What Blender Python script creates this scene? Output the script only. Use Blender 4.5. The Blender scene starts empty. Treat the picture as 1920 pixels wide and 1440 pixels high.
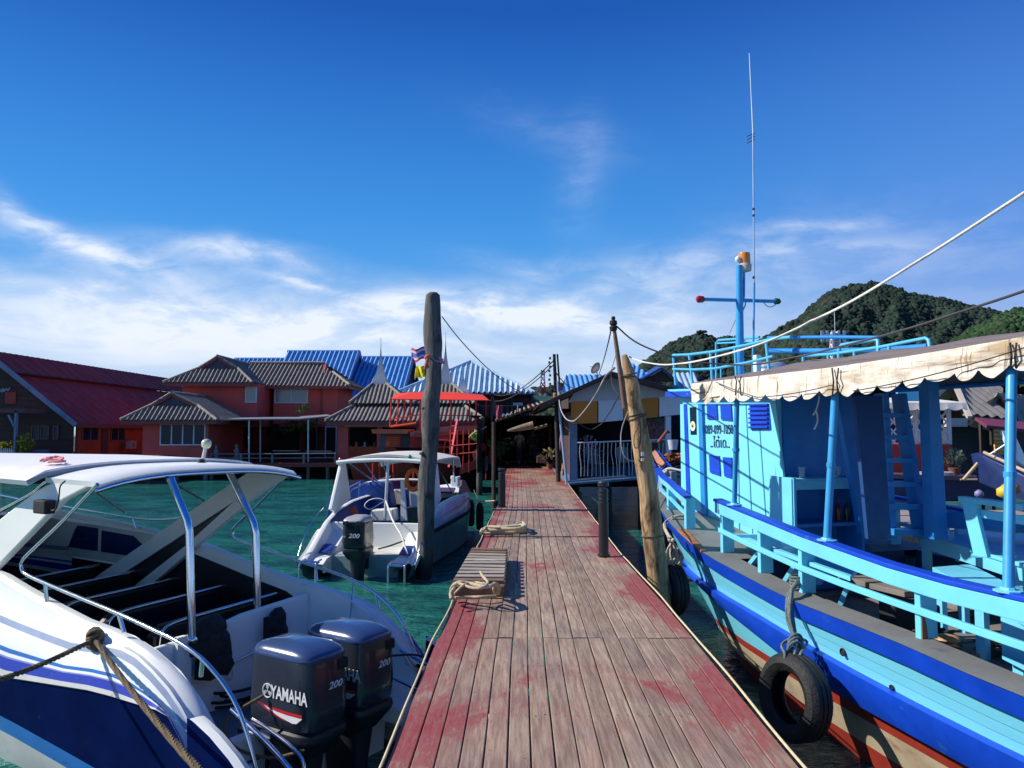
import bpy, bmesh, math, random
from mathutils import Vector, Matrix, noise as mnoise
from math import sin, cos, pi, radians, sqrt, atan2, tan, exp
import numpy as np
random.seed(7)
S = bpy.context.scene
# ------------------------------------------------------------------ camera
EYE = 3.0; FPX = 1480.0; PITCH = math.atan(90/1480)
cd = bpy.data.cameras.new('camera'); cam = bpy.data.objects.new('camera', cd)
S.collection.objects.link(cam); S.camera = cam
cam.location = (0, 0, EYE); cam.rotation_euler = (pi/2+PITCH, 0, 0)
cd.sensor_width = 36; cd.lens = 36*FPX/1920; cd.clip_start = 0.05; cd.clip_end = 5000
# ------------------------------------------------------------------ light
SUN_EL = radians(38); SUN_AZ = radians(2); SUN_DIR = Vector((-cos(SUN_EL)*cos(SUN_AZ), cos(SUN_EL)*sin(SUN_AZ), sin(SUN_EL)))
sd = bpy.data.lights.new('sun', 'SUN'); sun = bpy.data.objects.new('sun', sd); S.collection.objects.link(sun)
sd.energy = 5.0; sd.angle = radians(0.5); sd.color = (1, 0.94, 0.84)
sun.rotation_euler = (-SUN_DIR).to_track_quat('-Z', 'Y').to_euler()
sun.location = (-30, 5, 40)
S.view_settings.view_transform = 'Standard'; S.view_settings.look = 'None'
S.view_settings.gamma = 1; S.view_settings.exposure = 0.22
w = bpy.data.worlds.new('World'); S.world = w; w.use_nodes = True
nt = w.node_tree; nt.nodes.clear()
class NG:
    """tiny node-graph helper"""
    def __init__(s, t): s.t = t
    def n(s, ty, **k):
        o = s.t.nodes.new(ty)
        for a, b in k.items(): setattr(o, a, b)
        return o
    def l(s, a, b): s.t.links.new(a, b)
    def put(s, sock, v):
        if hasattr(v, 'is_output') or isinstance(v, bpy.types.NodeSocket): s.l(v, sock)
        else: sock.default_value = v
    def m(s, op, a, b=None, c=None, clamp=False):
        o = s.n('ShaderNodeMath', operation=op, use_clamp=clamp); s.put(o.inputs[0], a)
        if b is not None: s.put(o.inputs[1], b)
        if c is not None: s.put(o.inputs[2], c)
        return o.outputs[0]
    def mix(s, f, a, b, bt='MIX'):
        o = s.n('ShaderNodeMix', data_type='RGBA', blend_type=bt); s.put(o.inputs[0], f)
        for i, v in ((6, a), (7, b)):
            s.put(o.inputs[i], v if not isinstance(v, (tuple, list)) else (*v[:3], 1))
        return o.outputs[2]
    def rng(s, v, a, b, c=0.0, d=1.0, smooth=True):
        o = s.n('ShaderNodeMapRange', interpolation_type='SMOOTHSTEP' if smooth else 'LINEAR'); s.put(o.inputs[0], v)
        for i, x in enumerate((a, b, c, d)): s.put(o.inputs[i+1], x)
        return o.outputs[0]
    def noise(s, vec, scale, detail=4, rough=.5, dist=0.0):
        o = s.n('ShaderNodeTexNoise'); s.l(vec, o.inputs['Vector']); s.put(o.inputs['Scale'], scale)
        o.inputs['Detail'].default_value = detail; o.inputs['Roughness'].default_value = rough; o.inputs['Distortion'].default_value = dist
        return o.outputs[0]
    def comb(s, x, y, z=0.0):
        o = s.n('ShaderNodeCombineXYZ')
        for i, v in enumerate((x, y, z)): s.put(o.inputs[i], v)
        return o.outputs[0]
    def mapping(s, vec, sc, rot=(0, 0, 0)):
        o = s.n('ShaderNodeMapping'); s.l(vec, o.inputs[0]); o.inputs['Scale'].default_value = sc; o.inputs['Rotation'].default_value = rot
        return o.outputs[0]
g = NG(nt)
sky = g.n('ShaderNodeTexSky', sky_type='NISHITA', sun_disc=False)
sky.sun_elevation = SUN_EL; sky.sun_rotation = atan2(SUN_DIR.x, SUN_DIR.y)
sky.altitude = 0; sky.air_density = 1.0; sky.dust_density = 0.35; sky.ozone_density = 3.2
tc = g.n('ShaderNodeTexCoord'); sp = g.n('ShaderNodeSeparateXYZ'); g.l(tc.outputs['Generated'], sp.inputs[0])
X_, Y_, Z_ = sp.outputs
az = g.m('ARCTAN2', X_, Y_); rad = g.m('SQRT', g.m('ADD', g.m('MULTIPLY', X_, X_), g.m('MULTIPLY', Y_, Y_)))
el = g.m('ARCTAN2', Z_, rad)
# the air as seen through a phone: deeper, more saturated blue than the physical model
skyc = g.mix(1.0, sky.outputs[0], (0.34, 0.88, 1.50), 'MULTIPLY')
rp = g.n('ShaderNodeValToRGB'); rp.color_ramp.interpolation = 'B_SPLINE'; g.l(g.m('DIVIDE', el, 1.5), rp.inputs[0])
for k_, (e_, c_) in enumerate(((0.0, (5.2, 7.0, 9.8)), (.09, (3.4, 6.4, 10.2)), (.19, (1.1, 4.6, 10.4)), (.27, (.62, 3.8, 9.9)), (.39, (.36, 2.35, 7.9)), (.50, (.15, 1.25, 6.1)), (1.5, (.05, .45, 3.0)))):
    e2 = rp.color_ramp.elements[k_] if k_ < 2 else rp.color_ramp.elements.new(min(1, e_/1.5))
    e2.position = e_/1.5; e2.color = (*[v/12 for v in c_], 1)
rampc = g.mix(1.0, rp.outputs[0], (12, 12, 12), 'MULTIPLY')
deep = g.rng(el, 0.20, 0.66, 1.14, 0.62); skyc = g.mix(1.0, skyc, g.comb(g.m('MULTIPLY', deep, deep), deep, g.m('POWER', deep, .55)), 'MULTIPLY'); skyc = g.mix(.80, skyc, rampc)
# pale band of thin cloud low in the sky, thicker to the left
CL = (10.4, 11.2, 12.6)
warp = g.noise(g.comb(g.m('MULTIPLY', az, 2.2), g.m('MULTIPLY', el, 4.0)), 1.6, 3, .5, .3)
elw = g.m('ADD', el, g.m('MULTIPLY', g.m('SUBTRACT', warp, .5), .07))
side = g.rng(az, -0.6, 0.62, 1.0, 0.42)
low = g.m('MULTIPLY', g.rng(elw, 0.215, 0.06), side)
fib = g.noise(g.comb(g.m('MULTIPLY', g.m('ADD', az, g.m('MULTIPLY', el, .9)), 2.6), g.m('MULTIPLY', elw, 17.0), .3), 1.5, 7, .55, .12)
wisp = g.rng(fib, .36, .66)
mask = g.m('MULTIPLY', low, g.m('ADD', .50, g.m('MULTIPLY', wisp, .50)), clamp=True)
def blob(px, py, sx, sy, rot, amp):
    """a wisp of cirrus: an elongated patch in sky direction (azimuth, elevation), given where it hangs in the sky"""
    a0 = math.atan((px-960)/FPX); e0 = math.atan((810-py)/FPX*cos(a0))
    dx = g.m('SUBTRACT', az, a0); dy = g.m('SUBTRACT', elw, e0+.0)
    c, s_ = cos(rot), sin(rot)
    u = g.m('DIVIDE', g.m('ADD', g.m('MULTIPLY', dx, c), g.m('MULTIPLY', dy, s_)), sx)
    v = g.m('DIVIDE', g.m('SUBTRACT', g.m('MULTIPLY', dy, c), g.m('MULTIPLY', dx, s_)), sy)
    r2 = g.m('ADD', g.m('MULTIPLY', u, u), g.m('MULTIPLY', v, v))
    return g.m('MULTIPLY', g.m('EXPONENT', g.m('MULTIPLY', r2, -1.0)), amp)
fine = g.noise(g.comb(g.m('MULTIPLY', az, 9.0), g.m('MULTIPLY', elw, 26.0), .7), 1.3, 8, .6, .25)
finer = g.rng(fine, .36, .66)
tot = None
for b in [(10, 372, .05, .010, -.5, .45), (130, 445, .08, .011, -.33, .65), (230, 485, .12, .018, -.2, .45), (60, 522, .10, .009, -.06, .75),
          (455, 482, .09, .013, -.08, .85), (560, 534, .05, .005, -.12, .7), (320, 600, .22, .035, -.12, .7), (650, 590, .26, .028, .06, .75),
          (900, 580, .18, .02, -.05, .6), (980, 490, .07, .012, -.1, .38), (1090, 320, .03, .06, -.2, .15), (1040, 240, .10, .025, -.3, .09),
          (1530, 432, .07, .007, .06, .42), (1540, 480, .11, .014, 0, .32), (1230, 560, .16, .05, .1, .40), (1120, 610, .16, .02, -.1, .5),
          (300, 640, .3, .02, -.05, .6), (720, 640, .28, .012, -.12, .7), (1250, 500, .06, .010, .1, .3), (1700, 480, .15, .06, 0, .16)]:
    q = blob(*b); tot = q if tot is None else g.m('ADD', tot, q)
tot = g.m('MULTIPLY', tot, g.m('ADD', .30, g.m('MULTIPLY', finer, .75)))
mask = g.m('SUBTRACT', 1.0, g.m('MULTIPLY', g.m('SUBTRACT', 1.0, mask), g.m('SUBTRACT', 1.0, g.m('MINIMUM', tot, .96))), clamp=True)
cc = g.mix(g.rng(el, 0.0, .12), (7.2, 8.2, 10.6), CL)
# faint violet haze to the right
skyc = g.mix(g.m('MULTIPLY', g.rng(az, .05, .62), g.rng(el, .60, .10, 0.0, .55)), skyc, (1.7, 3.1, 8.8))
col = g.mix(mask, skyc, cc)
bg = g.n('ShaderNodeBackground'); g.l(col, bg.inputs[0]); bg.inputs[1].default_value = 0.072
wo = g.n('ShaderNodeOutputWorld'); g.l(bg.outputs[0], wo.inputs[0])

# ------------------------------------------------------------------ pixel of the photograph -> point in the place
def ray(px, py):
    x = (px-960)/FPX; y = -(py-720)/FPX
    d = Vector((x, cos(PITCH)-y*sin(PITCH), sin(PITCH)+y*cos(PITCH)))
    return d/d.y
C0 = Vector((0, 0, EYE))
def W(px, py, Y): return C0+ray(px, py)*Y
def WZ(px, py, z): r = ray(px, py); return C0+r*((z-EYE)/r.z)
def PL(px, py, p, n):
    r = ray(px, py); n = Vector(n); return C0+r*((Vector(p)-C0).dot(n)/r.dot(n))
class Frame:
    def __init__(s, o, xdir):
        s.o = Vector((*o[:2], o[2] if len(o) > 2 else 0)); a = atan2(xdir[1], xdir[0]); s.a = a
        s.x = Vector((cos(a), sin(a), 0)); s.y = Vector((-sin(a), cos(a), 0))
    def loc(s, p): d = p-s.o; return Vector((d.dot(s.x), d.dot(s.y), d.z))
    def on_v(s, px, py, v): return s.loc(PL(px, py, s.o+s.y*v, s.y))
    def on_s(s, px, py, q): return s.loc(PL(px, py, s.o+s.x*q, s.x))
    def on_z(s, px, py, z): return s.loc(WZ(px, py, z))
    def world(s, p): return s.o+s.x*p[0]+s.y*p[1]+Vector((0, 0, p[2]))
# ------------------------------------------------------------------ objects
def tag(o, label=None, cat=None, group=None, kind=None):
    for k, v in (('label', label), ('category', cat), ('group', group), ('kind', kind)):
        if v: o[k] = v
    return o
def thing(name, label, cat, loc=(0, 0, 0), rz=0, group=None):
    o = bpy.data.objects.new(name, None); S.collection.objects.link(o); o.location = loc; o.rotation_euler = (0, 0, rz)
    o.empty_display_size = .2
    return tag(o, label, cat, group)
def world_mat(o):
    m = o.matrix_basis.copy()
    while o.parent: o = o.parent; m = o.matrix_basis @ m
    return m
def V(*a): return Vector(a)
class MB:
    def __init__(s): s.v = []; s.f = []; s.m = []; s.cur = 0; s.uvs = None
    def add(s, vs, fs):
        b = len(s.v); s.v += [Vector(p) for p in vs]; s.f += [tuple(b+i for i in f) for f in fs]; s.m += [s.cur]*len(fs); return s
    def box(s, c, d, rz=0, M=None):
        M_ = M if M is not None else Matrix.Rotation(rz, 4, 'Z')
        c = Vector(c); hx, hy, hz = d[0]/2, d[1]/2, d[2]/2
        vs = [c+M_ @ Vector((x*hx, y*hy, z*hz)) for z in (-1, 1) for x, y in ((-1, -1), (1, -1), (1, 1), (-1, 1))]
        return s.add(vs, [(0, 3, 2, 1), (4, 5, 6, 7), (0, 1, 5, 4), (1, 2, 6, 5), (2, 3, 7, 6), (3, 0, 4, 7)])
    def bar(s, p, q, w, h, up=(0, 0, 1)):
        p, q = Vector(p), Vector(q); d = (q-p).normalized(); r = d.cross(Vector(up))
        if r.length < 1e-4: r = d.cross(Vector((0, 1, 0)))
        r.normalize(); u = r.cross(d).normalized()
        vs = [a+r*x*w/2+u*y*h/2 for a in (p, q) for x, y in ((-1, -1), (1, -1), (1, 1), (-1, 1))]
        return s.add(vs, [(0, 1, 2, 3), (7, 6, 5, 4), (0, 4, 5, 1), (1, 5, 6, 2), (2, 6, 7, 3), (3, 7, 4, 0)])
    def tube(s, pts, r, n=8, closed=False, cap=True):
        pts = [Vector(p) for p in pts]; k = len(pts); rr = r if isinstance(r, (list, tuple)) else [r]*k
        ring0 = len(s.v); nrm = None
        for i, p in enumerate(pts):
            if closed: t = (pts[(i+1) % k]-pts[i-1])
            else: t = pts[min(i+1, k-1)]-pts[max(i-1, 0)]
            if t.length < 1e-9: t = Vector((0, 0, 1))
            t.normalize()
            if nrm is None:
                nrm = t.cross(Vector((0, 0, 1)))
                if nrm.length < .05: nrm = t.cross(Vector((0, 1, 0)))
            nrm = (nrm-t*nrm.dot(t)).normalized(); b = t.cross(nrm)
            for j in range(n):
                a = 2*pi*j/n; s.v.append(p+(nrm*cos(a)+b*sin(a))*rr[i])
        F = []
        for i in range(k if closed else k-1):
            a, b = ring0+i*n, ring0+((i+1) % k)*n
            for j in range(n): F.append((a+j, a+(j+1) % n, b+(j+1) % n, b+j))
        if cap and not closed: F += [tuple(ring0+j for j in range(n))[::-1], tuple(ring0+(k-1)*n+j for j in range(n))]
        s.f += F; s.m += [s.cur]*len(F); return s
    def lathe(s, prof, c=(0, 0, 0), n=20, M=None):
        """prof: (radius, height) list about local z"""
        c = Vector(c); M_ = M.to_3x3() if M is not None else Matrix.Identity(3); vs = []; F = []
        for r, h in prof:
            for j in range(n): a = 2*pi*j/n; vs.append(c+M_ @ Vector((r*cos(a), r*sin(a), h)))
        for i in range(len(prof)-1):
            for j in range(n): F.append((i*n+j, i*n+(j+1) % n, (i+1)*n+(j+1) % n, (i+1)*n+j))
        F += [tuple(range(n))[::-1], tuple((len(prof)-1)*n+j for j in range(n))]
        return s.add(vs, F)
    def grid(s, rows, closed_u=False, flip=False):
        n = len(rows[0]); vs = [p for r in rows for p in r]; F = []
        for i in range(len(rows)-1):
            for j in range(n if closed_u else n-1):
                q = (i*n+j, i*n+(j+1) % n, (i+1)*n+(j+1) % n, (i+1)*n+j); F.append(q[::-1] if flip else q)
        return s.add(vs, F)
    def slab(s, poly, th, nrm=None):
        """planar polygon given thickness along its normal (both ways)"""
        poly = [Vector(p) for p in poly]; n = len(poly)
        if nrm is None:
            nrm = Vector((0, 0, 0))
            for i in range(n): nrm += poly[i].cross(poly[(i+1) % n])
        nrm = Vector(nrm).normalized()*th/2
        vs = [p-nrm for p in poly]+[p+nrm for p in poly]
        F = [tuple(range(n))[::-1], tuple(range(n, 2*n))]+[(i, (i+1) % n, n+(i+1) % n, n+i) for i in range(n)]
        return s.add(vs, F)
    def shell(s, rows, th, closed_u=False):
        """grid given thickness: solidify by offsetting along vertex normals"""
        R, n = len(rows), len(rows[0]); nr = []
        for i in range(R):
            for j in range(n):
                a = Vector(rows[min(i+1, R-1)][j])-Vector(rows[max(i-1, 0)][j]); b = Vector(rows[i][min(j+1, n-1)])-Vector(rows[i][max(j-1, 0)])
                q = a.cross(b); nr.append(q.normalized() if q.length > 1e-9 else Vector((0, 0, 1)))
        P = [Vector(p) for r in rows for p in r]; k = R*n
        vs = [p+m*th/2 for p, m in zip(P, nr)]+[p-m*th/2 for p, m in zip(P, nr)]; F = []
        for i in range(R-1):
            for j in range(n-1):
                a, b, c, d = i*n+j, i*n+j+1, (i+1)*n+j+1, (i+1)*n+j
                F += [(a, d, c, b), (k+a, k+b, k+c, k+d)]
        for j in range(n-1): F += [(j, j+1, k+j+1, k+j), ((R-1)*n+j+1, (R-1)*n+j, k+(R-1)*n+j, k+(R-1)*n+j+1)]
        for i in range(R-1): F += [((i+1)*n, i*n, k+i*n, k+(i+1)*n), (i*n+n-1, (i+1)*n+n-1, k+(i+1)*n+n-1, k+i*n+n-1)]
        return s.add(vs, F)
    def build(s, name, mats, parent=None, world=True, smooth=None, bevel=0, origin=None, fix=True):
        me = bpy.data.meshes.new(name); vs = s.v
        o = bpy.data.objects.new(name, me); S.collection.objects.link(o)
        if parent is not None:
            if world: mi = world_mat(parent).inverted(); vs = [mi @ p for p in vs]
            o.parent = parent
        else:
            if origin is None:
                lo = [min(p[i] for p in vs) for i in range(3)]; hi = [max(p[i] for p in vs) for i in range(3)]
                origin = ((lo[0]+hi[0])/2, (lo[1]+hi[1])/2, lo[2])
            o.location = origin; og = Vector(origin); vs = [p-og for p in vs]
        me.from_pydata([tuple(p) for p in vs], [], s.f)
        for m in (mats if isinstance(mats, (list, tuple)) else [mats]): me.materials.append(m)
        if any(s.m): me.polygons.foreach_set('material_index', s.m)
        if fix:
            bm = bmesh.new(); bm.from_mesh(me); bmesh.ops.recalc_face_normals(bm, faces=bm.faces); bm.to_mesh(me); bm.free()
        me.validate()
        if smooth is not None:
            me.polygons.foreach_set('use_smooth', [True]*len(me.polygons)); me.set_sharp_from_angle(angle=radians(smooth))
        if bevel:
            b = o.modifiers.new('bevel', 'BEVEL'); b.width = bevel; b.segments = 2; b.limit_method = 'ANGLE'
        return o
def dup(o, parent=None):
    c = o.copy(); S.collection.objects.link(c); c.parent = parent
    for ch in list(o.children): dup(ch, c)
    return c
def lerp(a, b, t): return a+(b-a)*t
def interp(tbl, x):
    if x <= tbl[0][0]: return tbl[0][1]
    for (a, p), (b, q) in zip(tbl, tbl[1:]):
        if x <= b:
            t = (x-a)/(b-a); return p+(q-p)*t if not isinstance(p, tuple) else tuple(i+(j-i)*t for i, j in zip(p, q))
    return tbl[-1][1]
def smoothpath(pts, n=6, closed=False):
    """Catmull-Rom through points"""
    P = [Vector(p) for p in pts]; out = []; k = len(P)
    rngi = range(k if closed else k-1)
    for i in rngi:
        p0 = P[i-1] if (i > 0 or closed) else P[0]*2-P[1]
        p1 = P[i]; p2 = P[(i+1) % k]; p3 = P[(i+2) % k] if (i+2 < k or closed) else P[-1]*2-P[-2]
        for j in range(n):
            t = j/n
            out.append(.5*((2*p1)+(p2-p0)*t+(2*p0-5*p1+4*p2-p3)*t*t+(3*p1-p0-3*p2+p3)*t**3))
    if not closed: out.append(P[-1])
    return out
def catenary(a, b, sag, n=14):
    a, b = Vector(a), Vector(b); return [a.lerp(b, i/n)-Vector((0, 0, sag*4*(i/n)*(1-i/n))) for i in range(n+1)]
# ------------------------------------------------------------------ materials
MATS = {}
def mat(name, col, rough=.6, metal=0, var=.12, vs=3.0, patch=None, bump=0, bs=30, coat=0, spec=.5, stretch=(1, 1, 1), alpha=None, trans=0, island=0, sub=0):
    if name in MATS: return MATS[name]
    m = bpy.data.materials.new(name); m.use_nodes = True; t = m.node_tree; t.nodes.clear(); q = NG(t)
    b = q.n('ShaderNodeBsdfPrincipled'); out = q.n('ShaderNodeOutputMaterial'); q.l(b.outputs[0], out.inputs[0])
    co = q.n('ShaderNodeTexCoord').outputs['Object']; vec = q.mapping(co, stretch)
    n1 = q.noise(vec, vs, 5, .6)
    k = q.rng(n1, .3, .7, 1-var, 1+var, False)
    if island:
        gi = q.n('ShaderNodeNewGeometry').outputs['Random Per Island']; k = q.m('MULTIPLY', k, q.m('ADD', 1-island/2, q.m('MULTIPLY', gi, island)))
    c = q.mix(1.0, (*col, 1), q.comb(k, k, k), 'MULTIPLY')
    if patch:
        for (pc, ps, th, soft, st) in (patch if isinstance(patch, list) else [patch]):
            n2 = q.noise(q.mapping(co, st), ps, 7, .65); c = q.mix(q.rng(n2, th, th+soft), c, (*pc, 1))
    q.l(c, b.inputs['Base Color'])
    n3 = q.noise(vec, vs*2.7, 4, .6); q.l(q.m('MULTIPLY', q.rng(n3, .3, .7, .85, 1.2, False), rough, clamp=True), b.inputs['Roughness'])
    b.inputs['Metallic'].default_value = metal; b.inputs['Coat Weight'].default_value = coat; b.inputs['Specular IOR Level'].default_value = spec
    b.inputs['Transmission Weight'].default_value = trans
    if alpha is not None: b.inputs['Alpha'].default_value = alpha
    if bump:
        bn = q.n('ShaderNodeBump'); bn.inputs['Strength'].default_value = min(1, bump); bn.inputs['Distance'].default_value = .01*max(1, bump)
        q.l(q.noise(vec, bs, 5, .6), bn.inputs['Height']); q.l(bn.outputs[0], b.inputs['Normal'])
    MATS[name] = m; return m
O3 = (1, 1, 1)
CHROME = mat('polished_steel', (.78, .80, .83), .13, 1, .05)
GEL = mat('white_gelcoat', (.84, .86, .81), .32, 0, .03, 2, coat=0, patch=((.72, .72, .67), 3, .66, .2, O3), bump=.05, bs=5)
GELS = mat('aged_gelcoat', (.60, .60, .56), .4, 0, .10, 3, patch=((.35, .34, .30), 5, .62, .15, O3))
NAVY = mat('navy_gelcoat', (.003, .010, .065), .28, 0, .2, 2, coat=.0, spec=.08, patch=((.008, .02, .09), 3, .6, .3, O3), bump=.12, bs=2.5)
GEL.node_tree.nodes['Principled BSDF'].inputs['IOR'].default_value = 1.25
NAVY.node_tree.nodes['Principled BSDF'].inputs['IOR'].default_value = 1.10
BLACKV = mat('black_vinyl', (.010, .011, .016), .42, 0, .2, 8, bump=.2, bs=60)
COWL = mat('grey_blue_cowling', (.030, .038, .052), .22, 0, .12, 3, coat=.5)
COWLTOP = mat('blue_grey_cowl_top', (.035, .065, .16), .20, 0, .1, 3, coat=.6)
BLACKM = mat('black_rubber', (.014, .014, .016), .75, 0, .3, 9, bump=.4, bs=50)
ROPE = mat('beige_rope', (.50, .42, .28), .9, 0, .25, 30, bump=.8, bs=140)
ROPEW = mat('white_rope', (.75, .73, .68), .9, 0, .15, 30, bump=.6, bs=140)
ROPEG = mat('grey_green_rope', (.15, .19, .18), .9, 0, .35, 30, bump=.8, bs=140)
ROPED = mat('dark_tan_rope', (.16, .115, .06), .9, 0, .4, 40, bump=.8, bs=140)
CABLE = mat('black_cable', (.012, .012, .014), .6)
LBLUE = mat('light_blue_paint', (.17, .62, .82), .42, 0, .07, 2.5, patch=[((.05, .30, .55), 4, .68, .12, (1, 1, 3)), ((.35, .62, .72), 9, .72, .05, O3)], bump=.25, bs=9)
MBLUE = mat('sky_blue_metal_paint', (.04, .33, .66), .38, 0, .10, 5, patch=((.16, .13, .12), 14, .74, .05, O3))
RBLUE = mat('royal_blue_paint', (.004, .060, .55), .45, 0, .16, 2.5, patch=[((.03, .16, .50), 3, .60, .2, (1, 1, 2)), ((.22, .22, .20), 3.2, .69, .03, (1, 1, 3)), ((.40, .42, .45), 16, .74, .03, (1, 1, 2))], bump=.25, bs=9)
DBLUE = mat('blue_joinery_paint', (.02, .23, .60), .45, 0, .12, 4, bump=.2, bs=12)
def lin(r, g_, b): return tuple(((c/255)/12.92 if c/255 <= .04045 else ((c/255+.055)/1.055)**2.4) for c in (r, g_, b))
# ================================================================== water
def water_mat():
    m = bpy.data.materials.new('sea_water'); m.use_nodes = True; t = m.node_tree; t.nodes.clear(); q = NG(t)
    b = q.n('ShaderNodeBsdfPrincipled'); out = q.n('ShaderNodeOutputMaterial'); q.l(b.outputs[0], out.inputs[0])
    co = q.n('ShaderNodeTexCoord').outputs['Object']
    n1 = q.noise(q.mapping(co, (.5, .8, 1)), 1.0, 4, .6, .6)
    c = q.mix(q.rng(n1, .35, .65), (.012, .090, .084), (.024, .195, .155)); q.l(c, b.inputs['Base Color'])
    b.inputs['Roughness'].default_value = .06; b.inputs['IOR'].default_value = 1.33; b.inputs['Specular IOR Level'].default_value = .55
    w1 = q.noise(q.mapping(co, (1.0, 2.1, 1), (0, 0, .25)), 1.5, 2, .5, .7)
    w2 = q.noise(q.mapping(co, (1.0, 2.4, 1), (0, 0, -.35)), 4.5, 3, .55, .5)
    w3 = q.noise(q.mapping(co, (1.0, 1.7, 1)), 14, 2, .5, .3)
    h = q.m('ADD', q.m('ADD', q.m('MULTIPLY', w1, .17), q.m('MULTIPLY', w2, .085)), q.m('MULTIPLY', w3, .018))
    bn = q.n('ShaderNodeBump'); bn.inputs['Strength'].default_value = 1; bn.inputs['Distance'].default_value = 1.0; q.l(h, bn.inputs['Height'])
    q.l(bn.outputs[0], b.inputs['Normal']); return m
WATER = water_mat()
mb = MB(); mb.add([(-900, -30, 0), (900, -30, 0), (900, 1500, 0), (-900, 1500, 0)], [(0, 1, 2, 3)])
tag(mb.build('water', WATER, origin=(0, 0, 0)), kind='structure')
SEABED = mat('seabed_mud', (.05, .08, .05), .9)
mb = MB(); mb.add([(-900, -30, -4), (900, -30, -4), (900, 1500, -4), (-900, 1500, -4)], [(0, 1, 2, 3)])
tag(mb.build('seabed', SEABED, origin=(0, 0, -4)), kind='structure')
# ================================================================== pier
PZ = 1.4
Lp = [WZ(x, y, PZ) for x, y in ((712, 1460), (720, 1440), (795, 1252), (880, 1062), (914, 990), (933, 948), (946, 890))]
Rp = [WZ(x, y, PZ) for x, y in ((1522, 1460), (1505, 1440), (1262, 1148), (1157, 1032), (1103, 960), (1061, 903))]
LT = [(p.y, p.x) for p in Lp]; RT = [(p.y, p.x) for p in Rp]
dl = (LT[-1][1]-LT[0][1])/(LT[-1][0]-LT[0][0]); dr = (RT[-1][1]-RT[0][1])/(RT[-1][0]-RT[0][0])
LT = [(-3.0, LT[0][1]-.0)]+LT+[(70, LT[-1][1]+.012*(70-LT[-1][0]))]; RT = [(-3.0, RT[0][1])]+RT+[(70, RT[-1][1]+.012*(70-RT[-1][0]))]
def plank_mat():
    m = bpy.data.materials.new('weathered_red_planks'); m.use_nodes = True; t = m.node_tree; t.nodes.clear(); q = NG(t)
    b = q.n('ShaderNodeBsdfPrincipled'); out = q.n('ShaderNodeOutputMaterial'); q.l(b.outputs[0], out.inputs[0])
    co = q.n('ShaderNodeTexCoord').outputs['Object']; gi = q.n('ShaderNodeNewGeometry').outputs['Random Per Island']
    ed = q.n('ShaderNodeAttribute', attribute_name='edge').outputs['Fac']
    sh = q.n('ShaderNodeVectorMath', operation='ADD'); q.l(co, sh.inputs[0]); q.l(q.comb(q.m('MULTIPLY', gi, 7.0), q.m('MULTIPLY', gi, 31.0)), sh.inputs[1])
    grain = q.noise(q.mapping(sh.outputs[0], (26, 1.6, 1)), 1.6, 6, .65, .3)
    blot = q.noise(q.mapping(co, (1.6, .9, 1)), 1.6, 6, .62, .4)
    c = q.mix(q.rng(grain, .3, .72), (.22, .145, .10), (.42, .325, .235))
    c = q.mix(q.rng(blot, .40, .66), c, q.mix(q.rng(grain, .3, .7), (.175, .12, .095), (.33, .245, .19)))
    k = q.m('ADD', .84, q.m('MULTIPLY', gi, .34)); c = q.mix(1.0, c, q.comb(k, k, k), 'MULTIPLY')
    big = q.noise(q.mapping(co, (1.1, .55, 1)), 1.15, 5, .6, .5)
    fin = q.noise(q.mapping(sh.outputs[0], (16, 3.0, 1)), 2.2, 7, .75, .2)
    r = q.m('ADD', q.m('ADD', q.m('MULTIPLY', big, 1.15), q.m('MULTIPLY', fin, .52)), q.m('MULTIPLY', ed, .24))
    r = q.m('ADD', r, q.m('MULTIPLY', gi, .05))
    paint = q.rng(r, 1.0, 1.10); wash = q.rng(r, .80, 1.02, 0, .26); c = q.mix(wash, c, (.27, .085, .075))
    c = q.mix(paint, c, q.mix(q.rng(fin, .35, .65), (.27, .045, .040), (.30, .10, .085)))
    spots = q.noise(co, 22, 3, .5); c = q.mix(q.rng(spots, .73, .78), c, (.05, .04, .045))
    q.l(c, b.inputs['Base Color']); q.l(q.mix(paint, (.72, .72, .72), (.55, .55, .55)), b.inputs['Roughness']); b.inputs['Specular IOR Level'].default_value = .35
    bn = q.n('ShaderNodeBump'); bn.inputs['Strength'].default_value = .55; bn.inputs['Distance'].default_value = .006; q.l(grain, bn.inputs['Height']); q.l(bn.outputs[0], b.inputs['Normal'])
    return m
PLANK = plank_mat()
WOODD = mat('dark_old_wood', (.055, .04, .032), .85, 0, .35, 4, bump=.6, bs=40, stretch=(1, 1, .2))
NAIL = mat('dark_nail', (.04, .03, .03), .6)
pier = thing('wooden_pier', 'long plank pier with worn red paint running from the foreground towards the village', 'pier', (.4, 20, 0))
joints = [-3, 2.1, 6.30, 12.25, 17.4, 23.2, 29.4, 35, 41, 47, 53, 59, 65]
mb = MB(); edge = []; NP = 17
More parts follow.
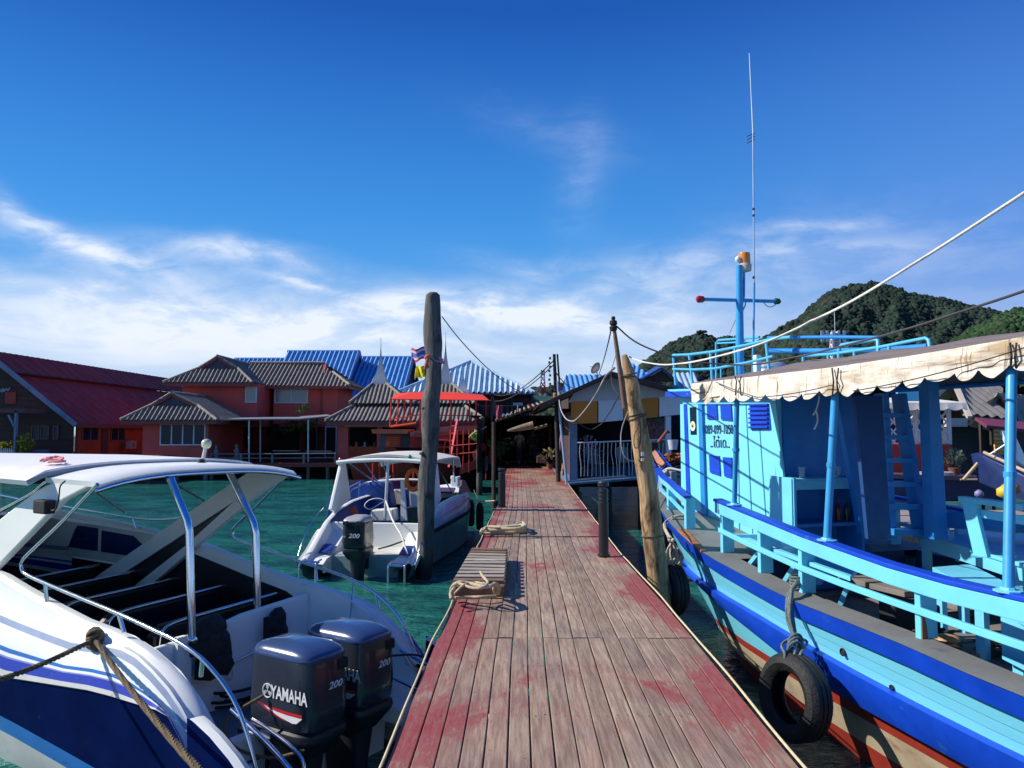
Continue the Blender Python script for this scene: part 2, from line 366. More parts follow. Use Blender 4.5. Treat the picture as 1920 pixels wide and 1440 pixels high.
for si, (y0, y1) in enumerate(zip(joints, joints[1:])):
    for i in range(NP):
        ys = [y0+.006, *[y0+(y1-y0)*k/5 for k in range(1, 5)], y1-.006+random.uniform(-.004, .004)]
        dz = random.uniform(-.004, .004)-(.012 if y0 < 12 else (.006 if y0 > 17 else 0)); g0 = random.uniform(.002, .005); g1 = random.uniform(.002, .005)
        b = len(mb.v); vs = []
        for y in ys:
            xl, xr = interp(LT, y), interp(RT, y); a = xl+(xr-xl)*i/NP+g0; c = xl+(xr-xl)*(i+1)/NP-g1
            vs += [(a, y, PZ+dz-.035), (c, y, PZ+dz-.035), (c, y, PZ+dz-.003), (c-.004, y, PZ+dz), (a+.004, y, PZ+dz), (a, y, PZ+dz-.003)]
            e = abs((i+.5)/NP-.5)*2; edge += [e*e*e + (.35 if (y > 23.3) else 0)+(.12 if y > 12 else 0)+(.10 if e > .8 else 0)]*6
        F = [(0, 1, 2, 3, 4, 5), tuple(30+j for j in range(6))[::-1]]
        for k in range(5):
            for j in range(6): F.append((k*6+j, (k+1)*6+j, (k+1)*6+(j+1) % 6, k*6+(j+1) % 6))
        mb.add(vs, F)
o = mb.build('deck_planks', PLANK, pier)
at = o.data.attributes.new('edge', 'FLOAT', 'POINT'); at.data.foreach_set('value', edge)
mb = MB()
for y in np.arange(2.7, 14, .95):
    for i in range(NP):
        for k_ in (.25, .75):
            x = interp(LT, y)+(interp(RT, y)-interp(LT, y))*(i+k_+random.uniform(-.06, .06))/NP; yy = y+random.uniform(-.02, .02); r_ = random.uniform(.003, .0055)
            mb.add([(x+r_*cos(a_), yy+r_*sin(a_)*1.3, PZ+.0012+(-.012 if yy < 12 else 0)+.004) for a_ in np.linspace(0, 2*pi, 7)[:-1]], [tuple(range(6))])
tag(mb.build('nail_heads', NAIL, pier), kind='stuff')
for y in np.arange(-2, 66, 1.9): MB().box(((interp(LT, y)+interp(RT, y))/2, y, PZ-.10), (2.06, .1, .12)).build('joist', WOODD, pier)
mb = MB()
for side, T in ((1, LT), (-1, RT)):
    for a, b_ in zip(joints, joints[1:]): mb.bar((interp(T, a)+.05*side, a, PZ-.26), (interp(T, b_)+.05*side, b_, PZ-.26), .08, .2)
mb.build('edge_beam', WOODD, pier)
for y in np.arange(3.0, 60, 5.2):
    for side, T in ((1, LT), (-1, RT)):
        MB().tube([(interp(T, y)+.16*side, y, z) for z in (-3.5, 0, PZ-.36)], [.11, .10, .09], 10).build('pile', WOODD, pier, smooth=40)
# beige cords running along both edges of the pier
def cord(name, pts, r, m, label, cat, n=7, group=None, sm=4):
    o = MB().tube(smoothpath(pts, sm) if sm else pts, r, n).build(name, m, smooth=60); return tag(o, label, cat, group)
pl = []; pr = []
for i, y in enumerate(np.arange(1.5, 16.3, .42)):
    pl.append((interp(LT, y)-.010-.016*(mnoise.noise((y*.9, 0, 1))+.4)*1.2, y, PZ+.002+.01*mnoise.noise((y*1.3, 3, 1))))
    pr.append((interp(RT, y)+.012+.012*(mnoise.noise((y*.8, 5, 1))), y, PZ+.004+.008*mnoise.noise((y*1.1, 8, 1))))
for i, y in enumerate(np.arange(16.7, 25, .6)): pr.append((interp(RT, y)+.012, y, PZ+.004))
cord('edge_cord', pl, .008, mat('cream_cord', (.62, .50, .30), .8, 0, .2, 20), 'cream cord running along the left edge of the pier', 'cord')
cord('edge_cord', pr, .008, MATS['cream_cord'], 'cream cord running along the right edge of the pier', 'cord')
# ================================================================== timber posts in the water
def wood_pole_mat(name, a, b_, dark, mossz=True):
    m = bpy.data.materials.new(name); m.use_nodes = True; t = m.node_tree; t.nodes.clear(); q = NG(t)
    b = q.n('ShaderNodeBsdfPrincipled'); out = q.n('ShaderNodeOutputMaterial'); q.l(b.outputs[0], out.inputs[0])
    co = q.n('ShaderNodeTexCoord').outputs['Object']
    gr = q.noise(q.mapping(co, (14, 14, 1.2)), 1.6, 7, .7, .6); bl = q.noise(q.mapping(co, (2.5, 2.5, 1.0)), 2.0, 6, .65, .4)
    c = q.mix(q.rng(gr, .3, .7), a, b_); c = q.mix(q.rng(bl, .50, .66), c, dark)
    sp_ = q.n('ShaderNodeSeparateXYZ'); q.l(q.n('ShaderNodeNewGeometry').outputs['Position'], sp_.inputs[0])
    wet = q.rng(q.m('ADD', sp_.outputs[2], q.m('MULTIPLY', bl, .5)), .35, .9, 1, 0); c = q.mix(wet, c, (.012, .016, .012))
    q.l(c, b.inputs['Base Color']); b.inputs['Roughness'].default_value = .8
    bn = q.n('ShaderNodeBump'); bn.inputs['Strength'].default_value = .9; bn.inputs['Distance'].default_value = .02; q.l(gr, bn.inputs['Height']); q.l(bn.outputs[0], b.inputs['Normal'])
    return m
GREYPOLE = wood_pole_mat('weathered_grey_trunk', (.055, .052, .052), (.15, .14, .13), (.035, .034, .036))
TANPOLE = wood_pole_mat('peeled_tan_trunk', (.27, .15, .055), (.60, .42, .22), (.12, .065, .03))
def trunk_path(pix, Y, wscale=1):
    """pix: (x, y, width in px) down the trunk"""
    P = []; R = []
    for a, b_ in zip(pix, pix[1:]):
        for k in range(5):
            t = k/5; x, y, w_ = (lerp(a[i], b_[i], t) for i in range(3)); P.append(W(x, y, Y)); R.append(w_/2*Y/FPX*wscale)
    x, y, w_ = pix[-1]; P.append(W(x, y, Y)); R.append(w_/2*Y/FPX*wscale)
    return P, R
def trunk(name, pix, Y, m, seed, label, n=22, amp=.12):
    P, R = trunk_path(pix, Y); rows = []
    for i, (p, r) in enumerate(zip(P, R)):
        row = []
        for j in range(n):
            a = 2*pi*j/n; q = 1+amp*mnoise.noise((cos(a)*1.1, sin(a)*1.1+seed, p.z*1.3))+.6*amp*mnoise.noise((cos(a)*3, sin(a)*3, p.z*3+seed))
            row.append(p+Vector((cos(a)*r*q, sin(a)*r*q, 0)))
        rows.append(row)
    top = P[0]+Vector((.01, 0, R[0]*.35)); mb = MB(); mb.grid([[top+(q-P[0])*.55 for q in rows[0]]]+rows, closed_u=True)
    mb.add([top+(q-P[0])*.55 for q in rows[0]], [tuple(range(n))])
    root = thing(name, label, 'mooring post', (P[-1].x, P[-1].y, 0)); mb.build('trunk', m, root, smooth=50); return root, P, R
lp_pix = [(811, 553, 27), (811, 575, 31), (811, 610, 33), (812, 640, 33), (814, 680, 29), (813, 720, 31), (808, 750, 35), (808, 800, 35), (806, 840, 28), (803, 870, 31),
          (800, 900, 33), (799, 940, 32), (799, 985, 31), (797, 1035, 29), (795, 1075, 29), (792, 1130, 29)]
LPY = 16.4
lpole, LP_P, LP_R = trunk('mooring_post', lp_pix, LPY, GREYPOLE, 3.1, 'thick gnarled grey trunk standing in the water beside the far white speedboat', amp=.13)
mb = MB()
for (x, y, r) in ((806, 596, .05), (797, 765, .07), (792, 850, .06), (812, 905, .05)):
    p = W(x, y, LPY); MB().lathe([(0.0, -r*.6), (r*.8, -r*.4), (r, 0), (r*.7, r*.5), (0.0, r*.6)], p+Vector((0, -.10, 0)), 10).build('knot', GREYPOLE, lpole, smooth=60)

# cloth bands and blossoms tied round it
PINKC = mat('faded_red_cloth', (.55, .14, .10), .9, 0, .3, 12); TEALC = mat('teal_cord', (.10, .30, .28), .8)
mb = MB()
for k, (x0, y0, x1, y1) in enumerate(((797, 672, 806, 668), (798, 684, 805, 670), (797, 692, 803, 676))):
    a, b_ = W(x0, y0, LPY-.20), W(x1, y1, LPY-.20); mb.tube(smoothpath([a, a.lerp(b_, .5)+Vector((0, -.03, .02)), b_], 4), .035, 6)
mb.tube(smoothpath([W(803, 690, LPY-.21), W(800, 680, LPY-.22), W(805, 668, LPY-.2)], 4), .03, 6)
a = tag(mb.build('cloth_band', PINKC, smooth=60), 'faded red cloth strips tied round the thick grey post below the flag', 'cloth')
ring = []
for i in range(18):
    an = 2*pi*i/18; ring.append(W(814, 672+ (5 if cos(an) > 0 else 0)*1.0+4*cos(an), LPY)+Vector((cos(an)*.19, sin(an)*.19, 0)))
tag(MB().tube(ring, .014, 6, closed=True).build('teal_cord', TEALC), 'thin teal cord with pink blossom knotted round the grey post', 'cord')
mb = MB(); p = W(828, 676, LPY-.08)
for i in range(7):
    q = p+Vector((random.uniform(-.04, .05), random.uniform(-.05, .02), random.uniform(-.05, .06))); mb.lathe([(0.005, -.03), (.035, -.01), (.03, .02), (.005, .035)], q, 7)
tag(mb.build('blossom', mat('pink_blossom', (.75, .22, .32), .8, 0, .2, 20), smooth=60), 'bunch of pink blossoms on the right side of the grey post', 'flowers')
rp_pix = [(1171, 667, 12), (1177, 690, 20), (1185, 718, 26), (1190, 757, 29), (1198, 798, 33), (1204, 838, 35), (1209, 877, 34), (1215, 917, 35), (1221, 975, 38), (1226, 1020, 39), (1235, 1090, 40), (1252, 1240, 42), (1258, 1290, 42)]
RPY = 9.9
rpole, RP_P, RP_R = trunk('mooring_post', rp_pix, RPY, TANPOLE, 9.7, 'leaning peeled tan trunk rising between the pier and the bow of the blue boat', amp=.10)
mb = MB()
for (x, y) in ((1187, 738), (1199, 822), (1203, 862)):
    p = W(x, y, RPY); MB().lathe([(0.0, -.03), (.03, -.02), (.035, 0), (.02, .03), (0.0, .035)], p+Vector((-.02, -.085, 0)), 10).build('knot', TANPOLE, rpole, smooth=60)

# loops of line round the leaning post
def ring_on(px, py, Y, r, tilt=0, ry=None):
    c = W(px, py, Y); return [c+Vector((cos(2*pi*i/20)*r, sin(2*pi*i/20)*(ry or r), tilt*cos(2*pi*i/20))) for i in range(20)]
mb = MB()
for (x, y, r, ti) in ((1181, 702, .088, .02), (1180, 706, .09, -.01)): mb.tube(ring_on(x, y, RPY, r, ti), .009, 6, closed=True)
LASH = mat('old_line', (.10, .085, .06), .9, 0, .3, 30)
tag(mb.build('lashing', LASH, smooth=60), 'dark thin line lashed round the top of the leaning tan post', 'rope')
f = RPY-.135; mb = MB()
for (x, y, r, ti) in ((1195, 778, .112, .02), (1196, 783, .116, .035)): mb.tube(ring_on(x, y, RPY, r, ti), .009, 6, closed=True)
mb.tube(smoothpath([W(1200, 775, f), W(1196, 800, f), W(1189, 818, f), W(1190, 838, f), W(1198, 838, f), W(1201, 822, f), W(1200, 790, f)], 5), .007, 6)
tag(mb.build('lashing', LASH, smooth=60), 'dark thin line with a hanging loop round the middle of the leaning tan post', 'rope')
tag(MB().tube(ring_on(1224, 1004, RPY, .138, .01), .009, 6, closed=True).build('lashing', LASH, smooth=60), 'single turn of dark line low on the leaning tan post', 'rope')
tag(MB().box(W(1205, 851, RPY-.15), (.035, .03, .05)).box(W(1205, 862, RPY-.15), (.035, .03, .035)).build('tape_tag', mat('white_tape', (.8, .8, .8), .5)), 'small white tape tag stuck on the leaning tan post', 'tag')
# thin pole lashed to it
sp_top, sp_bot = W(1150, 606, RPY-.12), W(1172, 765, RPY-.12)
tp = thing('lamp_pole', 'slim brown pole with dark knotted cap lashed to the leaning tan post', 'pole', sp_bot)
MB().tube([sp_top, sp_top.lerp(sp_bot, .3), sp_top.lerp(sp_bot, .7), sp_bot], [.022, .028, .032, .036], 10).build('pole', mat('brown_pole', (.17, .10, .06), .7, 0, .3, 8, bump=.4, bs=30), tp, smooth=40)
MB().lathe([(.02, -.10), (.045, -.09), (.05, -.05), (.03, -.03), (.05, -.01), (.045, .03), (.02, .04), (.028, .06), (.02, .085)], sp_top, 10).build('cap', BLACKM, tp, smooth=40)
# ================================================================== bollards
BOLL = mat('black_bollard_plastic', (.013, .015, .018), .42, 0, .2, 5, patch=((.09, .09, .09), 9, .66, .15, O3), coat=.15)
def bollard(px, py0, py1, wpx, label):
    b = WZ(px, py1, PZ); k = b.y/FPX; H = (py1-py0)*k*1.0; r = wpx/2*k
    t = thing('bollard', label, 'bollard', b, 0, 'black bollards on the pier edge')
    pr = [(r*1.25, 0), (r*1.25, .02), (r*.98, .03), (r*.98, H*.68)]
    for i in range(4): z = H*(.69+.055*i); pr += [(r*1.0, z), (r*1.0, z+H*.028), (r*.86, z+H*.032), (r*.86, z+H*.05)]
    pr += [(r*.9, H*.93), (r*1.08, H*.94), (r*1.1, H*.985), (r*.95, H), (r*.05, H*1.005)]
    MB().lathe(pr[:-5], b, 24).build('shaft', BOLL, t, smooth=35); MB().lathe(pr[-5:], b, 24).build('cap', BOLL, t, smooth=35); return t
bollard(1132, 905, 1042, 19, 'black ribbed bollard on the right edge of the pier, nearest the tan post')
bollard(941, 879, 951, 14, 'black ribbed bollard on the left edge of the pier with mooring line')
# ================================================================== gangway ladder lying on the pier, ropes on it
GW = mat('grey_weathered_slat', (.36, .30, .24), .8, 0, .25, 6, bump=.5, bs=30, stretch=(.2, 1, 1), patch=((.62, .58, .50), 5, .58, .1, (.3, 2, 1)), island=.5)
GWB = mat('brown_slat', (.20, .11, .07), .8, 0, .3, 6, bump=.5, bs=30, island=.3)
ga = WZ(848, 1118, PZ); gb = WZ(945, 1118, PZ); gc = WZ(950, 1050, PZ); gd = WZ(886, 1048, PZ)
gz = .13
t = thing('gangplank', 'slatted wooden gangplank lying on the left edge of the pier', 'gangplank', (ga+gb+gc+gd)/4)
N = 11
for i in range(N):
    a = ga.lerp(gd, (i+.5)/N); b_ = gb.lerp(gc, (i+.5)/N)
    MB().bar(a+Vector((0, 0, gz)), b_+Vector((0, 0, gz+random.uniform(-.006, .006))), (gd-ga).length/N*.60, .035).build('slat', GWB if i in (0, 9, 10) else GW, t, bevel=.004)

for k in (.03, .97):
    a = ga.lerp(gb, k); b_ = gd.lerp(gc, k); MB().bar(a+Vector((0, 0, gz*.5-.005)), b_+Vector((0, 0, gz*.5-.005)), .05, gz-.03).build('side_rail', GWB, t, bevel=.005)
MB().bar(ga+Vector((0, -.03, gz*.45)), gb+Vector((0, -.03, gz*.45)), .05, gz*.75).build('end_board', GWB, t, bevel=.006)
def at_pier(px, py, z): return WZ(px, py, PZ+z)
mb = MB()
for (pts, r) in (([(852, 1122, .03), (846, 1110, .08), (850, 1098, .17), (862, 1092, .21), (880, 1094, .2), (905, 1100, .2), (918, 1099, .2), (930, 1096, .2), (934, 1104, .12), (934, 1113, .05)], .022),
                 ([(848, 1100, .15), (860, 1094, .2), (884, 1102, .19), (903, 1102, .2), (915, 1093, .22), (905, 1080, .22), (901, 1072, .24)], .016),
                 ([(850, 1116, .09), (868, 1098, .2), (890, 1092, .19), (912, 1096, .21), (920, 1100, .2), (905, 1092, .23)], .014),
                 ([(926, 1094, .2), (934, 1098, .16), (936, 1106, .1), (930, 1112, .05), (926, 1104, .12), (932, 1096, .2)], .02),
                 ([(853, 1121, .05), (880, 1120, .04), (905, 1119, .05), (930, 1118, .04)], .018),
                 ([(846, 1123, .1), (845, 1112, .14), (852, 1103, .18), (847, 1116, .1), (852, 1124, .04)], .018)):
    mb.tube(smoothpath([at_pier(*p) for p in pts], 5), r*.85, 8)
tag(mb.build('rope_bundle', ROPE, smooth=60), 'beige rope tied in loops round the near end of the gangplank', 'rope')
mb = MB()
for k, (pts, r) in enumerate((([(901, 1000, .03), (906, 992, .05), (925, 990, .06), (950, 988, .06), (968, 984, .07), (980, 982, .09), (986, 985, .09), (983, 992, .08), (968, 995, .05), (945, 994, .05), (920, 996, .04), (904, 998, .03)], .026),
                 ([(912, 992, .09), (930, 989, .11), (955, 988, .12), (972, 982, .14), (980, 980, .15), (985, 987, .12), (975, 992, .1), (950, 992, .1), (925, 994, .08), (912, 992, .09)], .024),
                 ([(906, 996, .08), (914, 988, .12), (940, 988, .14), (966, 986, .16), (978, 984, .18), (982, 988, .16), (966, 991, .14), (940, 991, .13)], .022),
                 ([(905, 1000, .02), (930, 1000, .02), (960, 999, .02), (985, 997, .02), (992, 994, .03), (985, 990, .08)], .022))):
    mb.tube(smoothpath([at_pier(*p) for p in pts], 5), r, 8)
tag(mb.build('rope_coil', ROPE, smooth=60), 'thick beige mooring rope folded in a heap across the pier', 'rope')
# small red patch plate where the section is stepped
# ================================================================== tyres
TYRE = mat('tyre_rubber', (.012, .012, .013), .62, 0, .3, 6, bump=.8, bs=35, patch=((.028, .028, .028), 5, .6, .2, O3))
def tyre(name, c, R, wd, nrm, label, r_in=.58):
    t = thing(name, label, 'tyre', c)
    n = Vector(nrm).normalized(); q = Vector((0, 0, 1)).rotation_difference(n).to_matrix().to_4x4()
    h = wd/2; pr = [(R*r_in, h*.62), (R*(r_in+.06), h*.84), (R*.78, h*1.02), (R*.90, h*.92), (R*.965, h*.72)]
    for k in (-1, 1):
        pass
    tread = [(R*.985, h*.62), (R, h*.55), (R, h*.24), (R*.975, h*.22), (R*.975, h*.17), (R, h*.15), (R, -h*.15), (R*.975, -h*.17), (R*.975, -h*.22), (R, -h*.24), (R, -h*.55), (R*.985, -h*.62)]
    out = pr+tread+[(r, -z) for r, z in pr[::-1]]
    inn = [(R*.60, -h*.5), (R*.86, -h*.55), (R*.9, 0), (R*.86, h*.55), (R*.60, h*.5)]
    allp = out+inn; vs = []; m3 = q.to_3x3(); N_ = 44; F = []; K = len(allp)
    for r, z in allp:
        for j in range(N_): a = 2*pi*j/N_; vs.append(Vector(c)+m3 @ Vector((r*cos(a), r*sin(a), z)))
    for i in range(K):
        for j in range(N_): F.append((i*N_+j, i*N_+(j+1) % N_, ((i+1) % K)*N_+(j+1) % N_, ((i+1) % K)*N_+j))
    MB().add(vs, F).build('tyre_body', TYRE, t, smooth=30); return t
# ================================================================== hills
FOL = bpy.data.materials.new('haze_tinted_foliage'); FOL.use_nodes = True
def setup_fol(m, a, b_, rust):
    t = m.node_tree; t.nodes.clear(); q = NG(t); b = q.n('ShaderNodeBsdfPrincipled'); out = q.n('ShaderNodeOutputMaterial'); q.l(b.outputs[0], out.inputs[0])
    gi = q.n('ShaderNodeNewGeometry').outputs['Random Per Island']; co = q.n('ShaderNodeTexCoord').outputs['Object']
    n1 = q.noise(co, .035, 3, .5); n2 = q.noise(co, .8, 5, .7)
    c = q.mix(gi, a, b_); c = q.mix(q.rng(gi, .93, .96), c, rust); k = q.m('MULTIPLY', q.rng(n1, .3, .7, .7, 1.25), q.rng(n2, .3, .7, .6, 1.4))
    q.l(q.mix(1.0, c, q.comb(k, k, k), 'MULTIPLY'), b.inputs['Base Color']); b.inputs['Roughness'].default_value = .85; b.inputs['Specular IOR Level'].default_value = .1
setup_fol(FOL, (.015, .030, .023), (.034, .054, .036), (.045, .035, .034))  # greens shifted bluish, distance haze is put into the leaf colour
FOLN = bpy.data.materials.new('near_slope_foliage'); FOLN.use_nodes = True; setup_fol(FOLN, (.018, .042, .020), (.040, .080, .030), (.05, .05, .03))
HILLM = mat('forest_floor', (.025, .04, .02), .95, 0, .3, .05)
ICO = None
def ico():
    global ICO
    if ICO is None:
        bm = bmesh.new(); bmesh.ops.create_icosphere(bm, subdivisions=2, radius=1); v = np.array([x.co[:] for x in bm.verts]); f = np.array([[x.index for x in q.verts] for q in bm.faces]); bm.free()
        keep = f[(v[f][:, :, 2].mean(1) > -.35)]; ICO = (v, keep)
    return ICO
def np_mesh(name, vs, fs, m, origin=(0, 0, 0)):
    me = bpy.data.meshes.new(name); n = fs.shape[1]
    me.vertices.add(len(vs)); me.vertices.foreach_set('co', (vs-np.array(origin)).astype(np.float32).ravel())
    me.loops.add(fs.size); me.loops.foreach_set('vertex_index', fs.astype(np.int32).ravel())
    me.polygons.add(len(fs)); me.polygons.foreach_set('loop_start', np.arange(0, fs.size, n, dtype=np.int32))
    me.update(calc_edges=True); me.materials.append(m); o = bpy.data.objects.new(name, me); S.collection.objects.link(o); o.location = origin; return o
def hill(name, table, Yr, Y0, x0, x1, m, count, rad, seed, spur=.18):
    rs = np.random.RandomState(seed)
    def height(px, t):
        zr = (810-interp(table, px))/FPX*Yr+EYE
        n_ = mnoise.noise((px*.012+seed, t*2.2, 0))+.5*mnoise.noise((px*.03, t*5, seed))
        k = t if t <= 1 else 2-t
        return max(-1, zr*(k**.8)*(1+spur*n_*(1-abs(2*min(k, 1)-1)**2)) if k > 0 else -1)
    nx, ny = 120, 34; rows = []
    for i in range(ny):
        t = i/(ny-1)*1.5; Y = Y0+(Yr-Y0)*t
        rows.append([Vector(((x0+(x1-x0)*j/(nx-1)-960)/FPX*Y, Y, height(x0+(x1-x0)*j/(nx-1), t)-2)) for j in range(nx)])
    mb = MB(); mb.grid(rows); o = mb.build(name, HILLM, origin=(rows[0][nx//2].x, Y0, 0), smooth=180); tag(o, kind='structure')
    v, f = ico(); VS = []; FS = []; b = 0
    for i in range(count):
        px = rs.uniform(x0, x1); t = rs.uniform(.15, 1.12) if i > count*.16 else rs.uniform(.95, 1.04)
        Y = Y0+(Yr-Y0)*t; z = height(px, t)
        if z < 1: continue
        r = rad*rs.uniform(.6, 1.35); tall = rs.uniform(.8, 1.25)*(1.35 if rs.rand() < .06 else 1)
        q = v*np.array([r, r, r*tall])*(1+rs.uniform(-.26, .26, (len(v), 1)))+np.array([(px-960)/FPX*Y, Y, z-2+r*.55*tall])
        VS.append(q); FS.append(f+b); b += len(v)
    return np_mesh(name+'_forest', np.concatenate(VS), np.concatenate(FS), m, (rows[0][nx//2].x, Y0, 0))
R1 = [(1170, 720), (1195, 694), (1215, 676), (1240, 658), (1262, 641), (1290, 631), (1318, 625), (1345, 636), (1370, 632), (1395, 643), (1420, 643), (1450, 626), (1480, 609), (1505, 594), (1530, 570), (1560, 547), (1590, 537), (1620, 530), (1650, 528), (1680, 538), (1710, 549), (1760, 556), (1800, 564), (1850, 578), (1920, 594), (2150, 640)]
R2 = [(1690, 740), (1720, 694), (1760, 659), (1800, 632), (1850, 605), (1890, 586), (1920, 578), (2000, 564), (2150, 560)]
R3 = [(900, 760), (960, 742), (985, 734), (1005, 726), (1030, 727), (1060, 718), (1100, 726), (1150, 715), (1200, 712), (1260, 735), (1320, 760)]
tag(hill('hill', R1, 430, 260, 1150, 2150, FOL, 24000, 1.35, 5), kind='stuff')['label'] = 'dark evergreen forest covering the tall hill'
tag(hill('near_hill', R2, 330, 230, 1690, 2150, FOLN, 8000, 1.25, 9), kind='stuff')['label'] = 'sunlit greener forest on the nearer slope at right'
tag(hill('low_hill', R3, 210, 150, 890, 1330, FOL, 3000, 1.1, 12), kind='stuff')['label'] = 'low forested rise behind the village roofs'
for n_ in ('hill_forest', 'near_hill_forest', 'low_hill_forest'):
    o = S.objects.get(n_)
    if o: o.name = n_.replace('hill_', '').replace('near_forest', 'forest_near').replace('low_forest', 'forest_low') if 0 else 'forest'; o['category'] = 'forest'
# lone spreading tree on the ridge
def crown_tree(base, h, r, label, m=FOL, seed=1, flat=.5):
    t = thing('tree', label, 'tree', base); rs = np.random.RandomState(seed)
    MB().tube([Vector(base), Vector(base)+V(.1, 0, h*.5), Vector(base)+V(.3, 0, h*.85)], [r*.10, r*.07, r*.04], 8).build('trunk', WOODD, t)
    v, f = ico(); VS = []; FS = []; b = 0
    for i in range(46):
        a = rs.uniform(0, 2*pi); d = r*sqrt(rs.rand()); rr = r*rs.uniform(.13, .26)
        q = v*rr*(1+rs.uniform(-.3, .3, (len(v), 1)))+np.array(base)+np.array([cos(a)*d, sin(a)*d, h*.85+rs.uniform(-.5, .5)*r*flat*(1-.5*d/r)]); VS.append(q); FS.append(f+b); b += len(v)
    o = np_mesh('crown', np.concatenate(VS)-np.array(base), np.concatenate(FS), m); o.parent = t; return t
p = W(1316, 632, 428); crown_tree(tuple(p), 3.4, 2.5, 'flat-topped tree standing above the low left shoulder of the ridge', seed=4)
# ================================================================== lattice masts
RW = mat('red_paint', (.50, .05, .05), .6); WW = mat('white_paint', (.72, .74, .76), .6); GALV = mat('galvanised_steel', (.55, .58, .60), .45, .4)
def lattice(name, px, py0, py1, Y, wd, mats, label, bands=6):
    t = thing(name, label, 'tower', W(px, py1, Y)); z0, z1 = W(px, py1, Y).z, W(px, py0, Y).z; x = W(px, 800, Y).x
    n = bands; mb = MB()
    for i in range(n):
        mb.cur = i % len(mats); a = z0+(z1-z0)*i/n; b_ = z0+(z1-z0)*(i+1)/n; k0 = wd*(1-.55*i/n); k1 = wd*(1-.55*(i+1)/n)
        for sx, sy in ((-1, -1), (1, -1), (1, 1), (-1, 1)):
            mb.tube([(x+sx*k0/2, Y+sy*k0/2, a), (x+sx*k1/2, Y+sy*k1/2, b_)], wd*.11, 4)
            mb.tube([(x+sx*k0/2, Y+sy*k0/2, a), (x-sy*k1/2, Y+sx*k1/2, b_)], wd*.07, 4); mb.tube([(x-sy*k0/2, Y+sx*k0/2, a), (x+sx*k1/2, Y+sy*k1/2, b_)], wd*.07, 4)
    mb.build('lattice', mats, t); return t, x, z0, z1
lattice('radio_mast', 1018, 694, 760, 150, 1.15, [RW, WW, RW], 'red and white lattice radio mast behind the village roofs')
t, x, z0, z1 = lattice('phone_mast', 1570, 622, 720, 240, 3.4, [GALV], 'grey steel phone mast with antennas in front of the forested hill', 9)
mb = MB()
for dx in (-4.2, -2.6, -.9, .9, 2.6): mb.box((x+dx, 239.3, z1-1.4), (.8, .3, 3.4))
mb.build('antenna_panels', GALV, t); MB().tube([(x-4.6, 239.6, z1-1), (x+3, 239.6, z1-1)], .12, 5).build('cross_arm', GALV, t); MB().tube([(x, 240, z1-1), (x, 240, z1+6)], .10, 5).build('rod', GALV, t)
mb = MB()
for dx, dz in ((2.8, -4), (1.4, -9), (2, -12)): mb.lathe([(.1, -.2), (1.0, 0), (1.05, .2), (.1, .25)], (x+dx, 239, z1+dz), 12, Matrix.Rotation(pi/2, 4, 'X'))
mb.build('dishes', WW, t)
# ================================================================== roofs
def ribroof(mb, poly, pitch=.3, amp=.05, per=6, lap=.5, lift=.02, thick=.04, sawt=False):
    poly = [Vector(p) for p in poly]; n = Vector((0, 0, 0))
    for i in range(len(poly)): n += poly[i].cross(poly[(i+1) % len(poly)])
    n.normalize()
    if n.z < 0: n = -n
    u = Vector((0, 0, 1)).cross(n).normalized(); w_ = n.cross(u).normalized()
    if w_.z < 0: w_ = -w_; u = -u
    o = poly[0]; P = [((p-o).dot(u), (p-o).dot(w_)) for p in poly]
    u0, u1 = min(p[0] for p in P), max(p[0] for p in P); N = max(2, int((u1-u0)/pitch*per))
    def span(x):
        h = []
        for (a, b), (c, d) in zip(P, P[1:]+P[:1]):
            if (a-x)*(c-x) <= 0 and abs(a-c) > 1e-9: h.append(b+(d-b)*(x-a)/(c-a))
        return (min(h), max(h)) if h else (0, 0)
    cols = []; wmin = min(p[1] for p in P)
    for i in range(N+1):
        x = min(max(u0+(u1-u0)*i/N, u0+1e-4), u1-1e-4); lo, hi = span(x); ph = (i/per) % 1
        r = amp*(.5-.5*cos(2*pi*ph)) ** (.8) if not sawt else amp*max(0, 1-abs(ph-.5)*5)
        cols.append((x, lo, hi, r))
    M = max(2, int((max(c[2]-c[1] for c in cols))/lap)) if lap else 1
    rows = []
    for k in range(M+1):
        for side in ((0, 1) if (lap and 0 < k < M) else (0,)):
            rows.append([o+u*x+w_*(lo+(hi-lo)*(k/M))+n*(r+(lift if side == 1 else 0)*-1+(lift*0)) for x, lo, hi, r in cols])
    b = len(mb.v); mb.grid(rows)
    # underside
    mb.add([o+u*a+w_*c-n*thick for a, c in P], [tuple(range(len(P)))])
    return n
TILE = mat('grey_clay_tiles', (.17, .15, .13), .8, 0, .25, 2.2, patch=[((.07, .06, .055), 1.6, .56, .15, O3), ((.36, .34, .30), 2.6, .62, .12, O3)], bump=.6, bs=14)
BTILE = mat('blue_glazed_tiles', (.10, .30, .60), .45, 0, .15, 1.5, coat=0, patch=[((.04, .14, .38), 1.1, .54, .2, O3), ((.25, .38, .55), 2.3, .60, .15, O3)])
DBTILE = mat('dark_blue_sheet', (.012, .06, .26), .45, 0, .1, 1)
REDT = mat('dark_red_sheet', (.38, .030, .030), .8, 0, .18, .6, patch=((.22, .018, .02), .5, .5, .3, (.3, 1, 1)))
PINKW = mat('red_pink_render', (.60, .095, .080), .8, 0, .15, .8, patch=((.52, .12, .09), .5, .55, .3, O3), bump=.3, bs=10)
REDTR = mat('dull_red_trim', (.27, .045, .04), .6, 0, .1, 2)
ORW = mat('orange_brown_boards', (.22, .055, .015), .7, 0, .2, 1.5)
DARKW = mat('dark_brown_boards', (.060, .034, .026), .8, 0, .3, 1.2, bump=.5, bs=8, stretch=(.3, 1, 3))
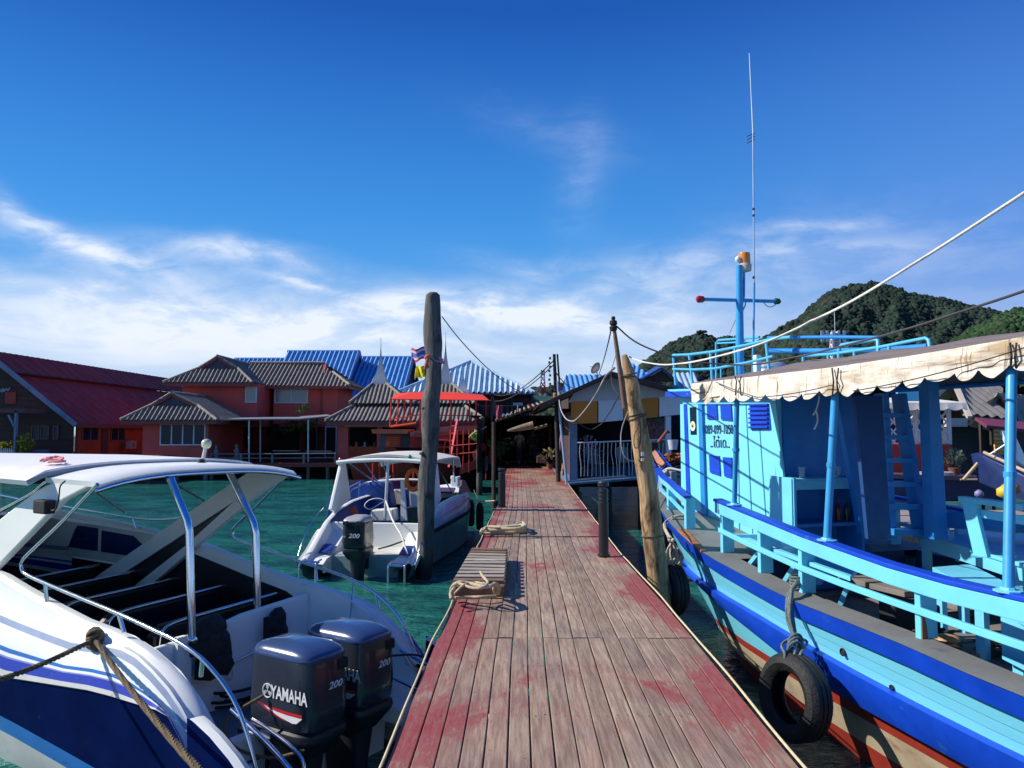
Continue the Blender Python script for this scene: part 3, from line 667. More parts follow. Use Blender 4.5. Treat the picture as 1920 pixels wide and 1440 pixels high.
GLASS = mat('dark_window_glass', (.010, .025, .05), .10, 0, .1, 1, spec=.18)
CURT = mat('teal_curtain_glass', (.16, .26, .28), .15, 0, .25, 6, stretch=(5, 1, .2), spec=.6)
FRM = mat('white_window_frame', (.55, .60, .64), .5)
CONC = mat('grey_concrete', (.17, .18, .19), .85, 0, .2, 1.5)
INNER = mat('interior_shade', (.014, .012, .014), .9)  # near-black colour stands in for the shade inside rooms and openings
def rect_on(px0, py0, px1, py1, Y, depth=.06):
    """box whose front face fills the pixel rectangle at distance Y"""
    a, b = W(px0, py1, Y), W(px1, py0, Y); c = (a+b)/2; return Vector((c.x, Y+depth/2, c.z)), (abs(b.x-a.x), depth, abs(b.z-a.z))
def window(parent, px0, py0, px1, py1, Y, panes=2, glass=GLASS, fr=.07, frm=FRM):
    c, d = rect_on(px0, py0, px1, py1, Y, .08)
    wroot = MB(); x0, x1 = c.x-d[0]/2, c.x+d[0]/2; z0, z1 = c.z-d[2]/2, c.z+d[2]/2; y = Y-.03
    for k in range(panes+1): xx = x0+(x1-x0)*k/panes; wroot.box((xx, y, c.z), (fr, .07, d[2]))
    for zz in (z0, z1): wroot.box((c.x, y-.004, zz), (d[0]+fr, .07, fr))
    o = wroot.build('window', frm, parent); MB().box((c.x, y+.02, c.z), (d[0], .02, d[2])).build('pane', glass, o); return o
def boxpx(px0, py0, px1, py1, Y, depth, mb=None):
    c, d = rect_on(px0, py0, px1, py1, Y, depth); return (mb or MB()).box(c, d)
def tile_ridge(pts, r=.11): return MB().tube(pts, r, 8)
MUD = mat('dark_bank_mud', (.03, .026, .02), .95, 0, .3, .8, bump=.8, bs=3)
mb = MB(); mb.grid([[Vector((x, y+.8*mnoise.noise((x*.1, y, 0)), z+.12*mnoise.noise((x*.3, y*.3, 2)))) for x in np.linspace(-220, 260, 160)] for y, z in ((50.6, -1.2), (53, -.1), (56, .75), (66, 1.0), (90, 1.2), (140, 1.3), (300, 1.3))])
tag(mb.build('shore', MUD, origin=(0, 60, 0), smooth=180), kind='structure')
# ---- house A: long red-roofed timber house on the far left
A = thing('red_roof_house', 'long dark timber house with a steep maroon sheet roof at the far left', 'house', (-31, 58, 0))
zr, ze, ya, yb = 8.0, 3.5, 49.0, 76.0
XR = -32.8; XE = -27.0; sl = (zr-ze)/(XE-XR)
mb = MB(); xs = -31.2; zs = zr-sl*(xs-XR)
ribroof(mb, [(XR, ya, zr+.12), (XR, yb, zr+.12), (xs+.25, yb, zs-.08), (xs+.25, ya, zs-.08)], 1.2, .03, 4, .0, thick=.08, sawt=True)
ribroof(mb, [(xs, ya, zs-.14), (xs, yb, zs-.14), (XE, yb, ze), (XE, ya, ze)], 1.2, .03, 4, .78, lift=.07, sawt=True)
ribroof(mb, [(XR, ya, zr+.12), (XR, yb, zr+.12), (XR-6, yb, ze), (XR-6, ya, ze)], 1.2, .03, 4, .78, lift=.03, sawt=True)
mb.build('roof', REDT, A)
FASC = mat('pale_blue_grey_fascia', (.20, .24, .34), .7, 0, .2, 2)
for sx in (1, -1):
    MB().bar((XR, ya-.06, zr-.02), (XR+sx*(XE-XR), ya-.06, ze-.08), .07, .30).build('gable_fascia', FASC, A)
MB().bar((XE+.03, ya, ze-.10), (XE+.03, yb, ze-.10), .06, .26).build('eave_fascia', mat('brown_fascia', (.11, .04, .04), .7), A)
MB().tube([(xs+.27, ya, zs-.06), (xs+.27, yb, zs-.06)], .05, 5).build('step_flashing', WOODD, A)
MB().slab([(XR-5.4, ya+.5, 1.4), (XE-.45, ya+.5, 1.4), (XE-.45, ya+.5, ze+.2), (XR, ya+.5, zr-.25), (XR-5.4, ya+.5, ze+.3)], .12).build('gable_wall', DARKW, A)
MB().box((XE-.42, (ya+yb)/2+.4, 2.5), (.14, yb-ya-.8, 2.0)).build('side_wall', ORW, A)
MB().box((-31, (ya+yb)/2+1, 1.35), (8.2, yb-ya, .2)).build('floor', WOODD, A)
for y in np.arange(ya+.7, yb, 4.5):
    for x in (XE-.5, XR+1, XR-4): MB().tube([(x, y, -3), (x, y, 1.3)], .12, 8).build('stilt', WOODD, A)
for (a, b_) in ((60, 74), (77, 92), (100, 110)):
    window(A, a, 799, b_, 823, ya+.42, 1, GLASS, .08, mat('brown_window_frame', (.13, .09, .085), .7))
def side_window(y0, y1, z0, z1, n):
    mb = MB()
    for k in range(n+1): mb.box((XE-.32, y0+(y1-y0)*k/n, (z0+z1)/2), (.06, .08, z1-z0))
    for z in (z0, z1): mb.box((XE-.316, (y0+y1)/2, z), (.06, y1-y0+.1, .08))
    o = mb.build('window', MATS['brown_window_frame'], A); MB().box((XE-.335, (y0+y1)/2, (z0+z1)/2), (.02, y1-y0, z1-z0)).build('pane', GLASS, o)
side_window(50.3, 52.2, 2.45, 3.35, 2); side_window(53.9, 55.8, 2.4, 3.3, 2)
MB().box((XE-.33, 53.1, 2.3), (.05, .8, 1.8)).build('door', mat('dark_blue_door', (.02, .025, .04), .6), A)
ac = thing('air_conditioner', 'small pale air conditioner unit on the orange side wall of the left house', 'air conditioner', W(246, 833, 56)); c = W(246, 834, 55.6)
MB().box((c.x, c.y, c.z), (.35, .85, .55)).build('case', mat('grey_case', (.30, .30, .32), .6), ac, bevel=.02); MB().lathe([(.2, 0), (.2, .03), (.05, .04)], (c.x+.17, c.y, c.z), 14, Matrix.Rotation(pi/2, 4, 'Y')).build('fan_grille', CONC, ac)
c, d = rect_on(9, 735, 30, 757, ya+.38, .06); MB().box(c, d).build('wall_panel', mat('orange_red_panel', (.34, .05, .025), .7), A)
def text_obj(name, s, m, parent, loc, rot, size, ext=.004, sx=1, shear=0, font=None, align='CENTER', bold=0):
    cu = bpy.data.curves.new(name, 'FONT'); cu.body = s; cu.size = size; cu.extrude = ext; cu.align_x = align; cu.align_y = 'CENTER'; cu.shear = shear; cu.offset = bold; cu.resolution_u = 3
    tmp = bpy.data.objects.new('tmp', cu); S.collection.objects.link(tmp); dg = bpy.context.evaluated_depsgraph_get(); me = bpy.data.meshes.new_from_object(tmp.evaluated_get(dg))
    bpy.data.objects.remove(tmp); o = bpy.data.objects.new(name, me); S.collection.objects.link(o); me.materials.clear(); me.materials.append(m)
    M = Matrix.Translation(Vector(loc)) @ rot.to_4x4() @ Matrix.Diagonal((sx, 1, 1, 1))
    for v in me.vertices: v.co = M @ v.co
    if parent is not None:
        mi = world_mat(parent).inverted()
        for v in me.vertices: v.co = mi @ v.co
        o.parent = parent
    return o
RX90 = Matrix.Rotation(pi/2, 3, 'X')
_ys = ya+.40
MB().tube(smoothpath([W(*p, _ys) for p in ((-16, 738), (-12, 728), (-9, 737), (-5, 727), (-2, 736), (1, 730), (4, 735), (6, 728), (8, 734), (12, 729), (15, 732), (19, 727))], 4), .05, 5).build('sign_script', mat('dull_white_lettering', (.35, .36, .38), .7), A)
# terrace in front of it: picket fence, post, shrub, low wall
yt = 46.5
MB_ = MB()
fen = thing('picket_fence', 'white picket fence at the left edge in front of the dark house', 'fence', (W(0, 858, yt).x, yt, 1.5))
z0, z1 = W(0, 859, yt).z, W(0, 841, yt).z
mbp = MB()
for i in range(14): x = W(-30+4*i, 850, yt).x; mbp.box((x, yt, (z0+z1)/2), (.07, .03, z1-z0))
mbp.build('pickets', FRM, fen); MB().box((W(-4, 850, yt).x, yt+.03, (z0+z1)/2+.1), (1.8, .03, .05)).build('rail', FRM, fen)
pp = thing('veranda_post', 'grey-blue veranda post beside the picket fence', 'post', (W(27, 870, yt).x, yt, 0)); c, d = rect_on(24, 770, 31, 860, yt, .2); MB().box(c, d).build('shaft', FASC, pp)
MB().bar(W(27, 800, yt), W(16, 778, yt), .1, .1).build('bracket', FASC, pp)
boxpx(-60, 766, 45, 774, yt, 2.2).build('awning_board', mat('maroon_board', (.16, .05, .06), .7), pp)
tag(boxpx(32, 843, 88, 857, yt+.6, .3).build('low_wall', mat('blue_grey_wall', (.11, .13, .22), .8), smooth=None), 'low blue-grey wall beside the shrub on the left terrace', 'wall')
tag(boxpx(-120, 857, 262, 866, 45.9, 5.0).build('terrace', WOODD), 'dark timber terrace under the left house', 'terrace')
def shrub(name, pts, r, m, label, seed, leaves=380, size=.1, cat='shrub', stem=True):
    rs = random.Random(seed); c0 = Vector(pts[0]); t = thing(name, label, cat, c0)
    mb = MB()
    for i in range(leaves):
        a = Vector(pts[rs.randrange(len(pts))]); q = Vector((rs.gauss(0, 1), rs.gauss(0, 1), rs.gauss(0, 1))).normalized()*r*rs.random()**.45; q.z *= .8
        p_ = a+q; d = (q+Vector((rs.gauss(0, .5), rs.gauss(0, .5), rs.gauss(0, .5)))).normalized(); s_ = size*rs.uniform(.6, 1.5); e = d.cross(Vector((rs.random(), rs.random(), rs.random()))).normalized()*s_*.35
        mb.add([p_, p_+d*s_*.5+e, p_+d*s_, p_+d*s_*.5-e], [(0, 1, 2, 3)])
    mb.build('foliage', m, t, fix=False)
    if stem:
        ms = MB()
        for a in pts: ms.tube([Vector(a)-V(0, 0, r*1.3), Vector(a)], .02, 5)
        ms.build('stems', WOODD, t)
    return t
LEAFY = mat('yellow_green_leaves', (.28, .28, .03), .6, 0, .35, 4, island=.7); LEAFG = mat('green_leaves', (.05, .12, .02), .6, 0, .35, 4, island=.7)
shrub('shrub', [tuple(W(x, y, yt+.3)) for x, y in ((40, 830), (50, 838), (38, 842), (56, 832), (48, 822))], .36, LEAFY, 'yellow-green leafy shrub behind the left picket fence', 1, 500, .16)
shrub('shrub', [tuple(W(x, y, yt+.3)) for x, y in ((5, 838), (14, 834))], .34, LEAFY, 'small yellow shrub left of the veranda post', 2, 260, .16)
# ---- house B: single-storey red pavilion with louvred windows
def gablet_roof(root, ex0, ex1, ye, z_e, xa, za, ybk, xg0, xg1, zg, tile=TILE, front_over=0, dir_right=True, nm='roof', yg=None):
    """front hip slope under a small gable, ridge running back to ybk"""
    yg = yg if yg is not None else ye+1.1; mb = MB()
    ribroof(mb, [(ex0, ye, z_e), (ex1, ye, z_e), (xg1, yg, zg), (xg0, yg, zg)], .30, .12, 8, .42)
    ribroof(mb, [(xa, yg-.05, za), (xa, ybk, za), (ex1, ybk, z_e), (ex1, ye, z_e), (xg1, yg, zg)], .30, .12, 8, .42)
    ribroof(mb, [(xa, yg-.05, za), (xa, ybk, za), (ex0, ybk, z_e), (ex0, ye, z_e), (xg0, yg, zg)], .30, .12, 8, .42)
    o = mb.build(nm, tile, root, smooth=40)
    MB().slab([(xg0+.1, yg+.12, zg), (xg1-.1, yg+.12, zg), (xa, yg+.12, za-.12)], .06).build('gable_louvre', mat('slate_louvre', (.08, .08, .11), .8), o)
    m2 = MB()
    for xg in (xg0, xg1): m2.bar((xa, yg-.03, za-.10), (xg, yg-.03, zg-.02), .10, .22)
    m2.build('barge_board', REDTR, o)
    m3 = MB(); m3.tube([(xa, yg-.1, za+.06), (xa, ybk, za+.06)], .10, 8)
    for xe, xg in ((ex0, xg0), (ex1, xg1)): m3.tube([(xe, ye, z_e+.07), (xg, yg, zg+.09)], .10, 8); m3.tube([(xg, yg-.06, zg+.09), (xa, yg-.06, za+.06)], .07, 8)
    m3.build('ridge_tiles', mat('pale_ridge_tiles', (.30, .27, .22), .8, 0, .3, 4, patch=((.08, .07, .06), 3, .55, .1, O3)), o, smooth=50)
    MB().box(((ex0+ex1)/2, ye+.07, z_e-.12), (ex1-ex0-.1, .1, .2)).build('eave_board', REDTR, o)
    MB().box((ex1-.06, (ye+ybk)/2+.05, z_e-.125), (.1, ybk-ye-.1, .2)).build('eave_board', REDTR, o)
    return o
def X_at(px, Y): return (px-960)/FPX*Y
def Z_at(py, Y): return EYE+(810-py)/FPX*Y
B = thing('pink_house', 'single-storey red-pink waterside house with four louvred window panes', 'house', (-21.5, 52, 0))
yB = 49.2
gablet_roof(B, X_at(226, yB), X_at(407, yB), yB, Z_at(789, yB), X_at(325, 50.6), Z_at(738, 50.6), 56.5, X_at(283, 50.3), X_at(370, 50.3), Z_at(762, 50.3), yg=50.3)
c, d = rect_on(266, 793, 391, 872, 50, 6.4); MB().box(c, d).build('wall', PINKW, B)
MB().box((c.x, 53, .9), (d[0]+.3, 6.6, .25)).build('floor_slab', mat('dark_red_slab', (.12, .03, .025), .8), B)
window(B, 301, 795, 385, 834, 49.98, 4, GLASS, .08)
for x in (-23, -21.2, -19.4):
    for y in (50.2, 55): MB().tube([(x, y, -3), (x, y, .8)], .14, 8).build('stilt', CONC, B)
# ---- house C: two-storey red house behind it
Cc = thing('two_storey_house', 'two-storey red house with grey tiled roofs and curtained upper windows', 'house', (-17, 60, 0))
yC = 55.0
gablet_roof(Cc, X_at(304, yC), X_at(472, yC), yC, Z_at(718, yC), X_at(408, 56.4), Z_at(669, 56.4), 66, X_at(370, 56.2), X_at(444, 56.2), Z_at(692, 56.2), yg=56.2, nm='left_roof')
c, d = rect_on(340, 720, 483, 800, 56, 8); MB().box(c, d).build('upper_wall', PINKW, Cc)
window(Cc, 461, 726, 481, 754, 55.98, 1, CURT, .08)
# right wing, ridge parallel to the front
yW = 57.6; x0, x1 = X_at(512, yW), X_at(655, yW); ze_ = Z_at(723, yW); zt = Z_at(681, 61); xr0, xr1 = X_at(468, 61), X_at(606, 61)
mb = MB(); ribroof(mb, [(x0-2.6, yW, ze_), (x1, yW, ze_), (X_at(606, 61)+.6, 60.2, lerp(ze_, zt, .62)), (xr1, 61, zt), (xr0, 61, zt)], .30, .12, 8, .42)
ribroof(mb, [(x0-2.6, 64.4, ze_), (x1, 64.4, ze_), (xr1, 61, zt), (xr0, 61, zt)], .30, .12, 8, .42)
ribroof(mb, [(x1, yW, ze_), (x1, 64.4, ze_), (xr1+.9, 61.9, lerp(ze_, zt, .58)), (xr1+.9, 60.2, lerp(ze_, zt, .58))], .30, .12, 8, .42)
rr = mb.build('right_roof', TILE, Cc, smooth=40)
MB().slab([(xr1+.3, 59.6, lerp(ze_, zt, .55)), (xr1+.3, 62.4, lerp(ze_, zt, .55)), (xr1+.1, 61, zt)], .2).build('gable_end', REDTR, rr)
MB().tube([(xr0, 61, zt+.06), (xr1, 61, zt+.06)], .1, 8).tube([(xr1+.9, 60.2, lerp(ze_, zt, .6)+.05), (x1, yW, ze_+.07)], .1, 8).build('ridge_tiles', MATS['pale_ridge_tiles'], rr, smooth=50)
MB().box(((x0+x1)/2-.9, yW+.07, ze_-.12), (x1-x0+1.6, .1, .2)).build('eave_board', REDTR, rr)
MB().box((x1-.06, (yW+64.4)/2, ze_-.13), (.1, 6.7, .2)).build('eave_board', REDTR, rr)
c, d = rect_on(512, 724, 632, 800, 58.6, 5.6); MB().box(c, d).build('wing_wall', PINKW, Cc)
window(Cc, 516, 729, 577, 755, 58.58, 2, CURT, .09)
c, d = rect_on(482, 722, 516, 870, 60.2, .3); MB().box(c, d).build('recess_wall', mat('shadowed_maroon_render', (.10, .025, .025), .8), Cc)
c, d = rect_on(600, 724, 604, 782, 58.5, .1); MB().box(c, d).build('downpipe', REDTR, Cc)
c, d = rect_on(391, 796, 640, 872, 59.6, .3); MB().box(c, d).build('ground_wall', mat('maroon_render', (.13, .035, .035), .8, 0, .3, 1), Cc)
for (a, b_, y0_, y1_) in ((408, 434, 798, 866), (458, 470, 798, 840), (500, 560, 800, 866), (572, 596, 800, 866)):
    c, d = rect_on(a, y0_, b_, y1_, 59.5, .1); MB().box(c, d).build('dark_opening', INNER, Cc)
window(Cc, 610, 800, 631, 868, 58.5, 1, INNER, .09)
MB().bar(W(490, 860, 58), W(520, 795, 58), 1.2, .12).build('outside_stair', DARKW, Cc)
# deck, railing, posts, awning
yD = 50.2
dk = thing('house_deck', 'dark red timber deck on stilts in front of the two-storey house', 'deck', (-15, 54, 0))
x0, x1 = X_at(391, yD), X_at(650, yD); zd = Z_at(868, yD)
MB().box(((x0+x1)/2, 54.8, zd-.12), (x1-x0, 9.4, .24)).build('deck_boards', mat('dark_red_edge', (.20, .04, .035), .7), dk)
for px in range(400, 660, 36):
    for y in (51, 55): MB().tube([(X_at(px, y), y, -3), (X_at(px, y), y, zd-.2)], .12, 8).build('stilt', CONC, dk)
for px in (394, 451, 510, 569, 628): c, d = rect_on(px-2, 850, px+2.4, 872, yD, .15); MB().box(c, d).build('rail_post', CONC, dk)
for py in (851, 859): MB().tube([W(391, py, yD+.1), W(510, py, yD+.1), W(630, py-1, yD+.1)], .04, 6).build('rail', CONC, dk)
aw = thing('flat_awning', 'thin pale flat awning over the red deck', 'awning', (-14, 53, 0))
mb = MB(); mb.grid([[W(428, 786, 50.4), W(500, 785, 50.4), W(560, 785, 50.4), W(622, 779, 50.4)], [W(434, 782, 57), W(500, 781, 57), W(560, 780.5, 57), W(612, 777, 57)]])
o = mb.build('sheet', mat('grey_awning_sheet', (.20, .20, .22), .7), aw); s_ = o.modifiers.new('solid', 'SOLIDIFY'); s_.thickness = .08
for px, y0_ in ((467, 786), (488, 786), (578, 786), (594, 782)): MB().tube([W(px, 866, 50.6 if px in (467, 578) else 53), W(px, y0_, 50.6 if px in (467, 578) else 53)], .055, 8).build('post', GALV if px != 594 else WOODD, aw)
shrub('shrub', [tuple(W(x, y, 56)) for x, y in ((568, 766), (575, 762), (560, 770))], .3, LEAFG, 'small green creeper under the right upper window of the red house', 3, 150, .14, stem=False)
shrub('shrub', [tuple(W(x, y, 54)) for x, y in ((556, 795), (570, 800), (584, 795), (540, 800))], .55, LEAFG, 'hanging green plants under the flat awning', 4, 420, .16, stem=False)
STONE = mat('pale_stone', (.34, .34, .36), .8, 0, .2, 4)
def statue(px, py0, py1, Y, label):
    b = W(px, py1, Y); H = (py1-py0)/FPX*Y; t = thing('statue', label, 'statue', b, 0, 'stone figures on the house deck')
    MB().box((b.x, b.y, b.z+H*.1), (H*.34, H*.3, H*.2)).build('plinth', STONE, t, bevel=.02)
    MB().lathe([(H*.13, H*.2), (H*.17, H*.26), (H*.14, H*.36), (H*.11, H*.46), (H*.16, H*.58), (H*.17, H*.68), (H*.07, H*.76), (H*.06, H*.78), (H*.095, H*.84), (H*.09, H*.93), (H*.03, H)], b, 14).build('figure', STONE, t, smooth=50)
statue(404, 835, 866, 50.9, 'pale stone figure by the corner of the single-storey house')
statue(443, 833, 866, 52.4, 'dimmer pale stone figure further along the red deck')
def table_set(px, py, Y, label):
    b = W(px, py, Y); t = thing('table', label, 'table', (b.x, b.y, zd)); MB().box((b.x, b.y, zd+.72), (1.7, .7, .05)).build('tabletop', mat('pale_tabletop', (.40, .38, .36), .5), t)
    for sx in (-.7, .7):
        for sy in (-.28, .28): MB().box((b.x+sx, b.y+sy, zd+.35), (.05, .05, .7)).build('leg', WOODD, t)
table_set(600, 846, 52, 'pale long table on the red deck'); table_set(538, 846, 53, 'darker table near the stair on the red deck')
# ---- D: big blue glazed roofs behind
def blue_house(name, label, x0, x1, yr, zr, yf, zf, wall=True):
    t = thing(name, label, 'house', ((x0+x1)/2, yr, 0)); mb = MB()
    ribroof(mb, [(x0, yf, zf), (x1, yf, zf), (x1, yr, zr), (x0, yr, zr)], .44, .20, 8, .6)
    ribroof(mb, [(x0, 2*yr-yf, zf), (x1, 2*yr-yf, zf), (x1, yr, zr), (x0, yr, zr)], .44, .20, 8, .6)
    mb.build('roof', BTILE, t, smooth=40)
    MB().tube([(x0, yr, zr+.08), (x1, yr, zr+.08)], .13, 8).build('ridge_tiles', BTILE, t)
    m2 = MB(); m2.bar((x1+.1, yf, zf), (x1+.1, yr, zr), .12, .45); m2.bar((x1+.1, 2*yr-yf, zf), (x1+.1, yr, zr), .12, .45); m2.build('barge_board', DBTILE, t)
    if wall:
        MB().box(((x0+x1)/2, yr, zf/2-.2), (x1-x0-.8, 2*(yr-yf)-1.4, zf)).build('wall', DARKW, t)
        MB().slab([(x1-.45, yf+.8, zf-.2), (x1-.45, 2*yr-yf-.8, zf-.2), (x1-.45, yr, zr-.4)], .1).build('gable_wall', mat('blue_shadow_board', (.04, .08, .2), .8), t)
    return t
blue_house('blue_roof_house', 'tall house with bright blue tiled roof behind the red house', X_at(537, 75), X_at(671, 75), 75, Z_at(660, 75), 68, Z_at(752, 68))
blue_house('blue_roof_house', 'blue tiled roof house left of the first spire, right of the tallest blue roof', X_at(668, 77), X_at(773, 77), 77, Z_at(671, 77), 68.6, Z_at(757, 68.6))
blue_house('blue_roof_house', 'low blue ridge showing between the two grey tiled roofs', X_at(438, 78), X_at(540, 78), 78, Z_at(674, 78), 72, Z_at(745, 72))
# ---- E: grey tiled pavilion with spires
E = thing('spired_pavilion', 'pink waterside pavilion with two-tier grey tiled roofs and tall slim spires', 'building', (-9, 54, 0))
yE = 49.5
def tier(x0, x1, xt0, xt1, y0, y1, yt0, yt1, z0, z1, nm):
    mb = MB(); a, b, c, d = (x0, y0, z0), (x1, y0, z0), (x1, y1, z0), (x0, y1, z0); e, f_, g_, h = (xt0, yt0, z1), (xt1, yt0, z1), (xt1, yt1, z1), (xt0, yt1, z1)
    for P in ([a, b, f_, e], [b, c, g_, f_], [c, d, h, g_], [d, a, e, h]): ribroof(mb, P, .27, .09, 8, .4)
    o = mb.build(nm, TILE, E, smooth=40); m3 = MB()
    for p, q in ((a, e), (b, f_), (c, g_), (d, h)): m3.tube([Vector(p)+V(0, 0, .08), Vector(q)+V(0, 0, .1)], .1, 7)
    m3.build('ridge_tiles', MATS['pale_ridge_tiles'], o, smooth=50)
    return o
zl = Z_at(790, yE); zm = Z_at(760, 52)
o = tier(X_at(610, yE), X_at(912, yE), X_at(668, 52), X_at(866, 52), yE, 59, 52, 57, zl, zm, 'lower_roof')
MB().box(((X_at(610, yE)+X_at(912, yE))/2, yE+.1, zl-.14), (X_at(912, yE)-X_at(610, yE)-.1, .1, .26)).build('eave_board', REDTR, o)
zu = Z_at(757, 51.6); zt_ = Z_at(722, 54)
for k, (a, b_, ta, tb, nm) in enumerate(((655, 768, 701, 726, 'left_upper_roof'), (775, 890, 823, 848, 'right_upper_roof'))):
    tier(X_at(a, 51.6), X_at(b_, 51.6), X_at(ta, 54), X_at(tb, 54), 51.6, 56.4, 53.5, 54.5, zu, zt_, nm)
SPIRE = mat('pale_spire_metal', (.33, .37, .43), .5, 0, .1, 1)
def spire(px, py0, py1, Y, wpx, label_part='spire', n=4):
    z0, z1 = Z_at(py1, Y), Z_at(py0, Y); r = wpx/2/FPX*Y*1.5; x = X_at(px, Y); H = z1-z0
    pr = [(r, 0), (r*.96, H*.03)]+[(r*(.92*(1-t)**2.6+.02), H*(.05+.95*t)) for t in np.linspace(0, 1, 12)]
    return MB().lathe(pr, (x, Y, z0), n, Matrix.Rotation(pi/4, 4, 'Z')).build(label_part, SPIRE, E, smooth=25)
spire(713, 632, 723, 54, 27); spire(835, 622, 722, 54, 27)
spire(869, 695, 738, 53.2, 22)
for (a, b_) in ((632, 653), (706, 716), (780, 792), (880, 893)):
    c, d = rect_on(a, 793, b_, 870, 50.6, .5); MB().box(c, d).build('pillar', PINKW, E)
c, d = rect_on(632, 794, 893, 801, 50.55, .5); MB().box(c, d).build('lintel', PINKW, E)
c, d = rect_on(652, 851, 780, 870, 50.6, .3); MB().box(c, d).build('counter_wall', PINKW, E)
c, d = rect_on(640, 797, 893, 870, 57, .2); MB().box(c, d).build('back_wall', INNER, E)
MB().box(((X_at(628, yE)+X_at(900, yE))/2, 54.5, zd-.15), (X_at(900, yE)-X_at(628, yE), 9, .3)).build('floor_slab', MATS['dark_red_slab'], E)
for px in range(636, 900, 40): MB().tube([(X_at(px, 51), 51, -3), (X_at(px, 51), 51, zd-.3)], .13, 8).build('stilt', CONC, E)
c, d = rect_on(646, 795, 735, 799, 50.2, .8); MB().box(c, d).build('white_lintel_board', FRM, E)
jars = [mat('dull_yellow_ware', (.30, .17, .05), .5), mat('grey_ware', (.25, .27, .30), .5), mat('dark_red_ware', (.22, .05, .03), .5)]
for i, (x, y, m_) in enumerate(((658, 848, 1), (668, 850, 0), (678, 850, 2), (684, 848, 1), (694, 850, 0), (702, 849, 2))):
    b = W(x, 853, 51.2); h = .5+.25*(i % 2)
    tag(MB().lathe([(.12, 0), (.17, h*.3), (.15, h*.6), (.07, h*.8), (.09, h)], (b.x, b.y, Z_at(851, 50.6)), 12).build('jar', jars[m_], smooth=50), '%s on the pavilion counter' % ['squat grey jar at the left end', 'taller yellow jar second from the left', 'squat dark red jar third from the left', 'taller grey jar in the middle', 'squat yellow jar second from the right', 'taller dark red jar at the right end'][i], 'jar')
# ---- F: big blue hipped roof over a dark wooden house
F_ = thing('blue_hip_roof_house', 'dark wooden two-storey house under a wide pale blue hipped roof', 'house', (-3, 60, 0))
yF = 56.0; xa, xb = X_at(742, yF), X_at(1003, yF); z0 = Z_at(738, yF); ap = (X_at(883, 61.5), 61.5, Z_at(679, 61.5))
mb = MB()
for P in ([(xa, yF, z0), (xb, yF, z0), ap], [(xb, yF, z0), (xb, 67, z0), ap], [(xb, 67, z0), (xa, 67, z0), ap], [(xa, 67, z0), (xa, yF, z0), ap]): ribroof(mb, P, .38, .18, 8, .5, lift=.09)
BTL = mat('pale_blue_glazed_tiles', (.34, .50, .64), .4, 0, .15, 1.5, coat=.2, patch=((.07, .20, .45), .8, .55, .2, O3))
o = mb.build('roof', BTL, F_, smooth=40)
m3 = MB()
for c_ in ((xa, yF, z0), (xb, yF, z0)): m3.tube([Vector(c_)+V(0, 0, .08), Vector(ap)+V(0, 0, .08)], .13, 7)
m3.build('ridge_tiles', BTL, o)
c, d = rect_on(760, 741, 992, 870, 57.4, 8); MB().box(c, d).build('wall', DARKW, F_)
MB().box((X_at(930, 56.6), 56.8, Z_at(790, 56.6)), (5.2, 1.4, .15)).build('balcony_floor', WOODD, F_)
for px in range(888, 1000, 9): MB().tube([W(px, 790, 56.2), W(px, 761, 56.2)], .025, 5).build('baluster', CONC, F_)
MB().tube([W(886, 761, 56.2), W(998, 761, 56.2)], .04, 5).build('handrail', CONC, F_)
for px in (890, 960, 997): MB().tube([W(px, 800, 56.3), W(px, 741, 56.3)], .09, 6).build('post', DARKW, F_)
sg = thing('shop_sign', 'small pale sign board on a post before the dark wooden house', 'sign', W(971, 762, 55.5))
c, d = rect_on(962, 755, 980, 760, 55.5, .05); MB().box(c, d).build('board', mat('pale_blue_board', (.45, .52, .62), .6), sg)
MB().tube([W(971, 800, 55.6), W(971, 756, 55.6)], .035, 5).build('post', GALV, sg)
mb = MB(); ribroof(mb, [W(928, 786, 47), W(985, 786, 47), W(972, 777, 49.5), W(936, 777, 49.5)], .3, .07, 6, .5)
tag(mb.build('lean_to_roof', BTL, smooth=40), 'small strip of blue corrugated lean-to roof above the market awning', 'roof')
# orange stall, green awning
tag(boxpx(990, 757, 1012, 774, 52, 1.5).build('stall', mat('orange_red_tarp', (.50, .06, .03), .7, 0, .2, 2)), 'orange-red tarpaulin stall at the right of the dark wooden house', 'stall')
mb = MB(); mb.slab([W(984, 763, 60), W(1040, 763, 60), W(1036, 745, 64), (W(990, 741, 64))], .15)
tag(mb.build('green_roof', mat('dark_green_sheet', (.015, .06, .035), .7)), 'dark green sheet roof below the red and white mast', 'roof')
# ---- G: blue roofs behind the white gable
G1 = thing('blue_roof_house', 'low blue tiled house behind the white gabled building with a satellite dish', 'house', (8, 42, 0))
y0, y1 = 41, 45
mb = MB(); P = lambda x, y, Y: tuple(W(x, y, Y))
ribroof(mb, [(X_at(1052, 40), 40, Z_at(742, 40)), (X_at(1190, 40), 40, Z_at(742, 40)), (X_at(1162, 43), 43, Z_at(704, 43)), (X_at(1062, 43), 43, Z_at(704, 43))], .27, .09, 8, .4)
ribroof(mb, [(X_at(1120, 38.5), 38.5, Z_at(735, 38.5)), (X_at(1245, 38.5), 38.5, Z_at(722, 38.5)), (X_at(1182, 42), 42, Z_at(679, 42))], .27, .09, 8, .4)
mb.build('roof', BTILE, G1, smooth=40)
c, d = rect_on(1066, 738, 1236, 800, 42, 6); MB().box(c, d).build('wall', DARKW, G1)
MB().slab([W(1196, 716, 38), W(1240, 690, 38), W(1232, 688, 42), W(1188, 712, 42)], .1).slab([W(1240, 690, 38), W(1268, 713, 38), W(1264, 711, 42), W(1236, 689, 42)], .1).build('dormer_roof', DBTILE, G1)
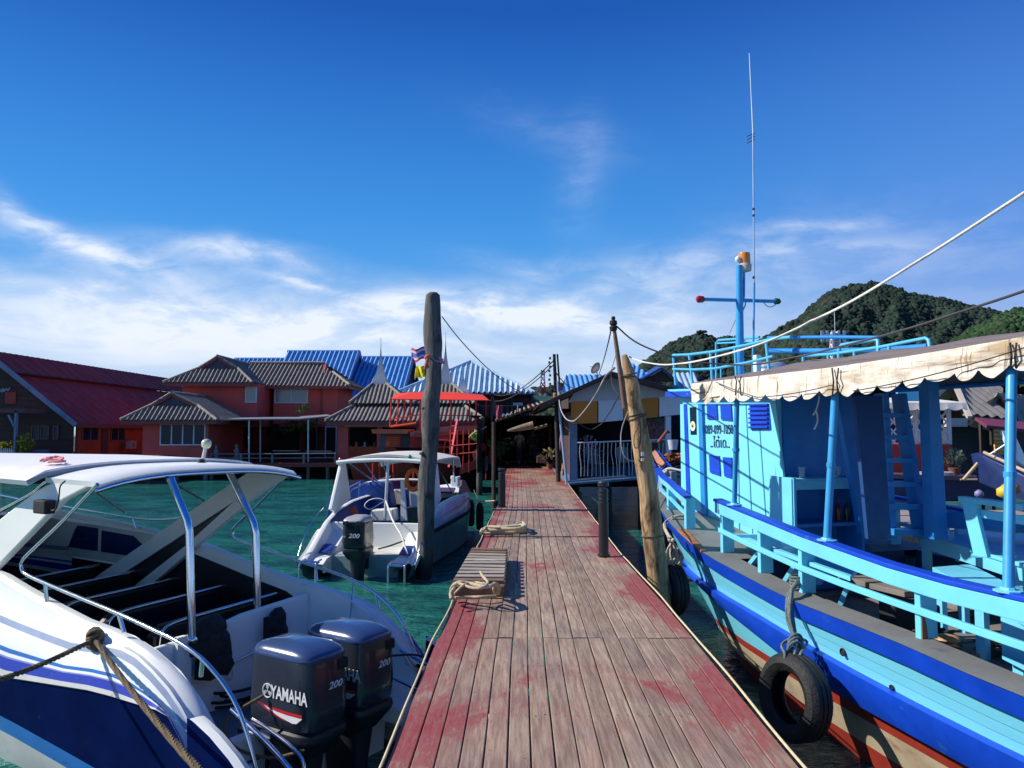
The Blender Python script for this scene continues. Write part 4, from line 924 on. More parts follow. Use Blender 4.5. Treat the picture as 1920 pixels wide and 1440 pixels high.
MB().slab([W(1200, 718, 38.2), W(1240, 694, 38.2), W(1266, 716, 38.2)], .08).build('dormer_gable', DARKW, G1)
mb = MB(); ribroof(mb, [(X_at(1262, 40), 40, Z_at(742, 40)), (X_at(1320, 40), 40, Z_at(742, 40)), (X_at(1305, 42), 42, Z_at(700, 42)), (X_at(1262, 42), 42, Z_at(700, 42))], .27, .09, 8, .4)
mb.build('right_roof', BTL, G1, smooth=40)
tag(boxpx(1270, 735, 1420, 800, 46, 4).build('shed', mat('maroon_shed_wall', (.14, .03, .03), .8)), 'maroon shed behind the blue wheelhouse roof rail', 'shed')
sd_ = thing('satellite_dish', 'small dark satellite dish on the blue roof', 'satellite dish', W(1120, 702, 41)); c = W(1118, 691, 41)
MB().lathe([(.02, -.08), (.25, -.03), (.34, .06), (.33, .07), (.24, -.01), (.02, -.05)], c, 18, Matrix.Rotation(radians(-60), 4, 'Y') @ Matrix.Rotation(.5, 4, 'X')).build('dish', mat('slate_metal', (.03, .04, .055), .6), sd_, smooth=40)
MB().tube([c+V(0, 0, -.05), W(1121, 708, 41)], .03, 6).build('mount', CONC, sd_); MB().tube([c, c+V(-.35, 0, .12)], .012, 5).build('arm', CONC, sd_)
# ================================================================== near speedboat (left foreground)
NB = Frame((-1.52, 6.75), (-.84, .54))
nb = thing('speedboat', 'large white and navy speedboat in the left foreground with twin outboard engines', 'boat', (*NB.o[:2], 0), NB.a)
L = lambda mb, name, m, par=None, **k: mb.build(name, m, par or nb, world=False, **k)
def tab(fn, px, v): return sorted([(q[0], q[2]) for q in (fn(*p, v) for p in px)])
zc_t = tab(NB.on_v, ((594, 1089), (679, 1118), (728, 1156), (766, 1205), (779, 1245), (563, 1078), (477, 1047), (397, 1012), (250, 985)), -1.25)
zc_t = [(-.1, .66), (.08, .88), (.2, 1.0), (.35, 1.11), (.5, 1.20), (.8, 1.31), (1.2, 1.40)]+[q for q in zc_t if q[0] > 1.4]+[(6.5, zc_t[-1][1]+.06), (9.5, zc_t[-1][1]+.15)]
zc = lambda s: interp(zc_t, s)
zk = lambda s: interp([(-1, .80), (0, 1.0), (1.2, .99), (2.7, .86), (5, .95), (9.5, 1.25)], s)
def hb(s): return 1.25*(1-max(0, (s-4.2)/5.3)**2.1) if s < 9.5 else 0
STR_B = mat('decal_royal_blue', (.012, .035, .42), .3, coat=.3); STR_L = mat('decal_lavender', (.25, .27, .62), .3, coat=.3); STR_T = mat('decal_bright_blue', (.015, .16, .52), .3, coat=.3); STR_G = mat('grey_blue_stripe', (.30, .36, .50), .35, coat=.2)
hm = [GEL, NAVY, STR_B, STR_L, STR_T, STR_G, GELS, BLACKV]
def hull_rows(side):
    st = [0.0, .12, .25, .4, .6, .8, 1.0, 1.3, 1.7, 2.1, 2.6, 3.1, 3.7, 4.4, 5.2, 6, 6.8, 7.6, 8.3, 8.9, 9.3, 9.5]
    rows = []; mi = None
    for s in st:
        b = hb(s)/1.25; c, k = zc(s), min(zk(s), zc(s)-.06); rz = min(max(k+.32, lerp(1.27, c-.18, .4)), c-.03); zl = interp([(-1, .12), (0, .22), (1.4, .36), (2.7, .46), (9.5, .8)], s)
        r_ = [(1.06, c-.02), (1.09, c), (1.15, c), (1.19, c-.03), (1.235, rz+.015), (1.25, rz), (1.262, rz-.055), (1.28, rz-.075)]
        d = rz-.075-k
        for q in (.62, .52, .44, .40, .30, .14, 0): r_.append((1.34-.06*q, k+d*q))
        r_ += [(1.325, k-.012), (1.30, lerp(k, zl, .5)), (1.25, zl), (1.24, zl-.13), (1.10, -.05), (.6, -.32), (0, -.5+max(0, s-6)*.25)]
        rows.append([Vector((s+(.15 if z < k else 0)*0, side*v*b, z)) for v, z in r_])
    return rows, [0, 0, 0, 0, 0, 5, 0, 0, 4, 0, 3, 2, 2, 6, 6, 1, 1, 4, 6, 6, 6]
for side in (1, -1):
    rows, cols = hull_rows(side); mb = MB(); mb.grid(rows)
    n = len(rows[0])-1; mb.m = [cols[i % n] for i in range(len(mb.f))]
    # curved aft wing of the hull below the knuckle, sweeping down to the swim platform
    L(mb, 'hull_side', hm, smooth=35)
    mb = MB(); out = [(0, 1.0), (-.05, .985), (-.22, .92), (-.42, .81), (-.62, .66), (-.78, .50), (-.86, .32), (-.88, .05), (-.85, -.3)]
    rr = [[Vector((s, side*(1.325-.0*i), z)) for i in range(1)] for s, z in out]
    vs = []; K = len(out)
    for s, z in out: vs += [Vector((.05, side*(1.29+.035*(z/1.0)), z)), Vector((s+.02, side*(1.29+.035*z), z)), Vector((s-.02, side*1.275, z+.01)), Vector((s-.01, side*1.23, z))]
    F = []
    for i in range(K-1):
        for j in range(3): F.append((i*4+j, i*4+j+1, (i+1)*4+j+1, (i+1)*4+j))
    mb.add(vs, F); mb.m = [1, 0, 0]*(K-1); L(mb, 'stern_wing', hm, smooth=40)
    # inner cockpit lining: white lip, black padded panel
    mb = MB(); rws = []
    for s in (1.42, 1.5, 1.75, 2.2, 2.8, 3.4, 3.84, 3.86, 4.2, 5.0, 6.0): rws.append([Vector((s, side*1.07, zc(s)-.015 if s < 3.85 else 1.31)), Vector((s, side*1.055, (zc(s)-.14-.10*(s < 1.6)) if s < 3.85 else 1.29)), Vector((s, side*1.05, .95 if s > 1.6 else 1.2)), Vector((s, side*1.03, .35))])
    mb.grid(rws); mb.m = [(0 if (i % 3 == 0 or i < 3) else 7) for i in range(len(mb.f))]; L(mb, 'cockpit_lining', hm)
    mb = MB(); rws = []
    for s in (-.05, .12, .3, .5, .8, 1.1, 1.44): rws.append([Vector((s, side*1.07, min(zc(s), 1.6)-.01)), Vector((s, side*(1.02 if s > .2 else 1.1), .75+.1*s)), Vector((s, side*.95, .42))])
    mb.grid(rws); L(mb, 'aft_inner_side', GEL, smooth=30)
    # swim platform with blue tread and tubular step
    mb = MB(); mb.slab([(-.86, side*1.24, .36), (-.86, side*1.02, .38), (-.62, side*.80, .40), (.2, side*.74, .42), (.35, side*1.05, .42), (.2, side*1.27, .40)], .16); pf = L(mb, 'swim_platform', GEL, bevel=.03)
    mb = MB(); mb.slab([(-.55, side*1.15, .452), (-.50, side*.88, .462), (.05, side*.84, .474), (.08, side*1.12, .474)], .012); L(mb, 'tread', mat('blue_tread', (.01, .05, .16), .8), pf)
    L(MB().tube(smoothpath([(.05, side*.95, .95), (-.35, side*.98, .82), (-.70, side*1.02, .68), (-.82, side*1.03, .52), (-.82, side*1.03, .40)], 5), .018, 8), 'grab_rail', CHROME, smooth=60)
    L(MB().tube(smoothpath([(.1, side*.72, .80), (-.1, side*.72, .76), (-.45, side*.74, .66), (-.52, side*.74, .5)], 5), .014, 8), 'grab_rail', CHROME, smooth=60)
# bulkheads, floor, motor well
L(MB().slab([(1.42, -1.05, .35), (1.42, 1.0, .35), (1.42, 1.04, 1.12), (1.42, .25, 1.17), (1.42, -.2, 1.26), (1.42, -1.05, 1.32)], .06), 'aft_bulkhead', GEL, bevel=.02)
L(MB().slab([(.30, -.95, -.2), (.30, .95, -.2), (.30, 1.0, .62), (.30, -1.0, .62)], .1), 'transom', GEL, bevel=.02)
L(MB().slab([(.25, -1.04, .40), (1.42, -1.04, .42), (1.42, 1.04, .42), (.25, 1.04, .40)], .05), 'well_floor', mat('grey_floor', (.16, .17, .18), .7))
L(MB().slab([(1.42, -1.05, .36), (8.8, -.5, .36), (8.8, .5, .36), (1.42, 1.05, .36)], .05), 'cockpit_floor', BLACKV)
L(MB().slab([(1.36, .38, .40), (1.36, .52, .40), (1.36, .52, 1.2), (1.36, .38, 1.2)], .05), 'bulkhead_panel', GEL)
L(MB().box((1.37, -.48, .78), (.05, .05, .8)), 'bulkhead_strut', BLACKM)
# foredeck
mb = MB(); rws = []
for s in (6.0, 6.8, 7.6, 8.3, 8.9, 9.3, 9.5): b = hb(s)/1.25; rws.append([Vector((s, v*1.07*b, zc(s)-.01+.16*(1-v*v)*b)) for v in (-1, -.6, -.2, .2, .6, 1)])
mb.grid(rws); L(mb, 'foredeck', GEL, smooth=40)
# benches: row of black bench seats with steel grab tubes on their backs
for i, s in enumerate((1.95, 2.8, 3.65, 4.5, 5.35)):
    bch = L(MB().box((s+.32, -.3, .62), (.5, 1.3, .5)), 'bench_seat', BLACKV, bevel=.04)
    L(MB().slab([(s, -.98, .7), (s, .38, .7), (s-.03, .42, 1.10), (s-.04, .30, 1.20), (s-.04, -.98, 1.26)], .12), 'bench_back', BLACKV, bevel=.035)
    L(MB().tube(smoothpath([(s-.11, -1.0, 1.27), (s-.11, -.3, 1.235), (s-.11, .18, 1.21), (s-.11, .33, 1.15), (s-.11, .37, 1.0)], 5), .018, 8), 'bench_rail', CHROME, smooth=60)
L(MB().slab([(1.5, .75, .62), (6, .72, .62), (6, 1.03, .62), (1.5, 1.03, .62)], .3), 'side_bench', BLACKV, bevel=.04)
# arch wings and roof
WSH = GEL
for side in (1, -1):
    vb, vt = side*(1.0 if side < 0 else 1.12), side*1.06
    P = lambda s, z: Vector((s, lerp(vb, vt, (z-1.0)/1.55), z))
    if side > 0:
        w_ = L(MB().slab([P(*q) for q in ((1.72, 2.56), (2.35, 2.56), (2.65, 2.47), (3.4, 2.12), (3.9, 1.85), (5.52, 1.02), (4.3, 1.05), (3.2, 1.77), (2.5, 2.22), (2.2, 2.40))], .07), 'arch_wing', GEL, bevel=.015)
    else:
        w_ = L(MB().slab([P(*q) for q in ((1.72, 2.55), (2.35, 2.56), (2.72, 2.38), (2.58, 2.22), (2.38, 2.20), (2.1, 2.36))], .06), 'arch_wing', GEL)
        L(MB().slab([P(*q) for q in ((2.72, 2.38), (3.4, 2.05), (5.52, .99), (5.05, 1.03), (2.58, 2.22))], .06), 'wing_rail', GEL, w_)
        L(MB().slab([P(*q) for q in ((2.38, 2.20), (2.56, 2.235), (3.42, 1.66), (4.42, 1.08), (4.2, 1.05), (3.1, 1.75))], .06), 'wing_rail', GEL, w_)
        L(MB().slab([P(*q) for q in ((2.56, 2.23), (2.60, 2.22), (5.06, 1.03), (4.3, 1.08), (3.40, 1.67))], .02), 'dark_glass', BLACKV, w_)
    mb = MB(); rws = []
    for s in (3.9, 4.5, 5.2, 6.0, 6.9): rws.append([Vector((s, side*1.12, 1.30)), Vector((s, side*1.12, zc(s)+interp([(3.9, 0), (4.6, .05), (7, .08)], s))) ])
    mb.shell(rws, .05); sidep = L(mb, 'cabin_side', GELS)
    for a, b_, lo, hi in ((4.15, 5.35, 1.42, 1.70), (5.45, 6.5, 1.42, 1.74)):
        L(MB().slab([(a, side*1.09, lo), (b_, side*1.09, lo), (b_, side*1.09, hi), (a+.5*(a < 5), side*1.09, hi-.02), (a+.2*(a < 5), side*1.09, lo+.12)], .02), 'side_window', mat('navy_glass', (.015, .03, .12), .12, coat=.5), sidep)
def camb(s, v): return 2.555+.10*(1-abs(v/1.1)**3)+.012*(s-1.7)-.02*max(0, s-4)
mb = MB(); mb.shell([[Vector((s, v, camb(s, v)-(.03 if s < 1.72 else 0))) for v in np.linspace(-1.1, 1.1, 17)] for s in (1.69, 1.73, 2.0, 2.3, 2.5)], .05)
arch = L(mb, 'arch_top', GEL, smooth=40)
RFM = mat('white_roof_with_pink_stains', (.80, .79, .77), .45, 0, .04, 2, patch=[((.78, .45, .47), 2.2, .60, .25, (.5, 1.6, 1)), ((.55, .50, .48), 4, .66, .1, (.4, 2, 1))], bump=.3, bs=4)
mb = MB(); mb.shell([[Vector((s, v*(1.16-.25*max(0, (s-5.5)/3.2)**2), camb(s, v)+.035-(.05 if abs(v) > 1.08 else 0))) for v in np.linspace(-1.1, 1.1, 17)] for s in (2.46, 2.6, 3.2, 4, 5, 6, 7, 8, 8.7)], .05)
rf = L(mb, 'roof', RFM, smooth=40)
L(MB().tube([(2.47, v*1.16, camb(2.47, v)+.02-(.03 if abs(v) > 1.08 else 0)) for v in np.linspace(-1.1, 1.1, 17)], .022, 6), 'roof_edge_trim', mat('greyish_trim', (.4, .38, .36), .6), rf)
L(MB().tube([(s, -1.28, camb(s, 1.1)+.01) for s in (2.5, 4, 6, 8.6)], .025, 6), 'far_edge_trim', mat('pink_red_trim', (.75, .10, .16), .5), rf)
tb = [(1.64, v, camb(1.7, v)-.045) for v in np.linspace(-1.12, 1.12, 19)]
L(MB().tube(tb, .021, 10), 'arch_tube', CHROME, smooth=60)
# long rails: from the roof corners down, round a bend and aft along the gunwales
def nbl(px, v): return [NB.on_v(*p, v) for p in px]
near = nbl(((183, 908), (120, 975), (60, 1032), (43, 1050), (40, 1063), (48, 1076), (83, 1093), (150, 1121), (220, 1150), (290, 1182), (333, 1203), (370, 1228), (393, 1250), (420, 1283), (443, 1322), (460, 1365), (475, 1420), (483, 1460)), 1.16)
far = nbl(((543, 885), (508, 922), (473, 957), (443, 985), (437, 996), (443, 1010), (487, 1027), (560, 1052), (650, 1083), (708, 1115), (749, 1159), (775, 1211), (793, 1258), (797, 1285)), -1.22)
L(MB().tube(smoothpath(near, 4), .0155, 10), 'side_rail', CHROME, smooth=60); L(MB().tube(smoothpath(far, 4), .0155, 10), 'side_rail', CHROME, smooth=60)
for px, a in (((85, 1095), (88, 1127)), ((223, 1152), (233, 1186)), ((380, 1235), (377, 1268))): L(MB().tube([NB.on_v(*px, 1.16), NB.on_v(*a, 1.15)], .017, 8), 'rail_post', CHROME, smooth=60)
for px, a in (((592, 1063), (594, 1090)), ((705, 1113), (710, 1140)), ((472, 1022), (470, 1045)), ((465, 965), (478, 975))): L(MB().tube([NB.on_v(*px, -1.22), NB.on_v(*a, -1.17)], .014, 8), 'rail_post', CHROME, smooth=60)
L(MB().tube([NB.on_v(662, 1092, -1.22), NB.on_v(657, 1160, -.95)], .010, 8), 'thin_post', CHROME, smooth=60)
# cockpit inner rails
L(MB().tube(smoothpath([NB.on_v(*p, -1.05) for p in ((478, 893), (440, 925), (395, 950), (345, 968), (325, 973), (280, 974), (230, 968), (125, 950), (60, 940), (0, 928))], 4), .014, 8), 'inner_rail', CHROME, smooth=60)
L(MB().tube([NB.on_v(*p, -1.05) for p in ((250, 972), (256, 990))], .014, 8), 'rail_post', CHROME)
L(MB().tube([NB.on_v(170, 915, -.9), NB.on_v(236, 962, -1.04)], .014, 8), 'roof_brace', CHROME); L(MB().tube([NB.on_v(305, 893, -.8), NB.on_v(385, 940, -1.04)], .014, 8), 'roof_brace', CHROME)
L(MB().tube(smoothpath([NB.on_v(*p, .9) for p in ((0, 958), (60, 925), (85, 905), (120, 890))], 4), .02, 8), 'front_tube', CHROME, smooth=60)
for px0, v in (((320, 898), (355, 985), (360, 1200)), .45), (((430, 886), (480, 990), (483, 1165)), -.45):
    pts = [NB.on_v(*p, v) for p in px0]; mid = pts[1]
    P_ = [pts[0], pts[0].lerp(mid, .5), mid+(pts[0]-mid).normalized()*.05, mid+(pts[2]-mid).normalized()*.05, pts[2].lerp(mid, .3), pts[2]]
    po = L(MB().tube(P_, .036, 14), 'roof_post', CHROME, smooth=50); L(MB().lathe([(.05, 0), (.05, .012), (.038, .03)], pts[2], 14), 'foot', CHROME, po, smooth=40)
# lamp box on the near wing with its cable, roof light
c = NB.on_v(83, 950, 1.16); L(MB().box(c, (.20, .10, .12)), 'floodlight', BLACKM, bevel=.012)
L(MB().tube(smoothpath([NB.on_v(*p, 1.17) for p in ((92, 957), (104, 955), (110, 935), (113, 912), (122, 902))], 5), .007, 6), 'cable', CABLE)
b = NB.on_z(378, 872, 2.66); lt = L(MB().lathe([(.08, 0), (.07, .02), (.03, .03), (.028, .06)], b, 14), 'light_bracket', BLACKM, smooth=40)
tip = NB.on_s(387, 832, b.x); dct = (tip-b)
L(MB().tube([b+V(0, 0, .03), b+dct*.25], .024, 10), 'light_stem', BLACKM); L(MB().tube([b+dct*.25, b+dct*.88], .018, 10), 'light_stem', GELS)
L(MB().lathe([(.02, -.05), (.045, -.03), (.05, .0), (.05, .02), (.035, .04), (.01, .05)], b+dct, 16), 'light_head', mat('greenish_lens', (.55, .60, .42), .3, coat=.5), smooth=50)
mb = MB(); q = NB.on_z(105, 866, 2.72)
for i in range(5): mb.tube(smoothpath([q+V(random.uniform(-.15, .15), random.uniform(-.1, .1), random.uniform(0, .05)) for _ in range(4)], 4), .012, 5)
L(mb, 'pink_line', mat('pink_line', (.70, .25, .27), .8))
# black covers on the bulkhead (bundled lifejackets), hooks, hoses in the well
for (px, py, ss, hh, ww) in ((395, 1195, 1.30, .38, .26), (520, 1180, 1.28, .40, .16)):
    c = NB.on_s(px, py, ss); bl_ = MB(); v_, f_ = ico()
    for q_, (dx, dy, dz, r1, r2) in enumerate(((0, 0, .18, .5, .5), (0, .12, -.1, .55, .8), (0, -.18, -.2, .5, .9), (.02, .3, .1, .25, .35), (-.03, -.1, -.55, .6, .7))):
        bl_.add([c+V((x_*.35+dx)*ww, (y_*r1+dy)*ww, (z_*r2*.5+dz)*hh)*1.25+V(*[.03*mnoise.noise((x_*2+q_+i_*7, y_*2, z_*2)) for i_ in range(3)]) for x_, y_, z_ in v_], [tuple(int(t_) for t_ in t) for t in f_])
    L(bl_, 'black_cover', BLACKM, smooth=60)
for i in range(6):
    q = NB.on_z(440+random.uniform(-30, 50), 1300+random.uniform(-18, 18), .50)
    L(MB().tube(smoothpath([q+V(.22*cos(a+i), .3*sin(a+i), .02*i) for a in np.linspace(0, 5.2, 9)], 3), .014, 6), 'hose', BLACKM, smooth=60)
L(MB().tube(smoothpath([NB.on_s(*p, 1.37) for p in ((412, 1250), (440, 1240), (478, 1222), (490, 1214))], 4), .012, 8), 'bulkhead_grab_rail', CHROME, smooth=60)
L(MB().tube(smoothpath([NB.on_s(*p, 1.34) for p in ((418, 1262), (420, 1250), (428, 1252), (427, 1272), (432, 1275), (436, 1265), (434, 1252))], 4), .008, 6), 'hooks', GALV)
# cleat and ropes
c = NB.on_v(185, 1203, 1.225); cl = L(MB().box(c+V(0, .0, .035), (.05, .04, .09)).box(c+V(0, .02, -.01), (.22, .035, .02)), 'cleat', CHROME, bevel=.008)
wc = NB.world(c+V(0, .03, .02))
kn = MB()
for i in range(5): kn.tube([wc+V(cos(a)*.055, sin(a)*.04, -.05+i*.028+.02*sin(a*2+i)) for a in np.linspace(0, 2*pi, 12, endpoint=False)], .018, 7, closed=True)
def twisted(pts, r, name, m, label, turns=24, group=None, knot=None):
    P = smoothpath(pts, 8); out = [[], [], []]; tot = sum((P[i+1]-P[i]).length for i in range(len(P)-1)); n = max(30, int(tot/.012)); d = 0; res = []
    seg = 0; acc = 0; lens = [(P[i+1]-P[i]).length for i in range(len(P)-1)]
    for k in range(n+1):
        t = tot*k/n
        while seg < len(lens)-1 and acc+lens[seg] < t: acc += lens[seg]; seg += 1
        p = P[seg].lerp(P[seg+1], min(1, (t-acc)/max(lens[seg], 1e-6))); tg = (P[seg+1]-P[seg]).normalized(); u = tg.cross(V(0, 0, 1)).normalized(); v = tg.cross(u)
        for j in range(3): a = t/(r*6.5)*2*pi+j*2*pi/3; out[j].append(p+(u*cos(a)+v*sin(a))*r*.5)
    mb = knot or MB()
    for j in range(3): mb.tube(out[j], r*.56, 5)
    return tag(mb.build(name, m, smooth=60), label, 'rope', group)
e1 = W(655, 1740, 2.5)
twisted([wc, wc.lerp(e1, .25)-V(0, 0, .05), wc.lerp(e1, .6)-V(0, 0, .06), e1], .020, 'mooring_rope', ROPED, 'dark twisted mooring rope running from the near boat cleat down towards the lower right', knot=kn)
e2 = W(-320, 1362, 4.4)
twisted([wc, wc.lerp(e2, .4)-V(0, 0, .06), e2], .020, 'mooring_rope', ROPED, 'dark twisted mooring rope running from the near boat cleat off to the left')
# ------------------------------------------------------------------ outboard engines
DWHITE = mat('decal_white', (.78, .78, .80), .4); DRED = mat('decal_red', (.55, .02, .02), .4)
def sup(a, b, n=5, k=36):
    return [(math.copysign(abs(cos(t))**(2/n), cos(t))*a, math.copysign(abs(sin(t))**(2/n), sin(t))*b) for t in [2*pi*i/k for i in range(k)]]
def outboard(F, parent_label, s, v, z0, H, Ln, Wd, label, name_text=True, number='200', dz=0, dark=COWL, topm=COWLTOP, small=None):
    o = F.world((s, v, 0)); t = thing('outboard_engine', label, 'outboard engine', (o.x, o.y, z0), F.a, 'outboard engines')
    LL = lambda mb, nm, m, p=None, **k: mb.build(nm, m, p or t, world=False, **k)
    # local: x forward, y to port, z from the cowl base; aft is -x
    def sec(z, ka, kb, sh=0, n=5): return [Vector((x+sh, y, z)) for x, y in sup(Ln/2*ka, Wd/2*kb, n)]
    body = MB(); body.grid([sec(0, .93, .90), sec(.03*H, .97, .97), sec(.25*H, 1.0, 1.0), sec(.60*H, .975, .97, .0), sec(.82*H, .955, .935)], closed_u=True)
    cowl = LL(body, 'cowling', dark, smooth=40)
    top = MB(); top.grid([sec(.82*H, .96, .94), sec(.835*H, .968, .95), sec(.87*H, .955, .93), sec(.91*H, .90, .87, .01), sec(.955*H, .76, .74, .02), sec(.99*H, .48, .5, .03), sec(1.0*H, .15, .2, .03)], closed_u=True); top.add(sec(1.0*H, .15, .2, .03), [tuple(range(36))])
    tc_ = LL(top, 'cowl_top', topm, smooth=45)
    lip = MB(); lip.grid([sec(.0, .90, .88), sec(-.02, .98, .99), sec(-.055, 1.0, 1.02), sec(-.09, .97, .98), sec(-.16, .80, .84), sec(-.24, .62, .66)], closed_u=True); LL(lip, 'lower_pan', mat('dark_lower_cowl', (.016, .02, .028), .4, 0, .2, 4), smooth=40)
    leg = MB(); leg.grid([[Vector((x+.03, y, -.2)) for x, y in sup(.26, .15, 3)], [Vector((x+.02, y, -.5)) for x, y in sup(.21, .11, 3)], [Vector((x-.02, y, -.95)) for x, y in sup(.19, .07, 2.5)], [Vector((x-.03, y, -1.35)) for x, y in sup(.17, .05, 2.5)]], closed_u=True)
    lg = LL(leg, 'leg', MATS['dark_lower_cowl'], smooth=45)
    LL(MB().box((-.12, 0, -1.02), (.62, .26, .02)), 'anti_cavitation_plate', MATS['dark_lower_cowl'], lg)
    LL(MB().lathe([(.02, -.3), (.075, -.18), (.085, 0), (.07, .2), (.02, .34)], (-.02, 0, -1.28), 14, Matrix.Rotation(pi/2, 4, 'Y')), 'gearcase', MATS['dark_lower_cowl'], lg, smooth=50)
    for k in range(3):
        a = k*2*pi/3; LL(MB().slab([Vector((-.27+.06*q, cos(a+w_)*r, -1.28+sin(a+w_)*r)) for r, w_, q in ((.05, -.3, -.5), (.17, -.45, -1), (.19, .1, 0), (.13, .5, 1), (.05, .3, .5))], .012), 'propeller_blade', GALV, lg)
    LL(MB().box((.42, -.09, -.32), (.34, .06, .34)).box((.42, .09, -.32), (.34, .06, .34)).box((.3, 0, -.2), (.16, .24, .16)), 'clamp_bracket', MATS['dark_lower_cowl'], bevel=.01)
    LL(MB().box((Ln*.12, Wd*.51, -.055), (.11, .01, .05)), 'maker_plate', GALV)
    y = Wd/2*.995+.004; R_ = Matrix(((-1, 0, 0), (0, 0, 1), (0, 1, 0))).transposed()   # text x -> -x, text y -> z, normal -> +y
    Rm = Matrix((( -1, 0, 0), (0, 0, 1), (0, 1, 0)))
    def dec(body, m, loc, rot, size, par=None, **k):
        o_ = text_obj('lettering', body, m, None, loc, rot, size, .0006, **k); o_.parent = par or cowl; return o_
    if name_text:
        for sd_ in (1, -1):
            yy = sd_*y; Rs = Rm if sd_ > 0 else Matrix(((1, 0, 0), (0, 0, -1), (0, 1, 0)))
            dec('YAMAHA', DWHITE, (-.165*sd_, yy, .43*H), Rs, .135, sx=.72, bold=.003)
            cx = .075*sd_; em = MB(); em.tube([(cx+.052*cos(a), yy, .435*H+.052*sin(a)) for a in np.linspace(0, 2*pi, 28, endpoint=False)], .0045, 5, closed=True)
            for k in range(3):
                a = pi/2+k*2*pi/3; d = Vector((cos(a), 0, sin(a))); n = Vector((-sin(a), 0, cos(a))); cc_ = Vector((cx, yy, .435*H))
                em.bar(cc_, cc_+d*.022, .004, .005, (0, 1, 0))
                for q in (-1, 0, 1): em.bar(cc_+d*.018+n*q*.009, cc_+d*.046+n*q*.009, .004, .004, (0, 1, 0))
            LL(em, 'emblem', DWHITE, cowl)
            # swoosh: red blade above, white blade below
            u = lambda x, z: Vector((-(x*1.12+.03)*sd_, yy, z*H))
            LL(MB().add([u(-.22, .285), u(-.10, .262), u(.02, .25), u(.14, .245), u(.25, .25), u(.25, .215), u(.10, .205), u(-.05, .225)], [tuple(range(8))]), 'red_swoosh', DRED, cowl)
            LL(MB().add([u(-.14, .262), u(0, .215), u(.12, .205), u(.255, .208), u(.20, .135), u(.16, .125), u(.02, .165), u(-.08, .215)], [tuple(range(8))]), 'white_swoosh', DWHITE, cowl)
            LL(MB().add([u(-.20, .272), u(-.02, .19), u(.13, .115), u(.10, .128), u(-.05, .175)], [tuple(range(5))]), 'red_underline', DRED, cowl)
    # number on the aft face
    Ra = Matrix(((0, 0, -1), (-1, 0, 0), (0, 1, 0)))
    xa = -Ln/2*.99-.003
    dec(number, DWHITE, (xa, -Wd*.10 if name_text else -.04, .50*H if name_text else .40*H), Ra, .075 if name_text else .12, sx=1.25, shear=.25, bold=.002)
    if small: dec(small, DWHITE, (xa, .16, .385*H), Ra, .06, sx=1.1, bold=.001)
    for k in ((-1,) if name_text else (-1, 1)):
        LL(MB().box((-Ln*(.485 if not name_text else .470), k*Wd*.28, .80*H if not name_text else .72*H), (.04, Wd*.22, .13*H)), 'air_vent', BLACKM, cowl, bevel=.01)
    return t
outboard(NB, 0, -.0, .35, .71, .64, .72, .49, 'grey-blue outboard engine nearest the camera on the foreground speedboat')
outboard(NB, 0, 0.06, -.28, .71, .64, .72, .49, 'grey-blue outboard engine further from the camera on the foreground speedboat, partly hidden by its twin')
tag(MB().tube(smoothpath([NB.world((.1, .62, .95)), NB.world((.25, .85, .8)), NB.world((.2, .8, .6)), NB.world((-.1, .7, .55)), NB.world((-.3, .55, .6))], 5), .013, 7).build('fuel_hose', ROPED, smooth=60), 'brown hose looping down beside the nearest outboard engine', 'hose')
tag(MB().tube(smoothpath([NB.world(p) for p in ((.0, -.75, .95), (-.15, -.95, .93), (-.35, -1.0, .85), (-.42, -.9, .7), (-.3, -.75, .62))], 5), .010, 7).build('control_cable', BLACKM, smooth=60), 'black cable loop beside the farther outboard engine', 'cable')
# ================================================================== second speedboat, beyond the gangplank
SB = Frame((-3.02, 17.0), (.165, .986))
sb = thing('speedboat', 'white speedboat with blue interior moored stern-on beside the thick grey post', 'boat', (*SB.o[:2], 0), SB.a)
L2 = lambda mb, name, m, par=None, **k: mb.build(name, m, par or sb, world=False, **k)
BLUEV = mat('royal_blue_vinyl', (.006, .045, .26), .45, 0, .2, 5, bump=.2, bs=30); PALEB = mat('pale_blue_cushion', (.10, .38, .70), .5, 0, .1, 3)
HBL = mat('silver_blue_hull', (.45, .52, .66), .22, 0, .25, 2, coat=.5, patch=((.45, .50, .60), 2.5, .55, .2, (.3, 1, 2)), bump=.15, bs=5); BROWNP = mat('brown_window_panel', (.16, .09, .08), .4)
zg = lambda s: interp([(-.9, .38), (-.5, .55), (-.1, .80), (.3, 1.05), (.8, 1.22), (1.6, 1.36), (3, 1.42), (5, 1.38), (7.2, 1.40)], s)
hb2 = lambda s: 1.23*(1-max(0, (s-3.4)/3.9)**2.2) if s < 7.3 else 0
